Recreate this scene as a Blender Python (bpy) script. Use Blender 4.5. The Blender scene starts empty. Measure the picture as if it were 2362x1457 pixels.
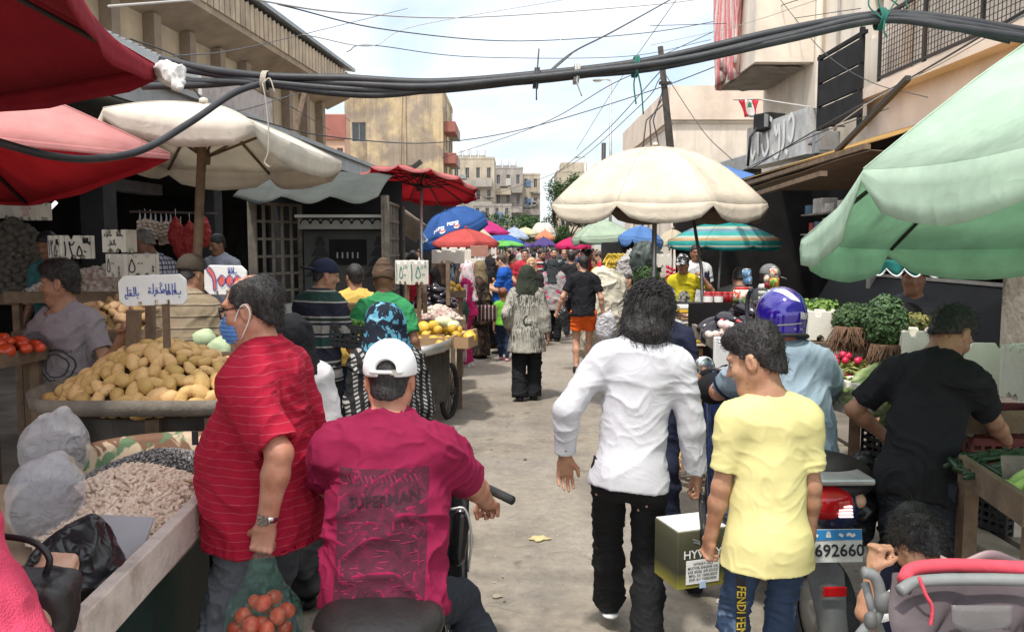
import bpy,math,random
import numpy as np
from mathutils import Vector,Matrix,Euler
from mathutils.bvhtree import BVHTree
R=math.radians;PI=math.pi
sc=bpy.context.scene;COL=sc.collection
rng=random.Random(11);nrg=np.random.default_rng(5)
F=1900.;CX=1181.;CY=728.5;CZ=1.9;TH=math.atan(163.5/F)
cT,sT=math.cos(TH),math.sin(TH)
def P(px,py,Y):
 u=(px-CX)/F;v=(CY-py)/F;k=cT+v*sT
 return Vector((u*Y/k,Y,CZ+Y*(v*cT-sT)/k))
def GP(px,py,z=0.):
 u=(px-CX)/F;v=(CY-py)/F;k=cT+v*sT
 Y=(z-CZ)*k/(v*cT-sT)
 return Vector((u*Y/k,Y,z))
def XP(px,Y,z=1.2):
 k=cT+(-(CZ-z)/Y+sT)*sT
 return(px-CX)/F*Y/k
def thing(name,label,cat,loc=(0,0,0),rz=0.,group=None):
 o=bpy.data.objects.new(name,None);COL.objects.link(o)
 o.empty_display_size=.1
 o.location=loc;o.rotation_euler=(0,0,R(rz));o['label']=label;o['category']=cat
 if group:o['group']=group
 return o
def tag(o,label,cat,group=None):
 o['label']=label;o['category']=cat
 if group:o['group']=group
 return o
def kind(o,k,label=None,cat=None):
 o['kind']=k
 if label:o['label']=label
 if cat:o['category']=cat
 return o
def newmesh(name,V,Fc,mats,midx=None,smooth=True):
 me=bpy.data.meshes.new(name)
 V=np.asarray(V,'f4').reshape(-1,3)
 if isinstance(Fc,np.ndarray)and Fc.ndim==2:
  n,k=Fc.shape
  me.vertices.add(len(V));me.vertices.foreach_set('co',V.ravel())
  me.loops.add(n*k);me.loops.foreach_set('vertex_index',Fc.astype('i4').ravel())
  me.polygons.add(n);me.polygons.foreach_set('loop_start',np.arange(0,n*k,k,dtype='i4'))
  me.update(calc_edges=True);me.validate()
 else:
  me.from_pydata(V.tolist(),[],[list(map(int,f))for f in Fc]);me.update()
 for m in(mats if isinstance(mats,(list,tuple))else[mats]):me.materials.append(m)
 n=len(me.polygons)
 if midx is not None and len(midx)==n:me.polygons.foreach_set('material_index',np.asarray(midx,'i4'))
 if isinstance(smooth,(list,np.ndarray)):
  if len(smooth)==n:me.polygons.foreach_set('use_smooth',np.asarray(smooth,bool))
 else:me.polygons.foreach_set('use_smooth',np.full(n,bool(smooth)))
 return me
def obj(name,me,parent=None,loc=None,rot=None,scale=None):
 o=bpy.data.objects.new(name,me);COL.objects.link(o)
 if parent is not None:o.parent=parent
 if loc is not None:o.location=loc
 if rot is not None:o.rotation_euler=rot
 if scale is not None:o.scale=scale
 return o
def dup(root,loc,rz=None,label=None,group=None):
 r=root.copy();COL.objects.link(r);r.location=loc
 if rz is not None:r.rotation_euler=(0,0,R(rz))
 if label:r['label']=label
 if group:r['group']=group
 for ch in list(root.children):
  c=ch.copy();COL.objects.link(c);c.parent=r
  for g in list(ch.children):
   d=g.copy();COL.objects.link(d);d.parent=c
 return r
def solid(o,t,off=0.):
 m=o.modifiers.new('s','SOLIDIFY');m.thickness=t;m.offset=off;return o
def bevel(o,w=.006,seg=2):
 m=o.modifiers.new('b','BEVEL');m.width=w;m.segments=seg;m.limit_method='ANGLE';m.angle_limit=R(40);return o
class MB:
 def __init__(s):s.V=[];s.F=[];s.M=[];s.S=[];s.mi=0
 def add(s,V,Fc,sm=False):
  b=len(s.V);s.V+=[tuple(v)for v in V]
  for f in Fc:s.F.append([i+b for i in f]);s.M.append(s.mi);s.S.append(sm)
  return s
 def box(s,c,d,rz=0.,M=None,tap=1.):
  x,y,z=d[0]/2,d[1]/2,d[2]/2
  V=[Vector((i*x*(tap if k>0 else 1),j*y*(tap if k>0 else 1),k*z))for k in(-1,1)for j in(-1,1)for i in(-1,1)]
  m=M if M is not None else Matrix.Rotation(rz,3,'Z')
  c=Vector(c)
  return s.add([m@v+c for v in V],[(0,2,3,1),(4,5,7,6),(0,1,5,4),(2,6,7,3),(0,4,6,2),(1,3,7,5)])
 def span(s,lo,hi):
  return s.box([(a+b)/2 for a,b in zip(lo,hi)],[b-a for a,b in zip(lo,hi)])
 def bar(s,a,b,w,d=None,up=(0,0,1)):
  a,b=Vector(a),Vector(b);z=(b-a);L=z.length;z.normalize()
  up=Vector(up)
  if abs(z.dot(up))>.95:up=Vector((0,1,0))
  x=up.cross(z).normalized();y=z.cross(x)
  return s.box((a+b)/2,(w,d or w,L),M=Matrix((x,y,z)).transposed())
 def tube(s,pts,r,n=8,closed=False,caps=True,sm=True):
  pts=[Vector(p)for p in pts];m=len(pts)
  rr=r if isinstance(r,(list,tuple))else[r]*m
  V=[];px=None
  for i,p in enumerate(pts):
   if closed:t=pts[(i+1)%m]-pts[i-1]
   else:t=pts[min(i+1,m-1)]-pts[max(i-1,0)]
   t=t.normalized()if t.length>1e-9 else Vector((0,0,1))
   if px is None:
    a=Vector((0,0,1))if abs(t.z)<.9 else Vector((1,0,0))
    px=a.cross(t).normalized()
   else:
    px=px-t*px.dot(t)
    px=px.normalized()if px.length>1e-6 else Vector((1,0,0))
   py=t.cross(px)
   V+=[p+(px*math.cos(2*PI*k/n)+py*math.sin(2*PI*k/n))*rr[i]for k in range(n)]
  Fc=[]
  for i in range(m if closed else m-1):
   j=(i+1)%m
   for k in range(n):
    l=(k+1)%n
    Fc.append((i*n+k,i*n+l,j*n+l,j*n+k))
  if caps and not closed:Fc+=[tuple(range(n))[::-1],tuple((m-1)*n+k for k in range(n))]
  return s.add(V,Fc,sm)
 def lathe(s,prof,c=(0,0,0),n=20,M=None,sm=True):
  c=Vector(c);V=[]
  for r,z in prof:
   for k in range(n):
    v=Vector((r*math.cos(2*PI*k/n),r*math.sin(2*PI*k/n),z))
    V.append((M@v if M is not None else v)+c)
  Fc=[(i*n+k,i*n+(k+1)%n,(i+1)*n+(k+1)%n,(i+1)*n+k)for i in range(len(prof)-1)for k in range(n)]
  return s.add(V,Fc,sm)
 def ell(s,c,r,M=None,n=14,m=8,sm=True):
  prof=[(math.sin(PI*i/m),-math.cos(PI*i/m))for i in range(m+1)]
  prof[0]=(1e-4,-1);prof[-1]=(1e-4,1)
  D=Matrix.Diagonal(Vector(r));Mx=(M@D)if M is not None else D
  return s.lathe(prof,c,n,Mx,sm)
 def grid(s,G,sm=True,wrap=False):
  nu=len(G);nv=len(G[0]);V=[p for row in G for p in row]
  Fc=[(i*nv+j,i*nv+(j+1)%nv,(i+1)*nv+(j+1)%nv,(i+1)*nv+j)for i in range(nu-1)for j in range(nv if wrap else nv-1)]
  return s.add(V,Fc,sm)
 def prism(s,poly,off):
  n=len(poly);A=[Vector(p)for p in poly];B=[p+Vector(off)for p in A]
  return s.add(A+B,[tuple(range(n))[::-1],tuple(range(n,2*n))]+[(i,(i+1)%n,n+(i+1)%n,n+i)for i in range(n)])
 def build(s,name,mats,parent=None,loc=None,rot=None):
  return obj(name,newmesh(name,s.V,s.F,mats,s.M,s.S),parent,loc,rot)
def catmull(pts,n=8):
 pts=[Vector(p)for p in pts];out=[]
 q=[pts[0]*2-pts[1]]+pts+[pts[-1]*2-pts[-2]]
 for i in range(1,len(q)-2):
  for k in range(n):
   t=k/n;a,b,c,d=q[i-1],q[i],q[i+1],q[i+2]
   out.append(.5*((2*b)+(c-a)*t+(2*a-5*b+4*c-d)*t*t+(3*b-a-3*c+d)*t**3))
 out.append(pts[-1]);return out
def many(base,Ms):
 V,Fc=base;V=np.asarray(V,'f4');Fc=np.asarray(Fc)
 Ms=np.asarray([np.array(m)for m in Ms],'f4')
 W=np.einsum('nij,vj->nvi',Ms[:,:3,:3],V)+Ms[:,None,:3,3]
 Q=Fc[None]+(np.arange(len(Ms))*len(V))[:,None,None]
 return W.reshape(-1,3),Q.reshape(-1,Fc.shape[1])
def TRS(loc,rot=(0,0,0),s=(1,1,1)):
 if isinstance(s,(int,float)):s=(s,s,s)
 return Matrix.Translation(loc)@Euler(rot).to_matrix().to_4x4()@Matrix.Diagonal((*s,1))
_T=nrg.random(4096).astype('f4')
def vnoise(p,seed=0):
 p=np.asarray(p,'f4');i=np.floor(p).astype(np.int64);f=p-i;u=f*f*(3-2*f)
 def h(dx,dy,dz):return _T[((i[:,0]+dx)*73856093^(i[:,1]+dy)*19349663^(i[:,2]+dz)*83492791^seed*7919)&4095]
 x0=h(0,0,0)*(1-u[:,0])+h(1,0,0)*u[:,0];x1=h(0,1,0)*(1-u[:,0])+h(1,1,0)*u[:,0]
 x2=h(0,0,1)*(1-u[:,0])+h(1,0,1)*u[:,0];x3=h(0,1,1)*(1-u[:,0])+h(1,1,1)*u[:,0]
 return(x0*(1-u[:,1])+x1*u[:,1])*(1-u[:,2])+(x2*(1-u[:,1])+x3*u[:,1])*u[:,2]
def normals(V,Q):
 n=np.cross(V[Q[:,2]]-V[Q[:,0]],V[Q[:,3]]-V[Q[:,1]]);N=np.zeros_like(V)
 for k in range(4):
  for a in range(3):N[:,a]+=np.bincount(Q[:,k],n[:,a],len(V))
 return N/(np.linalg.norm(N,axis=1,keepdims=True)+1e-9)
class SDF:
 def __init__(s):s.p=[]
 def cone(s,a,b,ra,rb=None,k=.03,flat=None,cA=False,cB=False,op=1):
  s.p.append(('c',np.array(a,'f4'),np.array(b,'f4'),ra,ra if rb is None else rb,k,flat,cA,cB,op));return s
 def ell(s,c,r,M=None,k=.03,op=1):
  r=(r,r,r)if isinstance(r,(int,float))else r
  s.p.append(('e',np.array(c,'f4'),np.array(r,'f4'),None if M is None else np.array(M,'f4'),k,op));return s
 def box(s,c,d,M=None,rd=.01,k=.01,op=1):
  s.p.append(('b',np.array(c,'f4'),np.array(d,'f4')/2,None if M is None else np.array(M,'f4'),rd,k,op));return s
 def cut(s,pt,n):
  s.p.append(('h',np.array(pt,'f4'),np.array(n,'f4')/np.linalg.norm(n)));return s
 def field(s,h):
  bb=[]
  for q in s.p:
   if q[0]=='c':
    r=max(q[3],q[4])*(max(1,q[6][1])if q[6]else 1);bb.append((np.minimum(q[1],q[2])-r,np.maximum(q[1],q[2])+r))
   elif q[0]=='e':r=q[2].max()if q[3]is not None else q[2];bb.append((q[1]-r,q[1]+r))
   elif q[0]=='b':r=np.linalg.norm(q[2])+q[4];bb.append((q[1]-r,q[1]+r))
   else:bb.append(None)
  ok=[b for b,q in zip(bb,s.p)if b is not None and q[-1]>0]
  lo=np.min([b[0]for b in ok],0)-3*h;hi=np.max([b[1]for b in ok],0)+3*h
  n=np.ceil((hi-lo)/h).astype(int)+1
  f=np.full(n,.5,'f4')
  ax=[(lo[a]+h*np.arange(n[a])).astype('f4')for a in range(3)]
  for q,b in zip(s.p,bb):
   if b is None:
    d=(ax[0]-q[1][0])[:,None,None]*q[2][0]+(ax[1]-q[1][1])[None,:,None]*q[2][1]+(ax[2]-q[1][2])[None,None,:]*q[2][2]
    np.maximum(f,d,out=f);continue
   k=q[5]if q[0]in 'cb' else q[4];m=k+2.5*h+.01
   i0=np.maximum(0,np.floor((b[0]-m-lo)/h)).astype(int);i1=np.minimum(n,np.ceil((b[1]+m-lo)/h).astype(int)+1)
   if(i1<=i0).any():continue
   sl=tuple(slice(a,c)for a,c in zip(i0,i1))
   x=ax[0][sl[0]][:,None,None]-q[1][0];y=ax[1][sl[1]][None,:,None]-q[1][1];z=ax[2][sl[2]][None,None,:]-q[1][2]
   if q[0]=='c':
    ab=q[2]-q[1];L2=float(ab@ab)+1e-12;L=math.sqrt(L2)
    t0=(x*ab[0]+y*ab[1]+z*ab[2])/L2;t=np.clip(t0,0,1)
    qx=x-t*ab[0];qy=y-t*ab[1];qz=z-t*ab[2]
    dd=qx*qx+qy*qy+qz*qz;ms=1.
    if q[6]:
     nn,fs=q[6];c=qx*nn[0]+qy*nn[1]+qz*nn[2];dd=dd+c*c*(1/(fs*fs)-1);ms=min(1,fs)
    d=(np.sqrt(np.maximum(dd,1e-12))-(q[3]+(q[4]-q[3])*t))*ms
    if q[8]:d=np.maximum(d,(t0-1)*L)
    if q[7]:d=np.maximum(d,-t0*L)
   elif q[0]=='e':
    if q[3]is not None:
     M=q[3];x,y,z=x*M[0,0]+y*M[1,0]+z*M[2,0],x*M[0,1]+y*M[1,1]+z*M[2,1],x*M[0,2]+y*M[1,2]+z*M[2,2]
    r=q[2];k0=np.sqrt((x/r[0])**2+(y/r[1])**2+(z/r[2])**2);k1=np.sqrt((x/r[0]**2)**2+(y/r[1]**2)**2+(z/r[2]**2)**2)
    d=k0*(k0-1)/np.maximum(k1,1e-6)
   else:
    if q[3]is not None:
     M=q[3];x,y,z=x*M[0,0]+y*M[1,0]+z*M[2,0],x*M[0,1]+y*M[1,1]+z*M[2,1],x*M[0,2]+y*M[1,2]+z*M[2,2]
    e=q[2]-q[4];X=np.abs(x)-e[0];Y=np.abs(y)-e[1];Z=np.abs(z)-e[2]
    d=np.sqrt(np.maximum(X,0)**2+np.maximum(Y,0)**2+np.maximum(Z,0)**2)+np.minimum(np.maximum(np.maximum(X,Y),Z),0)-q[4]
   g=f[sl]
   if q[-1]>0:hh=np.maximum(k-np.abs(g-d),0);f[sl]=np.minimum(g,d)-hh*hh/(4*k)
   else:hh=np.maximum(k-np.abs(g+d),0);f[sl]=np.maximum(g,-d)+hh*hh/(4*k)
  return f,lo
 def surf(s,h,disp=None):
  f,lo=s.field(h);sg=f<0
  c=sg.view('i1');c=c[:-1]+c[1:];c=c[:,:-1]+c[:,1:];c=c[:,:,:-1]+c[:,:,1:]
  act=(c>0)&(c<8);I=np.argwhere(act);n=len(I)
  ids=np.full(act.shape,-1,'i4');ids[act]=np.arange(n)
  acc=np.zeros((n,3),'f4');w=np.zeros(n,'f4')
  for a in range(3):
   b,d=[q for q in range(3)if q!=a]
   for i in(0,1):
    for j in(0,1):
     o=np.zeros(3,int);o[b]=i;o[d]=j;e=o.copy();e[a]=1
     va=f[tuple((I+o).T)];vb=f[tuple((I+e).T)];m=(va<0)!=(vb<0)
     t=va[m]/(va[m]-vb[m]);p=np.repeat(o[None].astype('f4'),m.sum(),0);p[:,a]=t
     acc[m]+=p;w[m]+=1
  V=(lo+h*(I+acc/w[:,None])).astype('f4');Q=[]
  for a in range(3):
   b,d=(a+1)%3,(a+2)%3
   A=np.moveaxis(sg,a,0);ch=np.argwhere(A[:-1]!=A[1:])
   rest=[q for q in range(3)if q!=a]
   G=np.zeros((len(ch),3),int);G[:,a]=ch[:,0];G[:,rest[0]]=ch[:,1];G[:,rest[1]]=ch[:,2]
   G=G[(G[:,b]>0)&(G[:,d]>0)&(G[:,b]<act.shape[b])&(G[:,d]<act.shape[d])]
   def at(db,dd):
    T=G.copy();T[:,b]-=db;T[:,d]-=dd;return ids[tuple(T.T)]
   q4=np.stack([at(0,0),at(1,0),at(1,1),at(0,1)],1)
   ins=sg[tuple(G.T)]
   q4[~ins]=q4[~ins][:,::-1];Q.append(q4)
  Q=np.concatenate(Q);Q=Q[(Q>=0).all(1)]
  if disp is not None:V=V+normals(V,Q)*disp(V)[:,None]
  return V,Q
 def build(s,name,h,m,parent=None,disp=None,smooth=True):
  V,Q=s.surf(h,disp);return obj(name,newmesh(name,V,Q,m,smooth=smooth),parent)
_MC={}
class NT:
 def __init__(s,t):s.t=t
 def n(s,ty,ins=None,**kw):
  d=s.t.nodes.new('ShaderNode'+ty)
  for k,v in kw.items():setattr(d,k,v)
  for k,v in(ins or{}).items():
   i=d.inputs[k]
   if isinstance(v,bpy.types.NodeSocket):s.t.links.new(v,i)
   else:
    if hasattr(i.default_value,'__len__')and isinstance(v,(tuple,list))and len(i.default_value)==4 and len(v)==3:v=(*v,1)
    i.default_value=v
  return d
 def mth(s,op,a,b=None,c=None,clamp=False):
  d=s.n('Math',operation=op,use_clamp=clamp)
  for i,v in enumerate((a,b,c)):
   if v is None:continue
   if isinstance(v,bpy.types.NodeSocket):s.t.links.new(v,d.inputs[i])
   else:d.inputs[i].default_value=v
  return d.outputs[0]
 def mix(s,f,a,b,bt='MIX'):
  d=s.n('Mix',data_type='RGBA',blend_type=bt)
  for i,v in((0,f),(6,a),(7,b)):
   if isinstance(v,bpy.types.NodeSocket):s.t.links.new(v,d.inputs[i])
   else:d.inputs[i].default_value=(*v,1)if isinstance(v,tuple)and len(v)==3 else v
  return d.outputs[2]
 def noise(s,scale,det=3.,co=None,rough=.55,dist=0.):
  return s.n('TexNoise',{'Vector':co if co is not None else s.co,'Scale':scale,'Detail':det,'Roughness':rough,'Distortion':dist}).outputs['Fac']
 def ramp(s,f,stops,interp='LINEAR'):
  d=s.n('ValToRGB',{'Fac':f});cr=d.color_ramp;cr.interpolation=interp
  while len(cr.elements)<len(stops):cr.elements.new(.5)
  for e,(p,c)in zip(cr.elements,stops):e.position=p;e.color=(*c,1)if not isinstance(c,float)else(c,c,c,1)
  return d.outputs['Color']
 def sep(s,v=None):return s.n('SeparateXYZ',{'Vector':v if v is not None else s.co}).outputs
def srgb(h):
 h=h.lstrip('#');c=[int(h[i:i+2],16)/255 for i in(0,2,4)]
 return tuple(((x/12.92)if x<.04045 else((x+.055)/1.055)**2.4)for x in c)
def mat(name,col,rough=.75,var=.15,vs=5.,bump=.15,bs=80.,metal=0.,spec=.4,coat=0.,col2=None,orand=0.,transl=0.,alpha=1.,dirt=0.,dcol=(.08,.06,.045),ds=3.,emit=0.,fold=0.,fs=6.,bdist=.01,trans=0.,streak=0.,scol=(.1,.085,.07)):
 key=name
 if key in _MC:return _MC[key]
 m=bpy.data.materials.new(name);m.use_nodes=True;t=m.node_tree;t.nodes.clear();b=NT(t)
 b.co=b.n('TexCoord').outputs['Object']
 base=col(b)if callable(col)else col
 if col2 is not None:base=b.mix(b.ramp(b.noise(vs,4),[(.35,0.),(.65,1.)]),base,col2)
 if var:
  v=b.n('MapRange',{'Value':b.noise(vs*1.7,5),'From Min':.3,'From Max':.7,'To Min':1-var,'To Max':1+var}).outputs[0]
  base=b.mix(1.,base,b.n('CombineColor',{0:v,1:v,2:v}).outputs[0],'MULTIPLY')
 if dirt:base=b.mix(b.mth('MULTIPLY',b.ramp(b.noise(ds,6,rough=.65),[(.48,0.),(.7,1.)]),dirt),base,dcol)
 if streak:
  f_=b.noise(1.,5,co=b.n('Mapping',{'Vector':b.co,'Scale':(2.2,2.2,.16)}).outputs[0],rough=.65);base=b.mix(b.mth('MULTIPLY',b.ramp(f_,[(.50,0.),(.68,1.)]),streak),base,scol)
 if orand:
  oi=b.n('ObjectInfo').outputs['Random']
  v=b.n('MapRange',{'Value':oi,'To Min':1-orand,'To Max':1+orand}).outputs[0]
  base=b.mix(1.,base,b.n('CombineColor',{0:v,1:v,2:b.mth('MULTIPLY',v,v)}).outputs[0],'MULTIPLY')
 pr=b.n('BsdfPrincipled',{'Base Color':base,'Roughness':rough,'Metallic':metal,'Specular IOR Level':spec,'Coat Weight':coat,'Alpha':alpha,'Transmission Weight':trans})
 if emit:t.links.new(base if isinstance(base,bpy.types.NodeSocket)else b.n('RGB').outputs[0],pr.inputs['Emission Color']);pr.inputs['Emission Strength'].default_value=emit
 if bump or fold:
  hgt=b.noise(bs,3)
  if fold:rg_=lambda sc_,o_:b.mth('POWER',b.mth('SUBTRACT',1.,b.mth('ABSOLUTE',b.mth('MULTIPLY_ADD',b.noise(sc_,2,co=b.n('VectorMath',{0:b.co,1:(o_,o_,o_)},operation='ADD').outputs[0],dist=1.1),2.,-1.))),4.);hgt=b.mth('ADD',b.mth('MULTIPLY',hgt,bump*.12),b.mth('MULTIPLY',b.mth('ADD',rg_(fs*.6,3.),b.mth('MULTIPLY',rg_(fs*1.5,7.),.5)),fold*2.2))
  bp=b.n('Bump',{'Height':hgt,'Strength':1. if fold else bump,'Distance':bdist})
  t.links.new(bp.outputs[0],pr.inputs['Normal'])
 out=pr.outputs[0]
 if transl:
  tr=b.n('BsdfTranslucent',{'Color':base}).outputs[0];out=b.n('MixShader',{0:transl,1:out,2:tr}).outputs[0]
 t.links.new(out,b.n('OutputMaterial').inputs[0]);_MC[key]=m
 return m
def stripes(axis,per,stops,wob=.004,ph=0.):
 def fn(b):
  c=b.sep()[axis];c=b.mth('ADD',c,b.mth('MULTIPLY',b.noise(7.),wob*2))
  return b.ramp(b.mth('FRACT',b.mth('ADD',b.mth('MULTIPLY',c,1/per),ph+50.)),stops,'CONSTANT')
 return fn
def blot(bg,cols,scale,th=.5,voro=False):
 def fn(b):
  c=bg
  for i,(k,t)in enumerate(cols):
   off=b.n('VectorMath',{0:b.co,1:(i*3.1,i*1.7,i*2.3)},operation='ADD').outputs[0]
   if voro:f=b.mth('LESS_THAN',b.n('TexVoronoi',{'Vector':off,'Scale':scale}).outputs['Distance'],t)
   else:f=b.ramp(b.noise(scale,3,co=off,dist=.6),[(t,0.),(t+.03,1.)])
   c=b.mix(f,c,k)
  return c
 return fn
def text_mesh(s,size=.1,bold=0.):
 cu=bpy.data.curves.new('t','FONT');cu.body=s;cu.size=size;cu.align_x='CENTER';cu.align_y='CENTER';cu.offset=bold;cu.resolution_u=2
 o=bpy.data.objects.new('t',cu);COL.objects.link(o)
 me=bpy.data.meshes.new_from_object(o.evaluated_get(bpy.context.evaluated_depsgraph_get()))
 bpy.data.objects.remove(o);bpy.data.curves.remove(cu)
 return[v.co.copy()for v in me.vertices],[tuple(p.vertices)for p in me.polygons]
def strokes(lines,w):
 V=[];Fc=[]
 for ln in lines:
  ww=w
  if isinstance(ln,tuple)and isinstance(ln[1],(int,float))and isinstance(ln[0],list):ln,ww=ln
  p=[Vector((a,b))for a,b in ln]
  if len(p)==1:p=[p[0]+Vector((-ww*.7,ww*.4)),p[0]+Vector((ww*.7,-ww*.4))]
  if len(p)>2:p=[Vector((q.x,q.y))for q in catmull([(a.x,a.y,0)for a in p],4)]
  b=len(V)
  for i,q in enumerate(p):
   t=(p[min(i+1,len(p)-1)]-p[max(i-1,0)]);t=t.normalized()if t.length>1e-9 else Vector((1,0));nn=Vector((-t.y,t.x))*ww/2
   V+=[Vector((q.x+nn.x,q.y+nn.y,0)),Vector((q.x-nn.x,q.y-nn.y,0))]
  Fc+=[(b+2*i,b+2*i+1,b+2*i+3,b+2*i+2)for i in range(len(p)-1)]
 return V,Fc
def letter(name,VF,m,parent,org,ux,uy,proud=.003):
 ux=Vector(ux).normalized();uy=Vector(uy).normalized();n=ux.cross(uy);org=Vector(org)+n*proud
 V=[org+ux*v.x+uy*v.y for v in VF[0]];k=len(V);W=V+[v-n*.002 for v in V]
 return obj(name,newmesh(name,W,[list(f)for f in VF[1]],m,smooth=False),parent)
def decal(name,VF,m,parent,target,org,ux,uy,proud=.003,back=.4,cuts=1,mi=None):
 import bmesh
 bm=bmesh.new();vs=[bm.verts.new((v.x,v.y,0))for v in VF[0]]
 for f in VF[1]:
  try:bm.faces.new([vs[i]for i in f])
  except ValueError:pass
 if cuts:bmesh.ops.triangulate(bm,faces=bm.faces[:]);bmesh.ops.subdivide_edges(bm,edges=bm.edges[:],cuts=cuts,use_grid_fill=True)
 ux=Vector(ux).normalized();uy=Vector(uy).normalized();n=ux.cross(uy).normalized();org=Vector(org)
 me=target.data;bvh=BVHTree.FromPolygons([v.co for v in me.vertices],[tuple(p.vertices)for p in me.polygons])
 for v in bm.verts:
  w=org+ux*v.co.x+uy*v.co.y+n*back
  hit=bvh.ray_cast(w,-n,back*2)
  v.co=(hit[0]if hit[0]is not None else org+ux*v.co.x+uy*v.co.y)+n*proud
 bmesh.ops.triangulate(bm,faces=bm.faces[:])
 m2=bpy.data.meshes.new(name);bm.to_mesh(m2);bm.free();m2.materials.append(m)
 m2.polygons.foreach_set('use_smooth',np.full(len(m2.polygons),True))
 return obj(name,m2,parent)
def quadgrid(w,h,nx,ny):
 V=[Vector((w*(i/nx-.5),h*(j/ny-.5),0))for j in range(ny+1)for i in range(nx+1)]
 return V,[(j*(nx+1)+i,j*(nx+1)+i+1,(j+1)*(nx+1)+i+1,(j+1)*(nx+1)+i)for j in range(ny)for i in range(nx)]
def hairmat(name,c,hi=None,sc=1.):
 def fn(b):
  co=b.n('Mapping',{'Vector':b.co,'Scale':(140*sc,140*sc,18*sc)}).outputs[0]
  return b.mix(b.ramp(b.noise(1.,4,co=co),[(.42,0.),(.62,1.)]),c,hi or tuple(x*2.2+.006 for x in c))
 return mat(name,fn,rough=.45,var=.1,bump=.5,bs=160,spec=.35)
def skinmat(name,c):
 return mat(name,lambda b:b.mix(b.ramp(b.noise(70.,3),[(.58,0.),(.72,.55)]),b.mix(b.ramp(b.noise(11.,4),[(.35,0.),(.68,1.)]),c,(c[0]*.80,c[1]*.66,c[2]*.60)),(c[0]*.62,c[1]*.5,c[2]*.45)),rough=.48,var=.12,vs=16,bump=.12,bs=220,spec=.4)
SK={k:skinmat('skin_'+k,v)for k,v in{'fair':(.56,.34,.24),'tan':(.44,.25,.16),'olive':(.36,.20,.125),'dark':(.24,.125,.075),'red':(.50,.25,.17)}.items()}
HR={'black':hairmat('hair_black',(.012,.010,.010)),'brown':hairmat('hair_brown',(.035,.021,.014)),'grey':hairmat('hair_grey',(.09,.085,.08)),'red':hairmat('hair_auburn',(.14,.045,.025)),'blond':hairmat('hair_blond',(.34,.21,.11)),'wave':hairmat('hair_wavy',(.011,.010,.0105),(.032,.028,.028))}
EYEW=mat('eye_white',(.42,.38,.35),.3,0,bump=0);DARK=mat('eye_dark',(.02,.012,.01),.25,0,bump=0)
BROW=mat('brow',(.015,.011,.009),.9,0,bump=0);LIP=mat('lip',(.36,.13,.11),.5,.05,bump=0)
def cloth(name,col,rough=.88,var=.1,bump=.18,bs=380,fold=.0,**k):
 return mat('cloth_'+name,col,rough,var,k.pop('vs',7.),bump,bs,spec=.2,fold=fold,**k)
def folds(amp,sx=8.,sz=12.,seed=0,ph=None):
 def f(V):
  q=V*np.array([sx,sx,sz],'f4');q=q+(vnoise(V*5.,seed+3)[:,None]-.5)*2.2
  a=1-np.abs(2*vnoise(q,seed)-1);b=1-np.abs(2*vnoise(q*2.1+7,seed+1)-1)
  return amp*(a**3.5*1.1+b**3.5*.5-.45)
 return f
def strands(parent,hairo,m,n,L=.028,r=.0011,seed=1,up=.25,dn=(0,-.25,-1)):
 r_=random.Random(seed);me=hairo.data;mb=MB();vs=me.vertices;dn=Vector(dn)
 for _ in range(n):
  v=vs[r_.randrange(len(vs))];p,nn=v.co,v.normal;t=dn-nn*dn.dot(nn)+Vector((r_.gauss(0,.45),r_.gauss(0,.45),r_.gauss(0,.3)));t.normalize();l=L*r_.uniform(.5,1.3)
  mb.tube([p-nn*.002,p+t*l*.5+nn*l*up,p+t*l+nn*l*up*r_.uniform(.2,1.6)],[r,r,r*.3],3,caps=False)
 return mb.build('hair_strands',m,hairo)
def MR(yaw=0,pitch=0,roll=0):
 return Matrix.Rotation(R(yaw),3,'Z')@Matrix.Rotation(R(-pitch),3,'X')@Matrix.Rotation(R(roll),3,'Y')
def ik(S,T,l1,l2,pole):
 d=T-S;L=d.length
 if L>(l1+l2)*.995:T=S+d*((l1+l2)*.995/L);d=T-S;L=d.length
 L=max(L,abs(l1-l2)+.01)
 a=(l1*l1-l2*l2+L*L)/(2*L);h=math.sqrt(max(l1*l1-a*a,0));dn=d.normalized();p=pole-dn*pole.dot(dn)
 p=p.normalized()if p.length>1e-6 else Vector((0,0,1))
 return S+dn*a+p*h,T
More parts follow.
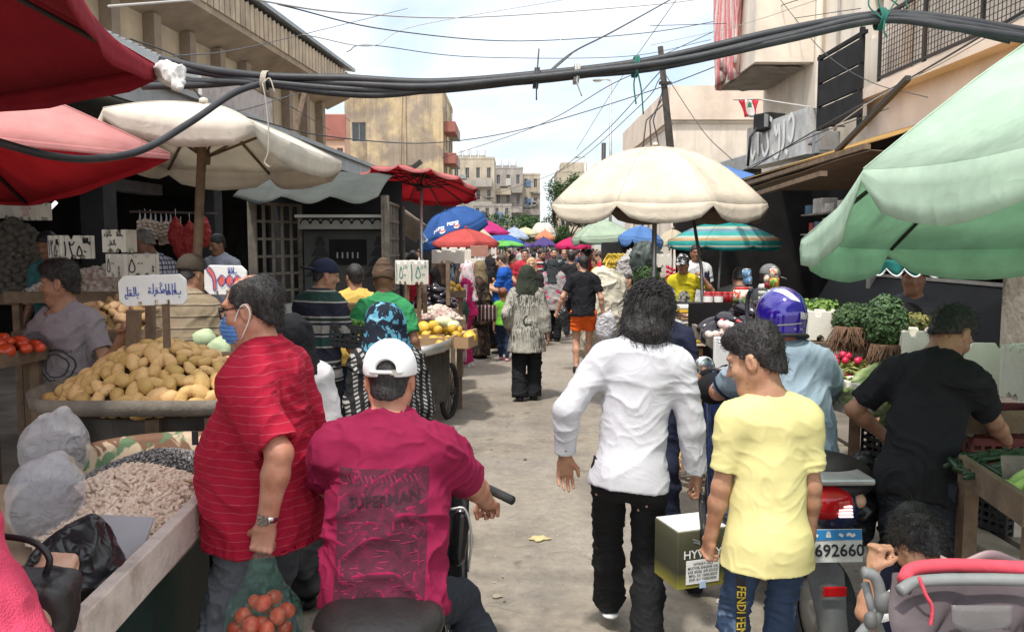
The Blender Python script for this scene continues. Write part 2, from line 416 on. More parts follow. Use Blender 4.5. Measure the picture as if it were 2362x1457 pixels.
def hand(B,W,d,n,right,curl=25,sc=1.,spread=1.):
 d=d.normalized();n=(n-d*n.dot(d)).normalized();s=d.cross(n)if right else n.cross(d)
 M=Matrix((s,n,d)).transposed()
 B.cone(W-d*.03,W+d*.03*sc,.027*sc,.026*sc,.02,(n,.72))
 B.box(W+d*.052*sc,(.08*sc,.03*sc,.088*sc),M,.0135*sc,.012)
 for o,L,e in((.031,.070,0),(.0105,.08,-4),(-.0105,.074,2),(-.031,.058,8)):
  p=W+d*(.088-abs(o)*.12)*sc+s*o*sc*1.02;c=R(curl+e)
  d1=d*math.cos(c)+n*math.sin(c)+s*o*2.2*spread;d1.normalize();q=p+d1*L*.5*sc
  c2=c*2.1+.12;d2=(d*math.cos(c2)+n*math.sin(c2)+s*o*1.2*spread).normalized();q2=q+d2*L*.32*sc
  c3=c*2.9+.2;d3=(d*math.cos(c3)+n*math.sin(c3)).normalized()
  B.cone(p-d1*.014,q,.0098*sc,.0086*sc,.005);B.cone(q,q2,.0086*sc,.0078*sc,.004);B.cone(q2,q2+d3*L*.24*sc,.0078*sc,.0066*sc,.004)
 p=W+d*.022*sc+s*.03*sc;t1=(d*.72+s*.62+n*(.25+curl*.008)).normalized();q=p+t1*.042*sc
 t2=(d*.93+s*(.25-curl*.006)+n*(.2+curl*.012)).normalized()
 B.cone(p-t1*.012,q,.0142*sc,.0115*sc,.010);B.cone(q,q+t2*.034*sc,.0108*sc,.0085*sc,.004)
DEF_TOP=dict(sl=.62,o=.018,hem=.10,flare=.02,m=None,collar=0,fold=.013,sx=7,sz=9,cuff=0,neck=0)
DEF_BOT=dict(k='trouser',o=.012,m=None,fold=.013,len=1.)
NPERS=[0]
def person(label,loc,H=1.75,face=0.,lean=0.,side=0.,twist=0.,sit=None,g=1.,shw=1.,belly=0.,bust=0.,hips=1.,head=(0,0,0),hs=1.,la=(-.07,.03,-.53),ra=(.07,.03,-.53),lp=None,rp=None,lh=('r',None),rh=('r',None),lf=(-.09,.02,0),rf=(.09,-.02,0),kp=(0,1,0),skin='tan',top=None,bot=None,shoe=None,hair='short',hc='black',hat=None,v=.012,eyes=False,beard=None,group=None,arm_r=1.,name='person',solefoot=None,hairv=None,legs=True,ftoe=(6,-6)):
 s=H/1.75;NPERS[0]+=1;sd=NPERS[0]
 root=thing(name,label,'person',loc,face,group)
 T=MR(twist,lean,side);r,f,u=T.col[0],T.col[1],T.col[2]
 pz=(.925*s if sit is None else sit)
 pel=Vector((0,0,pz));at=lambda a,b,c:pel+r*a+f*b+u*c
 C=at(0,-.01,.488*s);N=at(0,.0,.555*s)
 sw=.163*s*shw
 SL,SR=C-r*sw-u*.014*s,C+r*sw-u*.014*s
 Hm=MR(*head);Hm=T@Hm if abs(lean)<75 else Hm
 hx,hy,hz=Hm.col[0],Hm.col[1],Hm.col[2]
 hc0=N+u*.055*s+hz*.105*hs+hy*.022
 hp=lambda x,y,z:hc0+(hx*x+hy*y+hz*z)*hs
 HM=Matrix((hx,hy,hz)).transposed()
 def E(S,c,rad,k=.03,op=1):S.ell(hp(*c),[q*hs for q in rad],HM,k*hs,op)
 def K(S,a,b,ra_,rb_=None,k=.02,op=1,flat=None):S.cone(hp(*a),hp(*b),ra_*hs,(rb_ if rb_ is not None else ra_)*hs,k*hs,flat,op=op)
 l1,l2=.285*s,.25*s;AR={}
 for sg,S,t,po,hd in((-1,SL,la,lp,lh),(1,SR,ra,rp,rh)):
  Tg=S+Vector(t)*s;pole=Vector(po)if po else Vector((sg*.35,-1,-.1));El,W=ik(S,Tg,l1,l2,pole)
  d=(W-El).normalized();n=Vector(hd[1])if hd[1]else Vector((-sg,.25,0));AR[sg]=(S,El,W,d,n,hd)
 LG={}
 for sg,ft in((-1,lf),(1,rf)):
  Hp=pel+r*(sg*.088*s*hips)-Vector((0,0,.03*s));A=Vector((ft[0]*s,ft[1]*s,.085*s+ft[2]*s))
  Kn,A=ik(Hp,A,.425*s,.41*s,Vector(kp)+Vector((sg*.12,0,0)));LG[sg]=(Hp,Kn,A)
 skm=SK[skin];top=dict(DEF_TOP,**(top or{}));bot=dict(DEF_BOT,**(bot or{}))
 B=SDF();q=arm_r*s
 bt=.012
 B.cone(at(0,0,.16*s),at(0,.0,.42*s),(.125*g)*s,(.15*shw)*s,.05,(f,.66))
 B.cone(C-r*sw*.85,C+r*sw*.85,.05*s,.05*s,.04)
 B.cone(at(0,.01,.0),at(0,0,.2*s),.125*s*g,.112*s*g,.05,(f,.68));B.ell(at(0,-.015,-.03*s),(.142*s*hips,.096*s,.115*s),T,.05)
 B.cone(C+u*.005,N+u*.03+hy*.01,.06*s,.058*s,.04);B.cone(N+u*.01,hp(0,-.012,-.05),.056*(s*.5+.5*hs),.054*hs,.03)
 for sg in(-1,1):B.cone(N+r*sg*.03*s,C+r*sg*sw*.8,.045*s,.045*s,.04)
 E(B,(0,-.012,.03),(.073,.093,.088),.02);E(B,(0,.022,-.035),(.057,.068,.083),.035);K(B,(-.012,.062,-.094),(.012,.062,-.094),.021,k=.03)
 for sg in(-1,1):K(B,(sg*.05,.0,-.05),(sg*.022,.055,-.092),.02,.018,.03);E(B,(sg*.043,.058,-.025),(.022,.02,.02),.025)
 K(B,(0,.084,.018),(0,.107,-.028),.008,.0125,.012);
 for sg in(-1,1):E(B,(sg*.012,.095,-.032),(.008,.011,.008),.006)
 E(B,(0,.077,.028),(.052,.02,.012),.02)
 for sg in(-1,1):E(B,(sg*.031,.094,.004),(.018,.013,.011),.012,-1)
 E(B,(0,.086,-.054),(.021,.010,.005),.006);E(B,(0,.083,-.066),(.019,.011,.006),.006);E(B,(0,.087,-.060),(.018,.008,.0016),.003,-1)
 for sg in(-1,1):E(B,(sg*.077,-.008,-.006),(.011,.021,.033),.008);E(B,(sg*.086,-.002,-.004),(.006,.010,.018),.006,-1)
 for sg,(S,El,W,d,n,hd)in AR.items():
  B.cone(S,El,.047*q,.039*q,.03);B.cone(El,El+(W-El)*.3,.0385*q,.0405*q,.02);B.cone(El+(W-El)*.3,W,.0405*q,.0265*q,.02)
  if hd[0]!='-':
   hand(B,W,d if len(hd)<3 or hd[2]is None else Vector(hd[2]),n,sg>0,{'r':20,'g':74,'f':5,'c':42,'h':55}[hd[0]],hs*.98 if hs<.93 else s*.98)
 if legs:
  for sg,(Hp,Kn,A)in LG.items():
   B.cone(Hp,Kn,.078*s*g**.5,.052*s,.03);B.cone(Kn,Kn+(A-Kn)*.35-Vector((0,.012,0))*s,.05*s,.054*s,.03);B.cone(Kn+(A-Kn)*.35-Vector((0,.012,0))*s,A,.054*s,.036*s,.03)
   ty=Matrix.Rotation(R(ftoe[0]if sg<0 else ftoe[1]),3,'Z')@Vector((0,1,0))
   B.cone(A-ty*.02*s-Vector((0,0,.045*s)),A+ty*.13*s-Vector((0,0,.06*s)),.034*s,.024*s,.03)
 body=B.build('body',v if v>.007 else v,skm,root)
 out=dict(root=root,hp=hp,HM=HM,hs=hs,AR=AR,LG=LG,at=at,T=T,N=N,C=C,s=s,body=body)
 if eyes:
  for sg in(-1,1):
   m=MB();m.mi=0;m.ell(hp(sg*.031,.0745,.003),(.0125*hs,.0115*hs,.0085*hs),HM,10,6);m.mi=1;m.ell(hp(sg*.031,.0825,.003),(.0068*hs,.0048*hs,.0066*hs),HM,8,5)
   m.build('eye',[EYEW,DARK],root)
   S=SDF();S.cone(hp(sg*.014,.092,.024),hp(sg*.047,.082,.027),.005*hs,.0036*hs,.01);S.build('eyebrow',min(v*.5,.0035),BROW,root)
  S=SDF();E(S,(0,.0865,-.054),(.021,.011,.0052),.004);E(S,(0,.0835,-.066),(.019,.012,.006),.004);E(S,(0,.090,-.060),(.02,.01,.0012),.002,-1);S.build('lips',min(v*.45,.003),LIP,root)
 if top['m']:
  o=top['o'];S=SDF();hem=pel-(u*.55+Vector((0,0,.45)))*top['hem']*s
  if sit is not None:hem=pel-u*top['hem']*s
  S.cone(at(0,0,.20*s),at(0,0,.43*s),.135*s*g+o,.158*s*shw+o*.8,.06,(f,.68))
  S.cone(C-r*sw*.86,C+r*sw*.86,.057*s+o*.5,None,.05)
  for sg in(-1,1):S.cone(N-u*.012+r*sg*.035*s,C+r*sg*sw*.8,.046*s+o*.3,.05*s+o*.4,.05)
  hd_=(hem-at(0,0,.24*s)).normalized();S.cone(hem+hd_*.04,at(0,0,.24*s),.157*s*max(g,.9)*hips+o+top['flare'],.138*s*g+o,.07,(f,.84),cA=True)
  if belly:S.ell(at(0,.07*s,.14*s),(.16*s*(.6+.4*belly),(.09+.08*belly)*s,.19*s),T,.10);S.ell(hem+f*.05*s+u*.1,(.15*s,.13*s*belly,.12*s),T,.1)
  if bust:
   for sg in(-1,1):S.ell(at(sg*.075*s,.10*s,.32*s),.062*s*bust+o,None,.06)
  S.ell(at(0,-.05*s,-.03*s),(.13*s*hips*g**.8+o,.085*s+o,.1*s),T,.08)
  if top['hem']>-.2:S.cone(hem-(at(0,0,.2)-hem).normalized()*.05,hem+(at(0,0,.2)-hem).normalized()*.02,.157*s*g*hips+top['flare']+o-max(.012,3.*v),None,.004,(f,.84),cA=True,cB=True,op=-1)
  d0=(hem-at(0,0,.24*s)).normalized();S.cut(hem+d0*.0,d0)
  V0=len(S.p)
  for sg,(Sh,El,W,d,n,hd)in AR.items():
   if top['sl']<=0:continue
   e=min(top['sl'],1.);p1=Sh+(El-Sh)*e;r1=.056*q+o*.6;ro=o
   S.cone(Sh-u*.006,Sh.lerp(p1,.35),r1*.92,r1*.96,.06);S.cone(Sh.lerp(p1,.2),p1,r1,(.049-.004*e)*q+ro,.018,cB=top['sl']<=1)
   if top['sl']>1:
    p2=El+(W-El)*(top['sl']-1);S.cone(El,p2,.044*q+ro,.033*q+ro*.85+top['cuff'],.016,cB=True);ed,en,er=(W-El).normalized(),p2,.033*q+ro*.85+top['cuff']
   else:ed,en,er=(El-Sh).normalized(),p1,(.049-.004*e)*q+ro
   S.cone(en-ed*.014,en+ed*.05,er-max(.008,v*2.1),None,.004,cA=True,cB=True,op=-1)
  if top['neck']:E(S,(0,.02,-.15),(.065,.085,.05),.02,-1)
  fo=folds(top['fold']*s,top['sx'],top['sz'],sd)if top['fold']else None
  out['top']=S.build(top.get('name','shirt'),v,top['m'],root,fo);out['hem']=hem
  if top['collar']:
   S=SDF();cz=top['collar'];S.cone(N-u*.015+f*.0,N+u*.034*cz+hy*.006,.073*s+o*.3,.066*s+o*.3,.02,cB=True,cA=True);S.cone(N-u*.03,N+u*.06,.064*s+o*.25,.058*s+o*.25,.004,op=-1)
   S.cone(N+u*.0-f*.01,N+u*.02+f*.085-u*.03,.05*s,.02,.02,(r,1.),op=-1)if False else None
   out['collar']=S.build('collar',max(.005,v*.7),top.get('cm')or top['m'],root)
 k=bot['k'];o=bot['o']
 if bot['m']and k in('trouser','shorts'):
  S=SDF();fr=1.
  S.ell(at(0,-.012,-.03*s),(.156*s*hips*g**.6+o,.104*s*g**.6+o,.12*s),T,.05);S.cone(at(0,0,.0),at(0,0,.14*s),.145*s*g*hips*.98+o*.5,.13*s*g+o*.3,.03,(f,.72),cB=True)
  if belly:S.ell(at(0,.05*s,.02*s),(.15*s,.12*s,.12*s),T,.08)
  for sg,(Hp,Kn,A)in LG.items():
   rt=.079*s*g**.5+o
   if k=='shorts':
    e=Hp+(Kn-Hp)*bot['len'];S.cone(Hp,e,rt,rt*1.0,.05,cB=True);S.cone(e-(Kn-Hp).normalized()*.02,e+(Kn-Hp).normalized()*.06,rt-max(.01,2.1*v),None,.004,cA=True,cB=True,op=-1)
   else:
    S.cone(Hp,Kn,rt,.057*s+o,.05);m=Kn+(A-Kn)*.4-Vector((0,.012*s,0));e=Kn+(A-Kn)*(bot['len']*1.08);ed=(A-Kn).normalized()
    S.cone(Kn,m,.056*s+o,.058*s+o,.03);S.cone(m,e,.058*s+o,bot.get('cuff',.048)*s+o,.03,cB=True);S.cone(e-ed*.015,e+ed*.06,bot.get('cuff',.048)*s+o-max(.008,2.1*v),None,.004,cA=True,cB=True,op=-1)
  out['bot']=S.build('trousers' if k=='trouser' else 'shorts',v,bot['m'],root,folds(bot['fold']*s,bot.get('sx',6),bot.get('sz',16),sd+50))
 elif bot['m']and k=='skirt':
  S=SDF();e=Vector((0,0,bot.get('z',.06)))
  S.cone(at(0,-.01,.08*s),e,.135*s*hips+o,.2*s+o+bot.get('flare',0),.06,(f,.8),cB=True);S.ell(at(0,-.02,-.03),(.165*s*hips+o,.125*s+o,.13*s),T,.08)
  out['bot']=S.build('skirt',v,bot['m'],root,folds(bot['fold']*1.6*s,9,1.5,sd+50))
 if shoe and legs:
  for sg,(Hp,Kn,A)in LG.items():
   ty=Matrix.Rotation(R(ftoe[0]if sg<0 else ftoe[1]),3,'Z')@Vector((0,1,0));dz=Vector((0,0,1))
   if shoe.get('heel'):ty=(ty-dz*shoe['heel']*(1 if sg==shoe.get('hs',-1)else 0)).normalized()
   S=SDF();b0=A-dz*.05*s;tx=ty.cross(dz)
   S.cone(b0-ty*.03*s,b0+ty*.03*s+dz*.0,.043*s,.044*s,.03);S.cone(b0+ty*.02*s,b0+ty*.155*s-dz*.012*s,.045*s,.035*s,.03,(dz,.8))
   if not shoe.get('low'):S.cone(b0,A+dz*.02,.045*s,.045*s,.03,cB=True)
   S.cut(Vector((0,0,A.z-.081*s)),(0,0,-1))if not shoe.get('heel')else None
   so=S.build('shoe',max(.006,v*.7),shoe['m'],root)
   if shoe.get('sole'):
    S=SDF();c=b0-dz*.026*s
    S.cone(c-ty*.045*s,c+ty*.155*s,.042*s,.036*s,.02,(dz,.36));S.build('sole',max(.006,v*.7),shoe['sole'],so)
 hv=hairv or max(.005,v*.75);hm=HR.get(hc,HR['black'])
 hn=lambda a,fr=60:(lambda V:a*hs*(vnoise(V*np.array([fr,fr,fr*.45],'f4'),sd)-.45+.5*(vnoise(V*fr*2,sd+1)-.5)))
 if hair in('short','fade','quiff','curly','balding','buzz'):
  S=SDF();tk={'short':.0,'fade':-.004,'quiff':-.005,'curly':.008,'balding':-.002,'buzz':-.008}[hair]
  E(S,(0,-.014,.034),(.082+tk,.102+tk,.096+tk*.5),.02);E(S,(0,-.055,-.045),(.058,.045,.05),.03)
  if hair=='quiff':E(S,(0,.03,.09),(.062,.072,.045),.04);E(S,(0,-.02,.095),(.058,.07,.038),.04)
  if hair=='fade':E(S,(0,.012,.09),(.064,.08,.046),.04)
  for sg in(-1,1):K(S,(sg*.072,.022,.02),(sg*.07,.018,-.03),.008,.004,.01)
  if hair=='balding':E(S,(0,.03,.125),(.052,.085,.06),.012,-1);E(S,(0,.09,.07),(.06,.06,.05),.02,-1)
  n=Vector((0,.60,-.80));nn=hx*n.x+hy*n.y+hz*n.z
  S.cut(hp(0,.082,.062),nn);E(S,(0,.1,-.03),(.064,.085,.078),.012,-1)
  S.p.append(S.p.pop(-2))
  for sg in(-1,1):E(S,(sg*.082,.0,-.012),(.02,.022,.034),.006,-1)
  out['hair']=S.build('hair',hv,hm,root,hn({'curly':.02,'quiff':.007,'fade':.005}.get(hair,.004),70 if hair!='curly' else 38))
 elif hair=='long':
  S=SDF();E(S,(0,-.02,.035),(.090,.110,.102),.03)
  for sg in(-1,1):K(S,(sg*.055,-.03,.04),(sg*.064,-.02,-.08),.052,.045,.04);K(S,(sg*.064,-.01,-.07),(sg*.078,-.005,-.125),.04,.026,.03)
  K(S,(0,-.05,.0),(0,-.07,-.10),.085,.068,.05);K(S,(-.05,-.075,-.10),(.05,-.075,-.10),.042,.042,.04)
  E(S,(0,.1,-.04),(.07,.07,.11),.02,-1)
  out['hair']=S.build('hair',hv,hm,root,lambda V:.014*(vnoise(V*np.array([26,26,34],'f4'),3)-.5)+.006*(vnoise(V*80,4)-.5))
 elif hair=='bob':
  S=SDF();E(S,(0,-.016,.032),(.088,.108,.1),.03);K(S,(0,-.045,.0),(0,-.06,-.12),.08,.07,.04);E(S,(0,.105,-.03),(.062,.08,.1),.02,-1)
  for sg in(-1,1):K(S,(sg*.07,.0,.03),(sg*.078,.0,-.12),.028,.025,.03)
  out['hair']=S.build('hair',hv,hm,root,hn(.012,40))
 elif hair=='bun':
  S=SDF();E(S,(0,-.014,.034),(.084,.104,.096),.02);K(S,(0,-.08,.06),(.0,-.125,.05),.05,.055,.04);E(S,(0,.1,-.03),(.064,.085,.085),.02,-1);S.cut(hp(0,-.05,-.06),-hz)
  out['hair']=S.build('hair',hv,hm,root,hn(.02,34))
 if beard:
  S=SDF();E(S,(0,.024,-.05),(.061,.072,.07),.03);K(S,(-.015,.064,-.094),(.015,.064,-.094),.025,k=.03);E(S,(0,.08,-.03),(.06,.05,.022),.01,-1);E(S,(0,.105,-.06),(.024,.03,.010),.006,-1);S.cut(hp(0,0,-.03),hz)
  S.build('beard',hv,HR[beard]if beard in HR else BROW,root,hn(.004,90))
 if hat:
  ht,hmt=hat[0],hat[1]
  if ht=='cap':
   bk=hat[2]if len(hat)>2 else 1
   S=SDF();E(S,(0,-.013,.045),(.090,.110,.098),.03);S.cut(hp(0,0,.022),-hz+hy*.12)
   if hat[3:]and hat[3]=='gap':E(S,(0,-.115*bk,.035),(.034,.05,.032),.006,-1)
   cp=S.build('cap',hv,hmt,root,folds(.0015,12,12,3));out['cap']=cp
   S=SDF();E(S,(0,(.125*bk)-.01,.032),(.078,.085,.012),.01);S.ell(hp(0,.07*bk-.012,.0),[.075*hs,.095*hs,.04*hs],HM,.01,-1);S.build('cap_brim',hv,hat[4]if len(hat)>4 else hmt,cp)
  elif ht=='wrap':
   S=SDF();E(S,(0,-.02,.05),(.092,.112,.105),.03);K(S,(0,-.03,.10),(0,-.045,.145),.07,.055,.04);S.cut(hp(0,0,.0),-hz-hy*.35);out['cap']=S.build('head_wrap',hv,hmt,root,folds(.006,10,26,5))
  elif ht=='hijab':
   L=hat[2]if len(hat)>2 else .3;w=hat[3]if len(hat)>3 else 1.
   S=SDF();E(S,(0,-.016,.028),(.088,.112,.104),.03);K(S,(0,-.01,-.02),(0,-.01,-.12),.088,.086,.05);S.cone(hp(0,-.015,-.11),N-u*.03,.088*hs,.12*s,.06,(f,.8))
   S.cone(hp(0,-.03,-.05),at(0,-.11*s,(.48-L)*s),.094*hs,.12*s*w,.06,(f,.62),cB=True);S.cone(N-u*.02,at(0,.06*s,.36*s),.125*s,.115*s,.07,(f,.8))
   for sg in(-1,1):S.cone(N-u*.02,C+r*sg*sw*.8-u*.01,.085*s,.082*s,.05)
   E(S,(0,.125,-.015),(.056,.07,.074),.02,-1)
   out['hijab']=S.build('headscarf',max(.007,v*.8),hmt,root,folds(.011,9,3.5,sd+9))
 return out
cam=bpy.data.cameras.new('camera');camo=bpy.data.objects.new('camera',cam);COL.objects.link(camo);sc.camera=camo
camo.location=(0,0,CZ);camo.rotation_euler=(PI/2-TH,0,0);cam.sensor_width=36;cam.lens=36*F/2362;cam.clip_end=2000;cam.clip_start=.05
SUN_EL,SUN_AZ=65.,-156.
w=bpy.data.worlds.new('World');sc.world=w;w.use_nodes=True;b=NT(w.node_tree);w.node_tree.nodes.clear()
sky=b.n('TexSky',sky_type='NISHITA',sun_disc=False,sun_elevation=R(SUN_EL),sun_rotation=R(SUN_AZ),air_density=1.1,dust_density=2.2,ozone_density=1.2)
gc=b.n('TexCoord').outputs['Generated'];sp=b.sep(gc)
zc=b.mth('MAXIMUM',sp[2],.06)
pl=b.n('CombineXYZ',{0:b.mth('DIVIDE',sp[0],b.mth('ADD',zc,.25)),1:b.mth('DIVIDE',sp[1],b.mth('ADD',zc,.25)),2:0.}).outputs[0]
cl=b.ramp(b.noise(1.5,6,co=pl,rough=.52,dist=.5),[(.34,0.),(.62,1.)])
cl=b.mth('ADD',b.mth('MULTIPLY',cl,.72),.16)
sd_=(math.sin(R(SUN_AZ))*math.cos(R(SUN_EL)),math.cos(R(SUN_AZ))*math.cos(R(SUN_EL)),math.sin(R(SUN_EL)))
gl_=b.mth('POWER',b.mth('MULTIPLY_ADD',b.n('VectorMath',{0:gc,1:sd_},operation='DOT_PRODUCT').outputs['Value'],.5,.5,clamp=True),1.6)
skc=b.mix(cl,sky.outputs[0],b.mix(gl_,(3.2,3.55,4.05),(12.,11.8,11.2)))
bg=b.n('Background',{'Color':skc,'Strength':.15});w.node_tree.links.new(bg.outputs[0],b.n('OutputWorld').inputs[0])
sl=bpy.data.lights.new('sun','SUN');sl.energy=2.35;sl.angle=R(3.5);sl.color=(1,.955,.88)
so=bpy.data.objects.new('sun',sl);COL.objects.link(so)
d=Vector((math.sin(R(SUN_AZ))*math.cos(R(SUN_EL)),math.cos(R(SUN_AZ))*math.cos(R(SUN_EL)),math.sin(R(SUN_EL))))
so.rotation_euler=d.to_track_quat('Z','Y').to_euler();so.location=d*60
sc.view_settings.view_transform='Standard';sc.view_settings.look='None';sc.view_settings.gamma=1;sc.view_settings.exposure=.66
sc.cycles.max_bounces=6;sc.cycles.diffuse_bounces=3;sc.cycles.glossy_bounces=3;sc.cycles.transparent_max_bounces=12;sc.cycles.sample_clamp_indirect=6
M_=dict(road=mat('road',lambda b:b.mix(b.mth('MULTIPLY',b.mth('LESS_THAN',b.n('TexVoronoi',{'Vector':b.n('VectorMath',{0:b.co,1:b.n('VectorMath',{0:b.n('TexNoise',{'Vector':b.co,'Scale':2.2}).outputs['Color'],1:(.8,.8,0)},operation='MULTIPLY').outputs[0]},operation='ADD').outputs[0],'Scale':.62},feature='DISTANCE_TO_EDGE').outputs['Distance'],.009),b.ramp(b.noise(.9,3),[(.5,0.),(.64,.45)])),b.mix(b.mth('MULTIPLY',b.ramp(b.noise(1.,4,co=b.n('Mapping',{'Vector':b.co,'Scale':(1.6,.12,1)}).outputs[0]),[(.5,0.),(.7,1.)]),.4),b.mix(b.ramp(b.noise(1.7,5,rough=.7,dist=1.),[(.6,0.),(.68,.55)]),b.mix(b.ramp(b.noise(.55,6),[(.42,0.),(.6,1.)]),b.mix(b.ramp(b.noise(3.2,6,rough=.7),[(.45,0.),(.62,1.)]),(.275,.236,.186),(.19,.166,.136)),b.mix(b.ramp(b.noise(46.,3),[(.55,0.),(.72,1.)]),(.30,.268,.225),(.17,.152,.132))),(.075,.066,.055)),(.13,.118,.10)),(.05,.045,.04)),.92,.14,9.,.6,90.,bdist=.014,dirt=.6,dcol=(.095,.083,.07),ds=.9),dust=mat('dust',(.25,.22,.17),.95,.25,2.,.6,60.,dirt=.5,dcol=(.12,.10,.08)),pave=mat('pavement',(.20,.175,.145),.9,.25,1.5,.4,40.,dirt=.6,dcol=(.07,.06,.05)),kerb=mat('kerb',(.27,.235,.185),.9,.2,4.,.4,60.,dirt=.5),sand=mat('sand_wall',(.40,.31,.205),.88,.14,.8,.2,30.,streak=.35,scol=(.2,.15,.1),dirt=.28,dcol=(.2,.15,.1),ds=.5),sandd=mat('sand_dark',(.22,.165,.115),.88,.15,1.2,.2,30.),soffit=mat('soffit',(.30,.225,.155),.9,.2,.6,.2,20.,dirt=.4,dcol=(.12,.09,.065),ds=.6),flute=mat('flute',(.45,.355,.25),.88,.16,.7,.2,30.,streak=.6,scol=(.15,.11,.08),dirt=.45,dcol=(.14,.105,.075),ds=.9),gmetal=mat('grey_metal',(.30,.315,.32),.5,.15,2.,.1,40.,metal=.3,dirt=.3,dcol=(.16,.13,.10)),cream=mat('cream_wall',(.80,.71,.60),.9,.10,.7,.22,40.,streak=.4,scol=(.33,.28,.23),dirt=.38,dcol=(.36,.30,.24),ds=.7),peach=mat('peach_wall',(.76,.63,.52),.9,.10,.7,.2,40.,dirt=.35,dcol=(.36,.28,.22),ds=.8),conc=mat('raw_concrete',(.26,.235,.205),.92,.3,1.6,.4,30.,dirt=.5,dcol=(.13,.11,.095)),tan=mat('tan_wall',lambda b:b.mix(b.ramp(b.noise(.23,6,rough=.62),[(.44,0.),(.56,1.)]),(.50,.385,.225),(.27,.215,.165)),.92,.16,.5,.2,12.,streak=.6,scol=(.17,.135,.105),dirt=.3,dcol=(.52,.45,.36),ds=.16),pinkw=mat('pink_wall',(.55,.35,.25),.9,.1,.6),redw=mat('red_wall',(.31,.12,.095),.9,.12,.6),oldw=mat('old_wall',(.46,.40,.31),.92,streak=.6,scol=(.2,.17,.14),var=.2,vs=.35,bump=.2,bs=8.,dirt=.55,dcol=(.22,.19,.16),ds=.25),oldg=mat('old_grey_wall',(.37,.34,.31),.92,streak=.6,scol=(.17,.15,.13),var=.22,vs=.35,bump=.2,bs=8.,dirt=.5,dcol=(.19,.17,.15),ds=.25),glass=mat('window_dark',(.035,.04,.045),.25,.3,1.,bump=0,spec=.6),frame=mat('window_frame',(.42,.40,.37),.6,.1),shade=mat('shutter',(.30,.25,.2),.8,.2),black=mat('black_and_shade',(.017,.016,.016),.95,.4,1.,spec=.06),black2=mat('dark_panel',(.026,.026,.027),.8,.3,1.5,spec=.15),iron=mat('dark_iron',(.045,.042,.040),.55,.25,6.,metal=.4,dirt=.4,dcol=(.12,.06,.035)),wood=mat('weathered_wood',(.17,.115,.075),.85,.3,6.,.5,60.,dirt=.4,dcol=(.06,.045,.035)),woodg=mat('grey_wood',(.19,.165,.135),.88,.3,5.,.5,60.,dirt=.4,dcol=(.07,.06,.05)),woodw=mat('whitewashed_wood',(.55,.47,.42),.8,.12,8.,.4,60.,dirt=.55,dcol=(.22,.16,.12),ds=7.),steel=mat('galvanised',(.45,.45,.44),.42,.15,5.,metal=.7,dirt=.25,dcol=(.2,.13,.08)),chrome=mat('chrome',(.7,.7,.7),.15,.05,metal=1.),rubber=mat('rubber',(.02,.02,.021),.75,.3,9.,.3,120.),cable=mat('cable',(.022,.024,.028),.5,.25,12.,.15,100.,dirt=.35,dcol=(.07,.065,.06),ds=9.),wire=mat('wire',(.06,.06,.065),.6,0),wirew=mat('white_wire',(.45,.44,.42),.6,0),foam=mat('styrofoam',(.74,.70,.62),.8,.07,5.,.4,140.,dirt=.28,dcol=(.40,.33,.22),ds=5.),white=mat('white_paint',(.72,.72,.70),.6,.05,4.),ink=mat('ink_black',(.02,.02,.025),.6,0),inkb=mat('ink_blue',(.03,.06,.33),.5,.1),inkg=mat('ink_green',(.01,.22,.16),.5,.1),inkr=mat('ink_red',(.62,.13,.11),.6,.12,20.),plast=mat('black_plastic',(.022,.024,.026),.45,.25,6.),maroonp=mat('maroon_plastic',(.11,.018,.016),.45,.25,6.),bagw=mat('bag_white',(.70,.70,.74),.35,.06,5.,.4,18.,transl=.3,fold=.5,fs=9.,bdist=.02),bagb=mat('bag_black',(.016,.017,.02),.3,.1,5.,.3,20.,spec=.5,fold=.3,fs=6.,bdist=.02),tank=mat('water_tank',(.55,.56,.57),.5,.1,3.,metal=.3),paper=mat('paper',(.68,.66,.62),.8,.05),leaf=mat('leaf',(.055,.105,.028),.6,.35,3.,bump=0,transl=.25,orand=.2),leafd=mat('leaf_dark',(.03,.075,.02),.6,.35,3.,bump=0,transl=.2),bark=mat('bark',(.10,.075,.055),.9,.3,8.,.5,30.),)  # the black entry puts shop shade into wall colour, also plain black parts
def q(V):return[Vector(v)for v in V]
g=MB();g.grid([[(x,y,-.02)for x in(-400,-60,-2.6,60,400)]for y in(-60,0,30,120,900)],False);kind(g.build('ground',M_['dust']),'structure')
g=MB();g.grid([[(-2.75+.0726*y*.3,y,0.),(3.0+.02*y,y,0.)]for y in(-3,0,5,10,20,40,80,160)],False);kind(g.build('road',M_['road']),'structure')
g=MB()
g.span((3.02,-2,-.05),(9,60,.13));kind(g.build('pavement',M_['pave']),'structure')
for i in range(26):
 y=1.2+i*.92;k=tag(MB().box((2.86+.004*(i%3),y,.06),(.2,.88,.15)).build('kerb_stone',M_['kerb']),'dusty concrete kerb stone in the row along the right pavement edge','kerb','kerb stones along the right pavement');bevel(k,.015)
g=MB();g.span((-14,-2,-.05),(-2.72,40,.12));kind(g.build('pavement',M_['pave']),'structure')
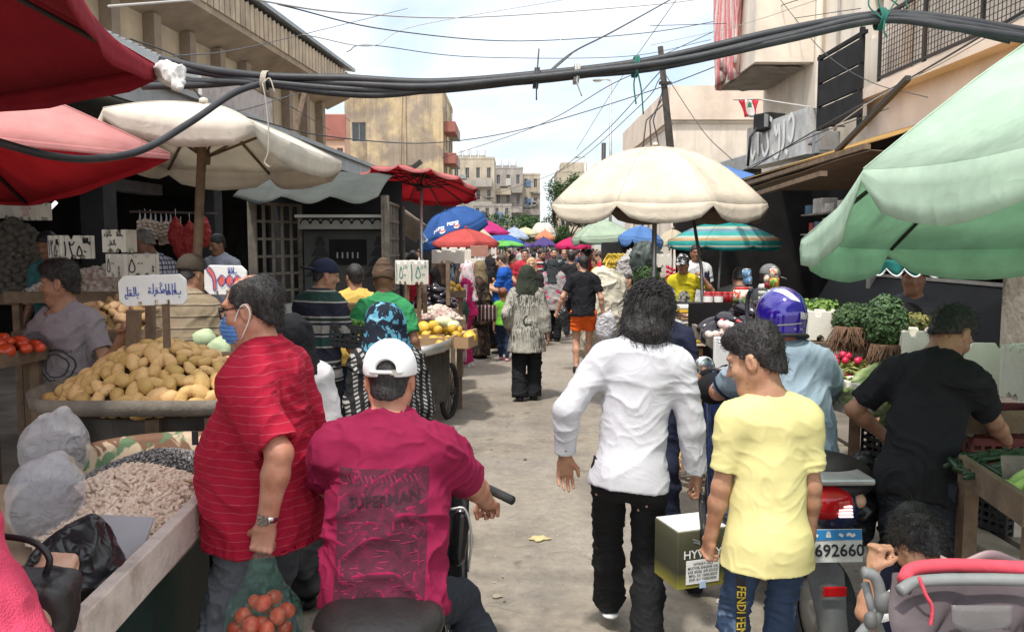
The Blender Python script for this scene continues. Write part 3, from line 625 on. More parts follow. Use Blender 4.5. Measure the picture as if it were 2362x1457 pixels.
def wallgrid(mb,W,H,ops,dep,fx=lambda x,y,z:(x,y,z)):
 us=sorted({0,W}|{o[0]for o in ops}|{o[0]+o[2]for o in ops});vs=sorted({0,H}|{o[1]for o in ops}|{o[1]+o[3]for o in ops})
 for a,c in zip(us,us[1:]):
  for e,f in zip(vs,vs[1:]):
   if c-a<1e-5 or f-e<1e-5:continue
   mu,mv=(a+c)/2,(e+f)/2
   if any(o[0]<mu<o[0]+o[2]and o[1]<mv<o[1]+o[3]for o in ops):continue
   mb.add([fx(a,0,e),fx(c,0,e),fx(c,0,f),fx(a,0,f)],[(0,1,2,3)])
 for o in ops:
  a,e,c,f=o[0],o[1],o[0]+o[2],o[1]+o[3]
  for p,r_ in(((a,e),(c,e)),((c,e),(c,f)),((c,f),(a,f)),((a,f),(a,e))):
   mb.add([fx(p[0],0,p[1]),fx(p[0],dep,p[1]),fx(r_[0],dep,r_[1]),fx(r_[0],0,r_[1])],[(0,1,2,3)])
def window(parent,o,dep,fx,fm='frame',gm='glass',mull=1):
 m=MB();t=.05;y0=dep-.06;a,e,c,f=o[0],o[1],o[0]+o[2],o[1]+o[3]
 def bx(x0,z0,x1,z1,ya,yb):
  V=[fx(x,y,z)for z in(z0,z1)for y in(ya,yb)for x in(x0,x1)]
  m.add(V,[(0,2,3,1),(4,5,7,6),(0,1,5,4),(2,6,7,3),(0,4,6,2),(1,3,7,5)])
 bx(a,e,a+t,f,y0,dep);bx(c-t,e,c,f,y0,dep);bx(a+t,e,c-t,e+t,y0,dep);bx(a+t,f-t,c-t,f,y0,dep)
 for i in range(mull):x=a+(c-a)*(i+1)/(mull+1);bx(x-t*.4,e+t,x+t*.4,f-t,y0+.01,dep-.01)
 wf=m.build('window',M_[fm],parent)
 m=MB();bx(a+t,e+t,c-t,f-t,dep-.02,dep+.02);m.build('pane',M_[gm],wf);return wf
def bldg(name,label,loc,rz,W,D,H,m,front=(),right=(),left=(),dep=.18,cat='building',fm='frame',roofm='conc',par=.6):
 t=thing(name,label,cat,loc,rz);mb=MB()
 fr=lambda x,y,z:(x,y,z);fl=lambda x,y,z:(y,D-x,z);frr=lambda x,y,z:(W-y,x,z)
 wallgrid(mb,W,H,front,dep,fr);wallgrid(mb,D,H,right,dep,frr);wallgrid(mb,D,H,left,dep,fl)
 mb.add([(0,D,0),(W,D,0),(W,D,H),(0,D,H)],[(1,0,3,2)]);mb.build('wall',M_[m],t)
 for ops,fx in((front,fr),(right,frr),(left,fl)):
  for o in ops:window(t,o,dep,fx,o[4]if len(o)>4 else fm,o[5]if len(o)>5 else 'glass',2 if o[2]>1.6 else 1)
 r_=MB();r_.span((.02,.02,H-.25),(W-.02,D-.02,H-.05))
 for lo,hi in(((-.05,-.05,H),(W+.05,.2,H+par)),((-.05,D-.2,H),(W+.05,D+.05,H+par)),((-.05,.2,H),(.2,D-.2,H+par)),((W-.2,.2,H),(W+.05,D-.2,H+par))):r_.span(lo,hi)
 r_.build('roof',M_[m if par<.5 else m],t)
 return t
def balcony(t,x0,x1,y0,y1,z,h,m='cream',rail=None):
 mb=MB();mb.span((x0,y0,z),(x1,y1,z+.16));s_=mb.build('balcony',M_[m],t)
 mb=MB()
 if rail is None:
  for lo,hi in(((x0,y0,z+.16),(x1,y0+.1,z+h)),((x0,y0+.1,z+.16),(x0+.1,y1,z+h)),((x1-.1,y0+.1,z+.16),(x1,y1,z+h))):mb.span(lo,hi)
  mb.build('balcony_wall',M_[m],s_)
 else:
  n=max(2,int((x1-x0)/.14))
  for i in range(n+1):x=x0+.03+(x1-x0-.06)*i/n;mb.bar((x,y0+.03,z+.16),(x,y0+.03,z+h),.02)
  mb.bar((x0,y0+.03,z+h),(x1,y0+.03,z+h),.05);mb.build('railing',M_[rail],s_)
 return s_
def tanks(spots,par_label):
 for i,(p,r_,h,lab)in enumerate(spots):
  o=MB().lathe([(.01,0),(r_,0),(r_,h*.28),(r_*1.03,h*.3),(r_,h*.32),(r_,h*.8),(r_*.7,h*.93),(r_*.3,h),(.01,h)],n=14).build('water_tank',M_['tank'],None,p);tag(o,lab,'water tank')
LB=thing('market_building','sandy building with jutting fluted top storey and pointed windows, behind the left stalls','building',(-13.3,22,0),90-5.4)
L=26.3;zb=9.75
arch=[(3.4+i*2.55*1.0,5.0,.9,2.2)for i in range(9)]
mb=MB();wallgrid(mb,L,zb,arch,.35);mb.add([(L,0,0),(L,12,0),(L,12,zb),(L,0,zb)],[(0,1,2,3)]);mb.add([(0,12,0),(0,0,0),(0,0,zb),(0,12,zb)],[(0,1,2,3)])
mb.build('wall',M_['sand'],LB)
for o in arch:
 wf=window(LB,o,.35,lambda x,y,z:(x,y,z),'sandd','glass',1)
 x,z,ww,hh=o[:4];mb=MB()
 for s_ in(-1,1):
  xc=x+ww/2;pts=[(xc+s_*ww/2,z+hh*.55)]+[(xc+s_*ww/2*(1-t**1.7),z+hh*(.55+.45*t))for t in(.25,.5,.75,1.)]+[(xc+s_*ww/2,z+hh)]
  mb.prism([(a,.004,c)for a,c in pts],(0,.3,0))
 mb.build('arch_head',M_['sand'],wf)
 mb=MB()
 for s_ in(-1,1):mb.bar((x+ww/2+s_*(ww/2+.16),-.05,z-.2),(x+ww/2+s_*(ww/2+.16),-.05,z+hh*.75),.1,.1);mb.bar((x+ww/2+s_*(ww/2+.16),-.05,z+hh*.75),(x+ww/2,-.05,z+hh+.3),.1,.1)
 mb.build('arch_moulding',M_['sandd'],wf)
for i in range(11):
 x=2.1+i*2.55
 if x<L:MB().span((x-.24,-.42,0),(x+.24,-.01,zb+.05)).build('pier',M_['sandd'],LB)
mb=MB();so_=[(-.5,0.,zb),(-.5,-1.35,zb+.62),(-.5,-1.35,zb+.86),(-.5,.0,zb+.86)]
mb.prism([(p[0],p[1],p[2])for p in so_],(L+1.2,0,0));mb.build('soffit',M_['soffit'],LB)
mb=MB()
nf=58
for i in range(nf):
 x=-.5+(L+1.2)*i/nf;x1=x+(L+1.2)/nf*.80
 mb.prism([(x,-1.42,zb+.87),(x1,-1.42,zb+.87),(x1,-1.42,zb+1.86),((x+x1)/2+.1,-1.42,zb+2.0),(x,-1.42,zb+1.86)],(0,.3,0))
mb.build('fluted_parapet',M_['flute'],LB)
mb=MB();mb.span((-.5,-1.2,zb+.87),(L+.7,-1.0,zb+1.9));mb.build('parapet_backing',M_['sandd'],LB)
mb=MB();mb.prism([(-.8,-1.62,zb+2.16),(-.8,-1.62,zb+2.34),(-.8,3,zb+3.0),(-.8,3,zb+2.85)],(L+1.8,0,0));mb.build('roof',M_['gmetal'],LB)
mb=MB();mb.span((-.5,-.9,zb+1.5),(L+.6,-.7,zb+2.4));mb.build('roof_shade_strip',M_['black'],LB)  # solid black strip imitates the shade beneath the roof edge
bl=bldg('roof_house','small yellowish rooftop room above the sandy building',P(640,140,58)-Vector((0,0,4)),0,2.4,3,4.9,'peach',par=.2)
tanks([((P(598,62,50)),.55,1.2,'grey water tank on the sandy building, alone at the left'),(P(640,98,54),.5,1.2,'grey water tank beside the yellowish rooftop room, left of the pair'),(P(657,100,55),.5,1.2,'grey water tank beside the yellowish rooftop room, right of the pair')],'')
HB=thing('market_hall','low market hall with grey metal roof edge, dark open shops beneath','building',(-6.25,3,0),90-4.15)
mb=MB()
mb.span((0,0,4.0),(34,.08,4.42));mb.span((0,-.10,4.36),(34,0,4.46));mb.build('fascia',M_['gmetal'],HB)
mb=MB();mb.prism([(0,.09,4.3),(0,.09,4.4),(0,7.5,5.9),(0,7.5,5.8)],(34,0,0));mb.build('roof',M_['gmetal'],HB)
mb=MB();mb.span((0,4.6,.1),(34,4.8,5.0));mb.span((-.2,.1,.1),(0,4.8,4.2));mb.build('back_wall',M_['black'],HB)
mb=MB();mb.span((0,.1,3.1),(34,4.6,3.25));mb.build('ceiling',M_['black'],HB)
for i in range(9):MB().span((1.5+i*3.7,.25,.1),(1.85+i*3.7,.6,4.0)).build('column',M_['black2'],HB)
mb=MB();mb.span((11.6,-.03,4.47),(15,.03,5.0));mb.build('white_panel',mat('dull_white',(.46,.42,.40),.8,.1,dirt=.4),HB)
mb=MB()
for i in range(60):mb.bar((2+i*.19,.3,5.0),(2+i*.19,1.6,5.3),.05,.03)
mb.build('corrugated_strip',M_['gmetal'],HB)
for i in range(5):MB().span((.6+i*3.6,3.9,1.0),(3.4+i*3.6,4.55,1.05)).build('shelf',M_['woodg'],HB)
mb=MB();mb.span((8.0,1.2,2.82),(12.5,1.5,3.02));mb.build('shop_sign',mat('dull_sign',(.10,.10,.105),.7,.3,3.),HB)
tag(MB().bar(P(712,395,30),P(803,268+100,30),.2).build('roof_beam',M_['iron']),'dark iron beam jutting up from the hall roof behind the red umbrella','beam')
tag(MB().bar(P(925,408,24),P(972,372,24),.17,.12).build('roof_beam',M_['iron']),'short dark iron beam tilted up above the red umbrella','beam')
tag(MB().bar(P(680,312,22),P(703,215,22),.13).build('drain_pipe',M_['wood']),'rusty brown pipe leaning against the sandy wall by the last arch','pipe')
tag(solid(MB().grid([[P(60,232,7.6),P(150,226,7.9)],[P(52,272,7.0),P(128,268,7.3)]],False).build('blue_sheet',mat('blue_sheet',(.17,.42,.55),.6,.1)),.02),'pale blue sheet panel showing between the two red umbrellas','panel')
tag(solid(MB().grid([[P(148,226,8.3),P(290,250,8.9)],[P(128,268,7.6),P(250,262,8.2)]],False).build('striped_sheet',mat('streaky_sheet',lambda b:b.mix(b.ramp(b.noise(9.,3,dist=1.2),[(.45,0.),(.55,1.)]),(.42,.38,.34),(.15,.12,.10)),.8)),.02),'streaky grey brown awning sheet above the cream umbrella','awning')
def rows(u,vs,w_,h_,*st):return[(u,v,w_,h_)+st for v in vs]
T=P(800,400,85);TW=bldg('apartment_tower','tall yellowish apartment block with peeling plaster and a blank flank',(P(848,400,85).x,85,0),0,7.7,14,17.4,'tan',front=[(4.15,5.2,.38,.4),(4.15,9.6,.38,.4)],right=[(a,v,1.2,1.5)for v in(2.4,5.6,8.8,12.0,14.6)for a in(1.2,4.2,8.2,11.2)],par=.5)
mb=MB();mb.tube([(3.9,-.12,0),(3.9,-.12,17.6)],.1,6);mb.tube([(3.3,-.12,0),(3.35,-.12,9),(3.6,-.12,17)],.05,6);mb.build('drain_pipe',M_['soffit'],TW)
for v in(3.9,7.1,10.3,13.5):
 balcony(TW,7.72,8.9,1.0,5.2,v,1.05,'redw');balcony(TW,7.72,8.7,7.6,12.4,v+.4,1.05,'oldg')
W2=bldg('stair_wing','narrow recessed wing of the yellowish block with glazed stair windows',(P(797,400,87).x,87,0),0,2.35,12,17.2,'tan',front=[(.75,12.6,1.45,2.0),(.75,8.0,1.45,2.2),(.75,4.4,1.45,2.2),(.75,.6,1.45,2.2)],par=.3)
for i,c in enumerate(((.55,.25,.35),(.42,.28,.5),(.6,.42,.45))):
 G=[[(P(816,320,86.6).x+i*.42+a*.36,86.75+.03*math.sin(a*9),10.0-b_*(.55+.1*i))for a in np.linspace(0,1,5)]for b_ in np.linspace(0,1,4)]
 tag(solid(MB().grid(G).build('hung_laundry',cloth('laundry%d'%i,c)),.02),['pinkish cloth drying outside the stair wing, left of three','purple cloth drying outside the stair wing, middle of three','pale pink cloth drying outside the stair wing, right of three'][i],'laundry')
PB=bldg('pink_building','pink building with red balcony bands seen left of the yellowish block',(P(748,400,70).x,70,0),0,1.75,2.5,12.6,'pinkw',front=[(.15,9.0,.55,1.0),(1.1,9.0,.5,1.0),(.15,5.8,.55,1.0),(1.1,5.8,.5,1.0)],par=.2)
for z,h in((10.7,2.0),(7.4,.7),(4.6,.9)):MB().span((-.4,-.22,z),(1.9,-.02,z+h)).build('balcony_band',M_['redw' if z>5 else 'white'],PB)
def wins(W,H,nx,z0,dz,ww,hh,skip=()):
 o=[];nz=int((H-z0-hh)/dz)+1
 for j in range(nz):
  for i in range(nx):
   if(i,j)not in skip:o.append((W*(i+.5)/nx-ww/2,z0+j*dz,ww,hh))
 return o
def far(name,label,px0,px1,ytop,Y,m,nx,D=10,**k):
 a=P(px0,ytop,Y);c=P(px1,ytop,Y);W=c.x-a.x;H=a.z
 t=bldg(name,label,(a.x,Y,0),0,W,D,H-.3,m,front=wins(W,H-.3,nx,2.2,3.1,W/nx*.36,1.5),right=wins(D,H-.3,3,2.2,3.1,1.2,1.5),par=.3,**k)
 for _ in range(16):
  x,z=rng.uniform(.3,W-1.2),rng.uniform(2,H-2.2);j=rng.randrange(3);MB().span((x,-.42 if j else-.10,z),(x+(.8,.9,1.3)[j],-.04,z+(1.1,.6,.12)[j])).build(('laundry','air_conditioner','window_ledge')[j],[cloth('wash%d'%rng.randrange(4),rng.choice(((.5,.48,.45),(.12,.2,.35),(.4,.12,.1),(.3,.3,.28)))),M_['gmetal'],M_['oldg']][j],t)
 return t,W,H,a
t,W,H,a=far('apartment_block','old beige apartment block with tanks on top, right behind the yellowish tower',1040,1140,362,120,'oldw',4)
for z in(4.0,7.1,10.2):balcony(t,.3,W-.3,-1.1,-.02,z,.95,'oldg')
tanks([((a.x+1.0+i*1.15,122,H),.5,1.5,'grey rooftop tank in the row above the old beige block, %s'%s_)for i,s_ in enumerate(('leftmost','second from left','third from left','rightmost'))],'')
t,W,H,a=far('apartment_block','grey apartment block with cluttered balconies left of the street end',1138,1206,385,132,'oldg',3)
for z in(3.6,6.7,9.8):balcony(t,.2,W*.6,-1.2,-.02,z,.95,'oldw');balcony(t,W*.62,W-.1,-1.0,-.02,z+.3,.9,'oldg')
tanks([((a.x+.8+i*1.2,134,H),.5,1.4,'white rooftop tank above the cluttered grey block, %s'%s_)for i,s_ in enumerate(('left one','middle one','right one'))],'')
t,W,H,a=far('apartment_block','narrow pale block with shutters closing the street end',1202,1246,400,140,'oldw',2)
for z in(3.8,6.9):balcony(t,.1,W-.1,-1.2,-.02,z,.95,'oldg')
t,W,H,a=far('apartment_block','low worn block at the far left street end above the umbrellas',1090,1180,470,108,'oldg',4)
balcony(t,.3,W-.3,-1,-.02,3.6,.9,'oldw')
t,W,H,a=far('apartment_block','pale block with dish and rooftop room behind the big tan umbrella',1286,1372,392,125,'oldw',4)
MB().span((.6,1,H-.3),(W*.8,6,H+1.2)).build('roof_room',M_['oldw'],t)
RB=bldg('peach_building','low peach building with flat parapet and a steel canopy, behind the utility pole',(P(1552,300,29).x,29,0),0,5.0,12,6.1,'cream',front=[(1.9,2.3,1.0,1.6)],left=[(2,2.5,1.4,1.6),(6,2.5,1.4,1.6)],par=.1)
mb=MB();mb.span((-.15,-.15,6.2),(5.2,12,7.35));mb.build('upper_parapet',M_['peach'],RB)
mb=MB();mb.bar((.4,-2.5,4.1),(3.2,-1.2,4.95),.3,.45);mb.bar((3.2,-1.2,4.95),(5.2,-1.0,5.0),.2,.4);mb.build('steel_beam',M_['gmetal'],RB)
mb=MB();mb.prism([(.5,-2.2,4.0),(3.2,-1.0,4.75),(5.2,-.9,4.8),(5.2,-.2,4.7),(.8,-.2,4.0)],(0,0,-.12));mb.build('canopy',M_['black2'],RB)
AB=thing('apartment_house','cream apartment house with balconies, striped curtain and worn plaster on the right','building',(6.35,21.2,0),-90+.6)
AL=15.
ops=[(3.9,6.9,.9,1.9),(6.15,5.55,.42,.85),(10.6,4.3,1.3,2.1),(12.6,4.4,1.2,2.2),(1.6,3.9,.8,.9),(13.4,7.2,1.0,1.6),(9.2,7.3,1.0,1.5)]
mb=MB();wallgrid(mb,AL,13,ops,.22);mb.add([(0,9,0),(0,0,0),(0,0,13),(0,9,13)],[(0,1,2,3)]);mb.add([(AL,0,0),(AL,9,0),(AL,9,13),(AL,0,13)],[(0,1,2,3)]);mb.build('wall',M_['cream'],AB)
for i,o in enumerate(ops):
 window(AB,o,.22,lambda x,y,z:(x,y,z),'shade' if i!=1 else 'frame','glass' if i not in(1,)else 'shade',2 if i in(2,3)else 1)
mb=MB();mb.span((.15,-1.25,5.75),(3.4,-.01,9.5));bay=mb.build('balcony',M_['cream'],AB)
mb=MB();mb.grid([[(.35+i*.28,-1.2+j*.14,5.735-.05*vnoise(np.array([[i*.7,j*.7,3]]))[0])for i in range(11)]for j in range(9)],True);mb.build('broken_soffit',M_['conc'],bay)
mb=MB();mb.tube([(3.95,-.12,0),(3.95,-.12,12.5)],.07,8);mb.build('drain_pipe',M_['cream'],AB)
mb=MB();mb.tube([(4.75,-.05,1),(4.75,-.05,12.5)],.03,6);mb.build('conduit',M_['frame'],AB)
mb=MB();mb.span((7.2,-.5,3.4),(AL,-.02,4.25));mb.span((7.2,-.75,4.25),(AL,-.0,4.42));mb.build('terrace_parapet',M_['peach'],AB)
mb=MB()
for x in np.linspace(8.0,AL,6):mb.bar((x,-.68,4.42),(x,-.68,5.42),.045)
mb.bar((8.0,-.68,5.42),(AL,-.68,5.42),.05);mb.bar((8.0,-.68,4.5),(AL,-.68,4.5),.04)
for x in np.arange(8.05,AL,.085):mb.bar((x,-.68,4.5),(x,-.68,5.42),.008)
for z in np.arange(4.58,5.4,.085):mb.bar((8.0,-.68,z),(AL,-.68,z),.008)
mb.build('terrace_railing',M_['iron'],AB)
mb=MB();mb.span((7.9,-.9,6.6),(AL,-.01,6.85));mb.span((7.9,-.9,6.85),(AL,-.78,7.5));mb.build('upper_balcony',M_['peach'],AB)
mb=MB();mb.span((7.2,-.2,4.42),(7.7,-.03,9.5));mb.build('pilaster',M_['peach'],AB)
mb=MB()
for i in range(3):mb.span((5.8,-.8+.0*i,4.0+i*.42),(7.6,-.74,4.38+i*.42))
mb.bar((5.8,-.77,3.2),(5.8,-.77,5.35),.07);mb.bar((7.55,-.77,3.8),(7.55,-.77,5.4),.07);mb.bar((5.7,-.77,5.3),(7.7,-.77,5.3),.06)
mb.build('metal_screen',M_['black2'],AB)
def drape(name,label,cat,tl,tr,drop,m,amp=.05,nf=7,seed=0,taper=.7,nrm=(0,-1,0),skew=0.):
 tl,tr=Vector(tl),Vector(tr);n=Vector(nrm);G=[]
 for j in range(14):
  v=j/13;row=[]
  for i in range(37):
   u=i/36;c=.5+(u-.5)*(1-(1-taper)*math.sin(v*PI*.55));p=tl.lerp(tr,c)+Vector((0,0,-drop*v*(1+.08*math.sin(u*9+seed))))+(tr-tl)*skew*v
   row.append(p+n*(amp*(.3+v)*math.sin(u*nf*2*PI+seed+2*v)+.02))
  G.append(row)
 o=MB().grid(G).build(name,m);solid(o,.006);return tag(o,label,cat)
curt=cloth('striped_curtain',stripes(1,.16,[(0,(.58,.20,.20)),(.3,(.62,.45,.42)),(.45,(.58,.17,.18)),(.62,(.60,.36,.34)),(.8,(.64,.54,.50))],.01),fold=.1)
drape('balcony_curtain','red and white striped curtain hanging from the cream balcony','curtain',(5.0,20.9,8.6),(5.06,18.3,8.6),2.75,curt,.09,5,1,.72,(-1,0,0),.0)
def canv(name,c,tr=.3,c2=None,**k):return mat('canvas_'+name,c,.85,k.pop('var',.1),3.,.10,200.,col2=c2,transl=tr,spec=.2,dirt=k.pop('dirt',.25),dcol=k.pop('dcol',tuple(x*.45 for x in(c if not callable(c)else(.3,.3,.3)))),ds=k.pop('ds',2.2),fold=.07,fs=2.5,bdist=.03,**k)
def umbrella(label,apex,rim,m,val=.14,bow=.03,sag=.03,bulge=.05,base=None,pole=(.02,'steel'),ribs=True,notch=.3,ribm='iron',group=None,vm=None,vout=.03,grp=None,hubdrop=.35,um=None,rings=9):
 apex=Vector(apex);rim=[Vector(p)for p in rim];n=len(rim);base=Vector(base)if base is not None else Vector((apex.x,apex.y,0))
 t=thing('umbrella',label,'umbrella',base,0,grp);A=apex-base;Rm=[p-base for p in rim];c=sum(Rm,Vector())/n
 axis=(A-c).normalized();na=8;G=[]
 def rp(k,tt):
  p=A.lerp(Rm[k%n],tt);return p+axis*bulge*math.sin(PI*min(1,tt))
 for i in range(rings+1):
  tt=i/rings;row=[]
  for k in range(n):
   for a in range(na):
    x=a/na;p=rp(k,tt).lerp(rp(k+1,tt),x);s_=math.sin(PI*x)
    p=p+(c-p)*bow*s_*tt-axis*sag*s_*math.sin(PI*tt*.8);row.append(p)
  G.append(row)
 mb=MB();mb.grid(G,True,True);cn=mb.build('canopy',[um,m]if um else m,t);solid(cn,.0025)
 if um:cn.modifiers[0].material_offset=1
 if val:
  V2=[]
  for j in range(4):
   row=[]
   for k in range(n):
    for a in range(na):
     x=a/na;p=G[-1][k*na+a];o=(p-c);o-=axis*o.dot(axis);o.normalize()
     Lv=val*(notch+(1-notch)*math.sin(PI*x)**.4)
     row.append(p+(o*vout-axis*.6*1-Vector((0,0,.4))).normalized()*Lv*j/3+o*.012*math.sin(k*3+a*1.9)*j/3)
   V2.append(row)
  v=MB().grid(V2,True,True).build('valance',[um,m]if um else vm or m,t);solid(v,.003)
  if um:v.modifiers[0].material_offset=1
 if ribs:
  ring=A-axis*hubdrop
  for k in range(n):
   r=MB().tube([rp(k,.04)-axis*.03,rp(k,.5)-axis*.025,rp(k,.99)-axis*.018],.009 if n>6 else .012,5).build('rib',M_[ribm],t)
   MB().tube([rp(k,u_)+axis*.004 for u_ in np.linspace(.05,1,8)],.0035,5).build('seam',m,t)
   MB().tube([ring,rp(k,.48)-axis*.03],.008 if n>6 else .011,5).build('strut',M_[ribm],r)
  MB().lathe([(.001,-.05),(.04,-.05),(.045,0),(.04,.05),(.001,.05)],ring,10).build('hub',M_[ribm],t)
 MB().lathe([(.001,.03),(.03,.02),(.035,-.01),(.001,-.02)],A+axis*.02,10).build('finial',m,t)
 if pole:MB().tube([(0,0,0),A*.5+Vector((0,0,0)),A],pole[0],8).build('pole',M_[pole[1]],t)
 return t
def ring(c,Rr,n,rot=0.,tx=0.,ty=0.,rise=0.):
 Mx=Euler((R(tx),R(ty),0)).to_matrix();c=Vector(c)
 return[c+Mx@Vector((Rr*math.cos(R(rot)+2*PI*k/n),Rr*math.sin(R(rot)+2*PI*k/n),-rise))for k in range(n)]
def umb(label,px,py,Y,wpx,hpx,m,n=8,rot=22.5,tx=0,ty=0,base=None,**k):
 a=P(px,py,Y);s_=Y/F
 return umbrella(label,a,ring(a,wpx/2*s_,n,rot,tx,ty,hpx*s_),m,base=base,**k)
CV=dict(dred=canv('dark_red',(.27,.014,.026),.2),pink=canv('faded_red',(.70,.30,.29),.4,c2=(.72,.36,.34)),pinku=canv('deep_red',(.46,.03,.045),.4),tanu=canv('shaded_tan',(.22,.17,.135),.1),mintu=canv('mint_lining',(.42,.69,.50),.55,dirt=.4,dcol=(.2,.34,.25)),cream=canv('cream',(.74,.69,.60),.32,dirt=.15),tan=canv('tan',(.60,.525,.415),.10,dirt=.12),mint=canv('mint',(.66,.79,.67),.5,c2=(.61,.75,.625),dirt=.5,dcol=(.26,.36,.28),ds=2.6),red=canv('red',(.58,.045,.075),.45,dirt=.1),navy=canv('navy',(.035,.10,.30),.15),coral=canv('coral',(.60,.11,.10),.35),beige=canv('beige',(.52,.45,.33),.2),mag=canv('magenta',(.62,.045,.24),.35),blue=canv('blue',(.05,.15,.46),.3),lblue=canv('pale_blue',(.42,.50,.64),.3),yell=canv('yellow_white',(.70,.64,.42),.3),wht=canv('white',(.74,.72,.66),.3),orng=canv('orange',(.68,.30,.17),.35),purp=canv('purple',(.10,.07,.22),.25),green=canv('lime',(.20,.58,.14),.45),hpink=canv('hot_pink',(.66,.04,.17),.4),pgreen=canv('pale_green',(.42,.52,.40),.3),blue2=canv('sky_blue',(.13,.27,.58),.35),spink=canv('soft_pink',(.72,.42,.40),.35),tarp=canv('tarp_grey_green',(.06,.066,.06),.03),teal=canv('teal',(.03,.22,.19),.3))  # tan canopy's underside shade is put into its own brown colour
CV['stripe']=canv('striped',stripes(2,.42,[(0,(.02,.30,.28)),(.14,(.50,.55,.48)),(.2,(.04,.36,.33)),(.36,(.55,.36,.20)),(.46,(.50,.56,.46)),(.54,(.08,.42,.40)),(.7,(.22,.30,.42)),(.78,(.45,.52,.42)),(.88,(.02,.30,.28))],.002),.35,dirt=.05,dcol=(.1,.1,.1))
a=Vector((-2.22,1.76,2.98))
umbrella('dark red umbrella overhead at the upper left, white rag tied to its tip',a,ring(a,1.4,8,36.9,0,0,.53),CV['dred'],val=.07,bow=.03,pole=(.025,'steel'),notch=.6,base=(-2.22,1.76,.12))
tag(SDF().cone(P(380,163,2.6),P(398,178,2.56),.026,.02).cone(P(398,178,2.56),P(414,204,2.53),.02,.012).ell(P(396,160,2.57),(.035,.02,.016)).build('rag',.006,cloth('rag',(.62,.60,.58)),None,folds(.012,26,26,4)),'white rag knotted round the tip of the dark red umbrella','rag')
a=Vector((-3.3,4.06,3.04))
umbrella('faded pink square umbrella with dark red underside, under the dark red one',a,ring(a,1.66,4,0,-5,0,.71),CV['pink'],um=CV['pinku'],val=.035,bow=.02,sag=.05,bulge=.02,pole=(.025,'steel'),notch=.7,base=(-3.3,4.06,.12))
a=P(470,240,6.1)
umbrella('big cream umbrella on a brown wooden pole above the potato stalls',a,[P(238,250,5.25),P(585,284,4.95),P(788,374,6.2),P(622,398,7.3),P(388,388,7.3),P(196,300,6.5)],CV['cream'],val=.17,bow=.02,sag=.02,bulge=.03,pole=(.035,'wood'),notch=.35,ribm='wood',base=(-2.45,6.1,.12),hubdrop=.42)
a=P(972,400,11.5)
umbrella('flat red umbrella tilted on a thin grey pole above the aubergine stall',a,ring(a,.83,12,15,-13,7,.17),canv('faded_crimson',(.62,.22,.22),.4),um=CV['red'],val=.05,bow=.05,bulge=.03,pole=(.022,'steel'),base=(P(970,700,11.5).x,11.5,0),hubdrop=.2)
pep=umb('navy blue umbrella with white and red lettering, tilted to the left',1028,488,19.,176,42,CV['navy'],8,22.5,8,-22,val=.22,bow=.03,bulge=.16,notch=.8,pole=(.022,'steel'),base=(P(1040,600,19).x,19,0))
umb('coral red square umbrella with upturned corners below the navy one',1075,527,17.,162,33,CV['coral'],4,20,val=.10,pole=(.02,'steel'))
umb('beige umbrella just behind the coral one',1092,513,21.,122,48,CV['beige'],8,val=.10,ribs=False)
umb('bright magenta umbrella seen behind the beige one',1100,500,24.,168,36,CV['mag'],4,25,val=.06,ribs=False)
umb('strong blue umbrella right of the beige one on a leaning pole',1157,537,26.,104,22,CV['blue'],6,10,val=.14,ribs=False,base=(P(1142,600,26).x,26,0))
umb('lime green low umbrella under the strong blue one',1160,556,23.,108,9,CV['green'],8,val=.03,ribs=False)
umb('pale grey blue umbrella farther down the street',1186,523,32.,74,24,CV['lblue'],8,val=.08,ribs=False)
umb('cream and yellow umbrella far down the street',1212,524,38.,62,14,CV['yell'],6,val=.08,ribs=False)
umb('round white umbrella at the end of the row of stalls',1252,518,42.,62,22,CV['wht'],10,val=.15,ribs=False,bulge=.3)
umb('orange umbrella under the round white one',1257,530,39.,52,18,CV['orng'],6,val=.1,ribs=False)
umb('dusky purple umbrella over the crowd in the street middle',1254,547,33.,62,18,CV['purp'],8,val=.06,ribs=False)
umb('dark violet low umbrella beside the dusky purple one',1213,559,36.,40,9,CV['purp'],8,val=.05,ribs=False)
umb('hot pink umbrella low on the right of the crowd',1322,546,28.,88,20,CV['hpink'],6,10,val=.12,ribs=False)
umb('pale green canvas umbrella under the big tan one',1385,505,19.,172,40,CV['pgreen'],4,50,0,-4,val=.17,pole=(.02,'steel'),base=(P(1421,600,19).x,19,0))
umb('soft pink umbrella half hidden behind the sky blue one',1432,537,23.,70,16,CV['spink'],8,val=.06,ribs=False)
umb('sky blue umbrella with white piping beside the striped one',1482,520,16.,104,30,CV['blue2'],6,0,0,6,val=.18,pole=(.018,'steel'),ribs=False)
umb('dull tan umbrella behind the striped one',1552,528,17.,80,30,CV['beige'],8,val=.08,ribs=False)
umb('teal and orange striped umbrella on the right under the awning',1668,508,12.6,262,46,CV['stripe'],8,15,val=.14,notch=.6,pole=(.022,'steel'),base=(P(1650,700,12.6).x,12.6,.13),bow=.02)
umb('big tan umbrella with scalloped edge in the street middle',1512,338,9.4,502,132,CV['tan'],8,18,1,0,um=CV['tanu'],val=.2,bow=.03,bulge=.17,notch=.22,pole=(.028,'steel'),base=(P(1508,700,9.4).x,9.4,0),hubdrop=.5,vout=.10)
tag(MB().tube([P(1598,495,9.9),P(1618,620,9.6),(P(1632,700,9.4).x,9.4,0)],.02,8).build('pole',M_['steel']),'bare grey pole leaning just right of the tan umbrella','pole')
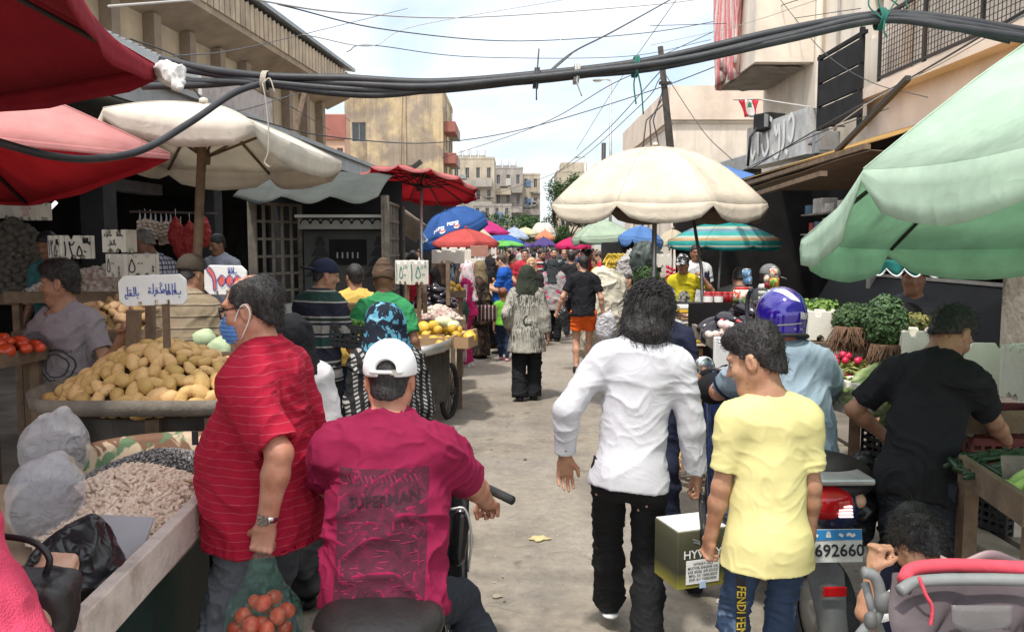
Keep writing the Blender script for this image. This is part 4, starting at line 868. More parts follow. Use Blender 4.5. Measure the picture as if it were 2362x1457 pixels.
mint=umbrella('large mint green umbrella close on the right with darker underside',(2.50,3.05,2.93),[P(1848,556,3.45),P(1992,392,2.45),P(2460,316,1.78),(2.75,1.5,2.3),(3.75,2.4,2.2),(3.75,3.6,2.0),P(2500,565,4.45),P(2052,574,4.2)],CV['mint'],um=CV['mintu'],val=.16,bow=.015,sag=.025,bulge=.10,notch=.22,pole=(.025,'steel'),base=(2.75,3.05,.13),hubdrop=.55,vout=.02)
cano=[c for c in pep.children if c.name.startswith('canopy')][0];ax=(P(1028,488,19)-pep.location)
for k,(px,py)in enumerate(((1004,512),(1042,497),(963,532))):
 o=P(px,py,18.0)-pep.location;s_=.068 if k<2 else .055
 rr=Vector((1,0,.32 if k!=1 else .06));uu=Vector((-.05,.45,.9))
 decal('lettering',text_mesh('PEPSI',s_*1.75,.004),M_['white'],cano,cano,o-rr*.02+uu*.04,rr,uu,.006,1.5,1)
 n=10;ci=([Vector((math.cos(2*PI*i/n)*s_,math.sin(2*PI*i/n)*s_*.8,0))for i in range(n)],[tuple(range(n))])
 decal('round_emblem',ci,M_['white'],cano,cano,o+rr*s_*1.0-uu*s_*.75,rr,uu,.006,1.5,2)
 wv=([Vector((-s_,.0,0)),Vector((0,-.03,0)),Vector((s_,.0,0)),Vector((s_*.9,s_*.55,0)),Vector((0,s_*.4,0)),Vector((-s_*.9,s_*.5,0))],[(0,1,2,3,4,5)])
 decal('red_wave',wv,M_['inkr'],cano,cano,o+rr*s_*1.0-uu*s_*.7,rr,uu,.012,1.5,2)
def sheet(name,label,cat,pts,m,nu=10,nv=8,sag=.1,th=.008,seed=0):
 a,b_,c,d_=[Vector(p)for p in pts];G=[]
 for i in range(nu+1):
  row=[]
  for j in range(nv+1):
   u,v=i/nu,j/nv;p=a.lerp(b_,u).lerp(d_.lerp(c,u),v);p.z-=sag*math.sin(PI*u)*math.sin(PI*v)+.04*sag*math.sin(u*14+seed+v*3);row.append(p)
  G.append(row)
 o=MB().grid(G).build(name,m);solid(o,th);return tag(o,label,cat)
sheet('tarpaulin','sky blue tarpaulin corner seen above the right of the tan umbrella','tarpaulin',(P(1640,372,17),P(1745,404,15.5),P(1745,412,14.8),P(1700,412,15)),CV['blue2'],sag=.02)
yel=canv('amber',(.42,.255,.085),.12);brn=canv('brown_plank',(.19,.125,.085),.05)
sheet('awning','amber yellow awning along the right shops','awning',(P(1702,418,13.5),P(2045,318,8.3),(6.2,8.3,3.75),(6.2,13.5,3.75)),yel,sag=.05)
sheet('awning','brown sagging awning hanging below the amber one','awning',(P(1712,440,12.8),P(2010,345,8.1),P(2100,400,8.1)+Vector((1.4,0,.1)),P(1810,450,12.8)+Vector((1.4,0,.1))),brn,sag=.12)
for i,(a,c)in enumerate((((1712,428,12.6),(2000,338,8.0)),((1700,462,12.0),(1900,400,8.2)))):
 tag(MB().bar(P(*a),P(*c),.07,.05).build('awning_beam',M_['wood']),['upper wooden beam under the amber awning','lower wooden beam under the brown awning'][i],'beam')
sheet('tarpaulin','dark unseen sheet added overhead to shade the left stalls','tarpaulin',((-2.9,5.0,2.95),(-2.9,9.4,3.0),(-6.3,9.4,3.5),(-6.3,4.2,3.5)),CV['tarp'],sag=.1)  # added overhead sheet, hidden behind the umbrellas, keeps light off the left stalls
RS=thing('shop_row','dark open shop row with glass counters under the amber awning','shop',(0,0,0))
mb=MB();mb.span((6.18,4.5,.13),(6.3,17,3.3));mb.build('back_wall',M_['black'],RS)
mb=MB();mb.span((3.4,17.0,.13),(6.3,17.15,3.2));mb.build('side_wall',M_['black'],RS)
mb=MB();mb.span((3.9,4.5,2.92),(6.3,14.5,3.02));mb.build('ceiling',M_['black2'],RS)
mb=MB();mb.prism([(3.75,5.2,1.02),(4.05,5.2,1.55),(4.8,5.2,1.6),(4.8,5.2,.13),(3.75,5.2,.13)],(0,5.2,0));mb.build('glass_counter',mat('counter_glass',(.008,.008,.009),.5,.3,2.,bump=0,spec=.12),RS)
mb=MB();mb.bar((3.72,5.2,1.03),(3.72,10.4,1.03),.05,.07);mb.bar((4.05,5.2,1.57),(4.05,10.4,1.57),.03);mb.build('counter_trim',M_['steel'],RS)
for y in(6.4,9.2):MB().bar((4.02,y,.13),(4.02,y,2.95),.09).build('post',M_['steel'],RS)
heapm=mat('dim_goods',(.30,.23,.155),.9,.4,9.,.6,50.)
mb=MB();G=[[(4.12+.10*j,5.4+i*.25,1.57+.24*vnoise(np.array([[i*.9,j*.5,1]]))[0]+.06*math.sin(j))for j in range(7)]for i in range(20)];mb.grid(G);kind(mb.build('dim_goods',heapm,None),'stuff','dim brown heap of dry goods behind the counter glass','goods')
for k_,z_ in enumerate((1.75,2.12,2.5)):
 MB().span((5.75,5.2,z_-.03),(6.15,16.5,z_)).build('shelf',M_['woodg'],RS)
 y_=5.4
 while y_<16.2:
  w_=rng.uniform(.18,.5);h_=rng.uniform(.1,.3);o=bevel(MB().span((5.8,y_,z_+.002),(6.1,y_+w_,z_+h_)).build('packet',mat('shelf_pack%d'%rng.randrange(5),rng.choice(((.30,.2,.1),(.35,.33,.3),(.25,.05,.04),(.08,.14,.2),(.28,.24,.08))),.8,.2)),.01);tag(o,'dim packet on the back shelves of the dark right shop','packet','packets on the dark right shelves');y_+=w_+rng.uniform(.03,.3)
wp=thing('wall_post','flaking whitish post with torn papers at the right edge','post',(P(2378,800,5.0).x,5.0,.13))
MB().span((-.12,-.12,0),(.12,.12,2.35)).build('shaft',mat('flaking_paint',(.50,.45,.38),.9,.2,3.,.5,30.,dirt=.85,dcol=(.20,.15,.11),ds=5.),wp)
MB().span((-.11,-.126,1.45),(.11,-.122,1.80)).build('poster',M_['paper'],wp)
for z,s_ in((1.70,'H 5 0'),(1.6,'0 1 7'),(1.52,'7 70')):letter('poster_text',text_mesh(s_,.07),M_['inkb'],wp,(-.02,-.126,z),(1,0,0),(0,0,1))
a,c=P(1903,598,6.0),P(2232,600,4.7);G=[]
for j in range(4):
 G.append([a.lerp(c,i/80)+Vector((0,0,-(.055+.045*abs(math.sin(i/80*PI*8)))*j/3))+Vector((-.3,-1,0))*.01*math.sin(i*.6)*j for i in range(81)])
tf=tag(solid(MB().grid(G).build('scalloped_fringe',CV['teal']),.004),'dark teal scalloped awning fringe with white piping, below the mint umbrella','fringe')
MB().tube([p+Vector((0,-.004,-.004))for p in G[-1]],.006,5).build('piping',M_['white'],tf)
sheet('awning','dark teal awning sheet behind the mint umbrella','awning',(a+Vector((0,0,.02)),c+Vector((0,0,.02)),c+Vector((1.5,.9,.75)),a+Vector((1.2,.9,.75))),CV['teal'],sag=.05)
sg=thing('shop_sign','rusty white shop sign box with raised worn Arabic letters on the cream house','sign',P(1798,380,17.0))
e1=P(1722,310,18.6)-sg.location;e2=P(1862,310,15.6)-sg.location;ux=(e2-e1);ux.z=0;Ls=ux.length;ux.normalize();e1.z=0
Mx=Matrix((ux,Vector((-ux.y,ux.x,0)),Vector((0,0,1)))).transposed();z0=P(1730,388,18.5).z-sg.location.z;z1=P(1860,248,15.7).z-sg.location.z
MB().box(e1+ux*Ls/2+Vector((-ux.y,ux.x,0))*.22+Vector((0,0,(z0+z1)/2)),(Ls,.42,z1-z0),M=Mx).build('sign_box',mat('rusty_sign',(.52,.52,.50),.6,.12,1.5,.2,20.,dirt=.8,dcol=(.17,.15,.14),ds=1.1),sg)
st=[[(-.1,.3),(0,.1),(.12,.28),(.15,-.2),(.0,-.35),(-.2,-.2)],[(.35,.35),(.36,-.1),(.25,-.25)],[(.55,.3),(.7,.4),(.8,.2),(.7,-.1),(.55,.0)],[(-.5,.2),(-.4,-.1),(-.6,-.25),(-.75,0)],[(-.95,.3),(-.93,-.2)],[(.5,-.3)],[(-.3,.45)],[(-1.1,-.1),(-1.25,-.25),(-1.35,0)]]
V,Fc=strokes(st,.09);letter('raised_letters',(V,Fc),M_['white'],sg,e1+ux*Ls*.55+Vector((0,0,(z0+z1)/2)),ux,(0,0,1),.02)
fl=thing('flag','small red and white flag with green tree on a thin pole, cream house','flag',P(1690,232,18))
a=P(1750,229,18)-fl.location;MB().tube([P(1692,230,18)-fl.location,a,P(1885,250,15.5)-fl.location],.018,6).build('pole',M_['frame'],fl)
for nm,x0,x1,m in(('red_band',0,.3,cloth('flag_red',(.62,.04,.06))),('white_field',.3,.7,cloth('flag_white',(.72,.72,.7))),('red_band',.7,1.,cloth('flag_red',0))):
 G=[[(P(1703+45*u,231,18)-fl.location)+Vector((.13*v*(1-u)*1.2+.03*math.sin(u*9+v*3),.05*math.sin(u*12+v*2),-.36*v))for u in np.linspace(x0,x1,6)]for v in np.linspace(0,1,7)]
 solid(MB().grid(G).build(nm,m,fl),.006)
G2=([Vector((-.06,-.05,0)),Vector((.06,-.05,0)),Vector((.03,0,0)),Vector((.045,0,0)),Vector((0,.09,0)),Vector((-.045,0,0)),Vector((-.03,0,0))],[(0,1,2,3,4,5,6)])
letter('tree_emblem',G2,mat('emblem_green',(.03,.2,.08),.8),fl,(P(1724,236,17.9)-fl.location)+Vector((.05,0,-.06)),(1,0,0),(0,0,1))
ac=thing('air_conditioner','dusty dark box unit strapped to the wall beside the flag','air conditioner',P(1775,283,17.6));bevel(MB().box((0,0,0),(.5,.45,.36),.5).build('casing',M_['black2'],ac),.03);MB().box((-.05,-.25,0),(.36,.02,.26),.5).build('grille',M_['gmetal'],ac);MB().tube([(-.25,0,-.1),(-.4,.0,-.3),(-.42,.05,-.9)],.03,6).build('hose',M_['cable'],ac)
ol=thing('hanging_lamp','small bell shaped street lantern beside the worn sign','lamp',P(1884,330,15.2));MB().lathe([(.02,.12),(.05,.1),(.16,-.02),(.15,-.03),(.001,0)],n=14).build('lamp_shade',mat('dull_violet',(.16,.13,.16),.5),ol);MB().tube([(0,0,.12),(.1,0,.3),(.5,0,.3)],.015,6).build('arm',M_['iron'],ol)
bx=thing('meter_box','grey electric meter box under the cream terrace','meter box',P(1905,330,14.6));bevel(MB().box((0,0,0),(.42,.2,.38)).build('casing',M_['gmetal'],bx),.01);MB().box((0,-.105,.0),(.3,.02,.26)).build('lid',M_['steel'],bx)
def lamp(label,base,top,arm,r=.06):
 base,top=Vector(base),Vector(top);t=thing('street_lamp',label,'street lamp',base);h=top-base
 MB().tube([(0,0,0),h*.5,h],[r*1.3,r,r*.75],10).build('pole',M_['steel'],t)
 e=h+Vector((arm,0,.02));MB().tube([h,h+Vector((arm*.5,0,.05)),e],r*.5,8).build('arm',M_['steel'],t)
 mb=MB();mb.ell(e+Vector((arm*.35,0,-.01)),(abs(arm)*.5,.14,.07));hd=mb.build('lamp_head',M_['gmetal'],t);MB().ell(e+Vector((arm*.35,0,-.05)),(abs(arm)*.4,.1,.05)).build('lens',M_['white'],hd);return t
lamp('tall grey street lamp rising behind the tan umbrella',(P(1409,500,38).x,38,0),P(1409,186,38),-.45,.065)
lamp('far small street lamp left of the tall one',(P(1350,500,70).x,70,0),P(1350,363,70),-.5,.08)
up=thing('utility_pole','leaning weathered wooden utility pole tangled with wires','utility pole',(P(1580,600,24).x,24,.13));h=P(1523,108,24)-up.location
MB().tube([(0,0,0),h*.6+Vector((.02,0,0)),h],[.13,.115,.08],9).build('shaft',mat('pole_wood',(.055,.046,.04),.9,.3,5.,.5,50.),up);MB().bar(h*.86+Vector((-.15,-.1,0)),h*.86+Vector((.2,-.1,0)),.08).build('bracket',M_['iron'],up)
for i in range(3):MB().tube([h*(.85-.03*i),h*.8+Vector((-.35-.1*i,-.1,-.6)),h*.65+Vector((-.25-.25*i,0,-.3)),h*.5+Vector((-.3*i,0,-.4))],.02,5).build('dangling_wire',M_['wire'],up)
tp=thing('antenna_mast','dark pointed mast beside the far lamp','mast',(P(1391,500,48).x,48,0));MB().tube([(0,0,0),(0,0,P(1391,330,48).z)],[.1,.14],6).build('shaft',M_['iron'],tp)
def cab(label,pts,r,m='cable',name='cable',cat='cable',n=7,group=None):
 o=MB().tube(catmull([P(*p)for p in pts],8),r,n).build(name,M_[m]);return tag(o,label,cat,group)
BD=dict(a=[(372,136,3.7),(480,160,3.6),(612,176,3.5),(800,181,3.5),(1000,190,3.5),(1240,172,3.5),(1500,140,3.45),(1800,72,3.4),(2030,34,3.4),(2200,45,3.35),(2420,82,3.3)],b=[(366,150,3.68),(500,172,3.6),(612,190,3.5),(800,206,3.5),(1000,208,3.5),(1240,183,3.5),(1500,152,3.45),(1800,84,3.4),(2030,40,3.38),(2200,54,3.33),(2420,92,3.3)],c=[(330,200,3.72),(470,196,3.6),(612,186,3.52),(800,194,3.5),(1000,200,3.48),(1240,178,3.47),(1500,158,3.42),(1800,95,3.38),(2030,47,3.36),(2200,64,3.3),(2420,96,3.28)],d=[(330,189,3.8),(470,188,3.6),(612,194,3.5),(760,214,3.5),(900,218,3.5),(1100,192,3.48),(1300,172,3.44),(1560,140,3.4),(1800,88,3.38),(2030,38,3.36),(2230,70,3.3),(2420,104,3.28)],e=[(612,185,3.52),(760,176,3.5),(880,184,3.5),(1000,200,3.52),(1240,188,3.5),(1480,156,3.46),(1700,120,3.4),(1900,66,3.38),(2040,46,3.36),(2180,62,3.34),(2330,96,3.3)])
for(k,p),lab,r in zip(BD.items(),('thick black cable, uppermost of the bundle slung across the street','thick black cable, second from top of the slung bundle','thick black cable reaching lowest at the left of the slung bundle','thick black cable bellying lowest at the bundle middle','thinner black cable twisted through the slung bundle'),(.0165,.0165,.016,.0145,.011)):cab(lab,p,r,group='black cables slung across the street')
cab('black cable looping down from the bundle over the pink umbrella',[(618,188,3.5),(540,215,3.4),(440,282,3.2),(330,345,3.0),(220,366,2.85),(110,358,2.7),(-30,320,2.6)],.0135)
def tie(label,px,py,Y,m,tails,rr=.035):
 t=thing('cable_tie',label,'cord',P(px,py,Y));mb=MB()
 for i in range(4):mb.tube([Vector(((i-1.5)*.006+.004*math.sin(k),.040*math.cos(k),.042*math.sin(k)-.004))for k in np.linspace(0,2*PI,14)],.003,5)
 mb.build('binding',m,t)
 for tl in tails:MB().tube(catmull([(0,-.04,-.02)]+tl,5),.0032,5).build('loose_end',m,t)
rope=mat('pale_rope',(.42,.38,.31),.9);rg=mat('green_rope',(.02,.13,.10),.8)
tie('pale rope binding the cable bundle at the left, with a hanging hook',612,186,3.5,rope,[[(.01,-.04,-.08),(.02,-.04,-.2),(.015,-.04,-.3),(.0,-.04,-.34),(.02,-.04,-.36)],[(.03,-.04,.0),(.05,-.04,-.06)]])
tie('black wire tie round the bundle at the street middle',1237,178,3.5,M_['wire'],[[(.0,-.03,-.10)],[(.01,-.02,.11)]])
tie('green cord tied round the bundle left of the utility pole',1466,152,3.45,rg,[[(-.01,-.03,-.08),(.0,-.03,-.16)],[(.02,-.03,-.1),(.03,-.03,-.2)]])
tie('tangled green cord on top of the bundle before the cream house',2030,42,3.38,rg,[[(.05,-.03,.06),(.1,-.02,.09),(.05,0,.12),(-.05,0,.08)],[(-.06,-.03,.04),(-.02,0,.11),(.07,0,.05)],[(-.02,-.03,.07),(.08,0,.1),(.1,-.02,.03)],[(-.005,-.05,-.06),(.01,-.05,-.09)]])
tie('white strap round the bundle right of the middle tie',1330,168,3.47,M_['wirew'],[[(.0,-.04,-.05),(.02,-.03,-.10)]])
WR=[([(560,-5,9),(800,30,12),(1100,40,16),(1500,12,20),(1660,-8,22)],.014,'long pale overhead wire along the top of the sky'),([(640,10,10),(900,70,13),(1200,95,17),(1500,75,20),(1700,40,23)],.012,'grey overhead wire sagging below the topmost one'),([(250,15,6),(450,0,7)],.012,'pale wire beside the dark red umbrella'),([(800,120,12),(860,105,13),(1100,132,16),(1450,130,20),(1640,92,21)],.009,'thin wire over the middle of the sky, curving right'),([(700,80,9),(860,106,12),(960,60,14),(1300,0,16)],.008,'thin pale wire rising to the top right of the sky'),([(560,268,14),(760,315,18),(990,330,24),(1200,300,25),(1500,210,24),(1760,110,20)],.018,'dark wire sagging across the yellowish tower'),([(1020,365,40),(1240,290,30),(1420,190,24),(1530,150,24)],.016,'wire running from the tower up to the utility pole'),([(1240,190,3.5),(1320,122,4.2),(1420,70,5),(1600,-30,7)],.006,'wire with a knot rising from the bundle'),([(1255,178,3.5),(1318,124,4.2)],.006,'short second strand below the knotted wire'),([(1290,395,40),(1400,300,30),(1523,165,24)],.018,'steep wire from the far block to the utility pole'),([(1150,445,60),(1300,390,40),(1470,250,26),(1523,180,24)],.016,'low wire climbing to the utility pole'),([(1330,345,30),(1420,200,24),(1560,0,18)],.010,'wire crossing steeply behind the bundle'),([(1527,160,24),(1620,300,22),(1690,370,18)],.014,'wire falling from the utility pole to the right'),([(1523,130,24),(1700,50,20),(1900,-20,16)],.012,'wire from the pole top to the cream house'),([(1500,60,20),(1760,50,19),(1985,20,15)],.010,'wire across the striped curtain'),([(1500,105,20),(1700,60,18),(1900,-5,14)],.008,'pale wire above the striped curtain'),([(1730,390,16),(1900,290,13),(2100,180,10),(2370,20,7)],.014,'dark wire climbing along the cream house'),([(1880,330,14),(2000,240,11),(2200,130,9),(2370,30,7)],.010,'white wire along the cream terrace'),([(1700,400,17),(1860,320,14),(2050,250,12)],.010,'thin wire under the terrace parapet'),([(1800,0,15),(1900,120,13),(2010,190,12),(2140,225,11)],.008,'wire drooping over the terrace railing'),([(300,90,7),(410,130,9),(650,235,14),(760,300,20)],.010,'thin wire along the sandy wall'),([(440,200,8),(520,260,9),(690,215,12)],.009,'thin wire between the cream umbrella and the hall'),([(400,130,6),(560,112,9),(780,60,14),(940,20,18)],.007,'faint wire crossing the fluted parapet'),([(1130,540,60),(1180,480,70),(1240,500,80)],.03,'slack wire among the far balconies'),([(1060,470,60),(1150,500,70),(1245,470,90)],.03,'sagging wire before the far blocks'),([(1090,440,60),(1160,470,70),(1245,455,90)],.025,'higher wire before the far blocks'),]
for p,r,l in WR:cab(l,p,r*.8,'wirew' if 'pale' in l or 'white' in l else 'wire','wire','wire',5)
tag(MB().bar(P(1930,350,12),P(2095,180,9.5),.06).build('strut',M_['iron']),'dark iron strut slanting up under the cream terrace','strut')
def tree(label,base,h,rad,n,m,seed=0,lo=.35):
 t=thing('tree',label,'tree',base);r_=random.Random(seed);lv=[];tr=MB();tr.tube([(0,0,0),(.05,0,h*.4),(0,.05,h*.75)],[.16,.11,.05],8)
 cl=[]
 for i in range(26):
  a=r_.uniform(0,2*PI);z=r_.uniform(lo,1)*h;q_=rad*(1-((z/h-.62)/.5)**2*.8)*r_.uniform(.3,1);c=Vector((q_*math.cos(a),q_*math.sin(a),z));cl.append((c,rad*r_.uniform(.18,.38)))
  if i%3==0:tr.tube([(0,0,h*.35),c*.5+Vector((0,0,h*.2)),c],[.06,.04,.015],5)
 tr.build('trunk',M_['bark'],t)
 base_=([(-.5,0,0),(0,-.22,.05),(.5,0,0),(0,.22,.05)],[(0,1,2,3)]);Ms=[]
 for i in range(n):
  c,q_=r_.choice(cl);d_=Vector((r_.gauss(0,1),r_.gauss(0,1),r_.gauss(0,1))).normalized()*q_*r_.uniform(.4,1.05)
  Ms.append(TRS(c+d_,(r_.uniform(-1,1),r_.uniform(-1,1),r_.uniform(0,6.3)),r_.uniform(.7,1.3)*rad*.11))
 V,Q=many(base_,Ms);obj('crown',newmesh('crown',V,Q,[M_[m],M_['leafd']],[i%3==0 for i in range(len(Q))],False),t)
tree('green tree below the far blocks, left of the street end',(P(1200,520,62).x,62,0),3.9,2.2,5000,'leaf',1)
tree('small green tree behind the magenta umbrella',(P(1135,520,66).x,66,0),4.3,1.6,3000,'leaf',2)
tree('dark green tree left of the big tan umbrella',(P(1308,480,44).x,44,0),5.2,1.5,6000,'leaf',3)
def blob(fn,n=14,m=10):
 mb=MB().ell((0,0,0),(1,1,1),None,n,m);V=np.array([fn(Vector(v))for v in mb.V]);return V,mb.F
def meshes(name,fns,mt,**k):return[newmesh(name,*blob(f,**k),mt)for f in fns]
def lump(sx,sy,sz,amp,sd):
 def f(v):
  n=vnoise(np.array([[v.x*1.3+sd,v.y*1.3,v.z*1.3]]))[0]-.5;k=1+amp*n
  return(v.x*sx*k+.12*sx*math.sin(v.y*2+sd),v.y*sy*k,v.z*sz*k+.08*sz*math.sin(v.x*2.2+sd))
 return f
POT=mat('potato',lambda b:b.mix(b.ramp(b.noise(26.,4,rough=.7),[(.56,0.),(.72,1.)]),b.mix(b.noise(7.,2),(.62,.41,.165),(.50,.31,.115)),(.25,.14,.06)),.62,.12,12.,.22,90.,orand=.18)
POTd=mat('earthy_potato',lambda b:b.mix(b.ramp(b.noise(18.,4,rough=.7),[(.45,0.),(.7,1.)]),(.40,.255,.125),(.2,.115,.055)),.8,.15,12.,.3,90.,orand=.2)
TOM=mat('tomato',(.62,.075,.028),.25,.12,6.,bump=.05,orand=.25,spec=.5);LEM=mat('yellow_melon',(.62,.38,.045),.45,.12,8.,.15,60.,orand=.16);MELG=mat('pale_melon',(.62,.64,.40),.5,.12,8.,.2,60.)
EGG=mat('aubergine',(.012,.008,.014),.16,.2,5.,bump=.03,spec=.6);EGGC=mat('calyx',(.06,.10,.03),.7,.2)
GAR=mat('garlic',lambda b:b.mix(b.ramp(b.noise(9.,3),[(.45,0.),(.65,1.)]),(.58,.50,.42),(.42,.27,.24)),.7,.12,20.,.3,60.,orand=.12);ONI=mat('onion',(.44,.26,.13),.55,.2,9.,.15,60.,orand=.2)
PEA=mat('peanut',lambda b:b.mix(b.ramp(b.noise(30.,4),[(.4,0.),(.7,1.)]),(.78,.63,.51),(.64,.47,.35)),.85,.14,40.,.5,150.);SEED=mat('sunflower_seed',lambda b:b.mix(b.ramp(b.noise(90.,2),[(.42,0.),(.6,1.)]),(.09,.082,.08),(.36,.34,.33)),.6,.2,60.,bump=.1)
GRN=mat('green_pepper',(.08,.20,.03),.3,.2,8.,bump=.05,orand=.2);CUC=mat('pale_courgette',(.30,.44,.12),.5,.15,8.);LET=mat('lettuce',(.34,.44,.15),.6,.3,14.,.2,30.,transl=.25,col2=(.46,.52,.28));RAD=mat('radish',(.52,.02,.07),.35,.15,10.,bump=.05);ROOT=mat('roots',(.13,.075,.045),.95,.4,20.);CAB=mat('cabbage',(.42,.52,.32),.6,.15,9.,.3,20.);BAN=mat('banana',(.56,.40,.05),.5,.2,10.,orand=.12)
potm=meshes('potato',[lump(.055,.035,.031,.4,s)for s in(1,5,9,14)]+[lump(.045,.039,.034,.35,3)],POT)
potdm=meshes('earthy_potato',[lump(.055,.036,.032,.55,s)for s in(2,6,11)],POTd)
tomm=meshes('tomato',[lambda v,s=s:(v.x*.036*s,v.y*.036,v.z*.031-.004*math.exp(-((v.x**2+v.y**2)*14))*(v.z>0))for s in(1,1.06)],TOM)
lemm=meshes('yellow_melon',[lump(.062,.055,.053,.12,s)for s in(1,4)],LEM);melm=meshes('pale_melon',[lump(.105,.062,.06,.12,2)],MELG)
garm=meshes('garlic',[lambda v,s=s:(v.x*.026*(1+.07*math.cos(6*math.atan2(v.y,v.x))),v.y*.026*s,v.z*.021+(.02*max(0,v.z)**6))for s in(1,1.1)],GAR,n=16,m=8);onim=meshes('onion',[lambda v:(v.x*.036,v.y*.036,v.z*.03+.014*max(0,v.z)**6)],ONI)
def eggf(sd):
 return lambda v:(v.x*.115+.02*math.cos(v.x*2+sd),v.y*(.052+.014*v.x)*(1-.0*sd),v.z*(.05+.013*v.x))
eggm=meshes('aubergine',[eggf(1),eggf(3)],EGG);pepm=meshes('green_pepper',[lump(.05,.034,.034,.4,1),lump(.06,.02,.02,.3,3)],GRN);cucm=meshes('courgette',[lump(.085,.024,.024,.15,2)],CUC);radm=meshes('radish',[lump(.017,.017,.018,.1,1)],RAD);cabm=meshes('cabbage',[lump(.11,.10,.085,.4,2),lump(.1,.1,.085,.4,5)],CAB)
def scatter(a,b,n,sp,r_,sq=False):
 pts=[]
 for _ in range(n*40):
  x,y=r_.uniform(-a,a),r_.uniform(-b,b)
  if not sq and(x/a)**2+(y/b)**2>1:continue
  if all((x-p[0])**2+(y-p[1])**2>sp*sp for p in pts):pts.append((x,y))
  if len(pts)>=n:break
 return pts
def heap(name,label,cat,group,ms,c,a,b,h,n,sp,seed=1,rz=0.,z0=.02,flat=.5,pw=1.8,fill=None,sq=False,sc=1.,skew=0.):
 r_=random.Random(seed);c=Vector(c);Mz=Matrix.Rotation(R(rz),3,'Z');out=[]
 hz=lambda x,y:h*max(0,1-(math.sqrt((x/a)**2+((y-skew*b)/b)**2))**pw)if not sq else h*max(0,1-max(abs(x/a),abs(y/b))**4*.6)
 if fill:
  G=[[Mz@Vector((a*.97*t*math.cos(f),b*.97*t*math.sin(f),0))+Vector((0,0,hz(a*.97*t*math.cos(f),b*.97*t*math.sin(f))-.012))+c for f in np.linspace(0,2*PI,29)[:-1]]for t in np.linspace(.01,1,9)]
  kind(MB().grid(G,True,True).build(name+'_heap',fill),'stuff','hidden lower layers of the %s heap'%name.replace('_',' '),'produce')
 for x,y in scatter(a,b,n,sp,r_,sq):
  e=.02;gx=(hz(x+e,y)-hz(x-e,y))/(2*e);gy=(hz(x,y+e)-hz(x,y-e))/(2*e)
  nrm=Vector((-gx,-gy,1)).normalized();tz=nrm.to_track_quat('Z','Y').to_matrix()@Matrix.Rotation(r_.uniform(0,2*PI),3,'Z')@Euler((r_.uniform(-.3,.3),r_.uniform(-.3,.3),0)).to_matrix()
  o=obj(name,r_.choice(ms));s_=sc*r_.uniform(.76,1.24)
  o.matrix_world=Matrix.Translation(Mz@Vector((x,y,hz(x,y)+z0))+c)@(Mz@tz).to_4x4()@Matrix.Diagonal((s_,s_,s_,1));tag(o,label,cat,group);out.append(o)
 return out
def stuffheap(name,label,cat,base,m,c,a,b,h,n,seed,rz=0,pw=1.6,tilt=.6,smin=.85,smax=1.2,fillm=None,sq=False):
 r_=random.Random(seed);Mz=Matrix.Rotation(R(rz),4,'Z');Ms=[]
 for _ in range(n):
  while True:
   x,y=r_.uniform(-a,a),r_.uniform(-b,b)
   if sq or(x/a)**2+(y/b)**2<1:break
  z=h*max(0,1-math.sqrt((x/a)**2+(y/b)**2)**pw)
  Ms.append(Matrix.Translation(c)@Mz@TRS((x,y,z+r_.uniform(0,.014)),(r_.uniform(-tilt,tilt),r_.uniform(-tilt,tilt),r_.uniform(0,6.3)),r_.uniform(smin,smax)))
 V,Q=many(base,Ms);mi=[0]*len(Q);me=newmesh(name,V,Q,[m]+([fillm]if fillm else[]),mi)
 o=kind(obj(name,me),'stuff',label,cat)
 if fillm:
  G=[[Vector(c)+(Mz@Vector((a*t*math.cos(f),b*t*math.sin(f),h*max(0,1-t**pw)+.003)))for f in np.linspace(0,2*PI,25)[:-1]]for t in np.linspace(.02,1,8)]
  kind(MB().grid(G,True,True).build(name+'_bed',fillm),'stuff',label,cat)
 return o
def lowell(fn,n=8,m=5):
 mb=MB().ell((0,0,0),(1,1,1),None,n,m);return np.array([fn(Vector(v))for v in mb.V]),np.array(mb.F)
peab=lowell(lambda v:(v.x*.021,v.y*.0088*(1-.3*math.exp(-(v.x*3)**2)),v.z*.0088*(1-.3*math.exp(-(v.x*3)**2))),7,7)
peab=(peab[0],peab[1]);seedb=(np.array([(-.011,0,0),(0,-.0042,.001),(.009,0,0),(0,.0042,.001),(0,0,.004)],'f4'),np.array([(0,1,4,4),(1,2,4,4),(2,3,4,4),(3,0,4,4)])[:,:3])
def crate(label,loc,d=(.5,.32,.22),rz=0,m='plast',group=None,name='crate'):
 t=thing(name,label,'crate',loc,rz,group);w_,l,h=d;mb=MB();k=.018
 for s_ in(-1,1):
  for z in np.linspace(.03,h-.02,5):mb.bar((-w_/2,s_*l/2,z),(w_/2,s_*l/2,z),.012 if z<h-.03 else .026,.022 if z>.04 and z<h-.03 else .035);mb.bar((s_*w_/2,-l/2,z),(s_*w_/2,l/2,z),.012 if z<h-.03 else .026,.022)
  for x in np.linspace(-w_/2,w_/2,10):mb.bar((x,s_*l/2,0),(x,s_*l/2,h-.01),.016,.014)
  for y in np.linspace(-l/2,l/2,7):mb.bar((s_*w_/2,y,0),(s_*w_/2,y,h-.01),.014,.016)
 mb.build('slatted_side',M_[m],t);MB().box((0,0,.012),(w_-.02,l-.02,.02)).build('base',M_[m],t)
 return t
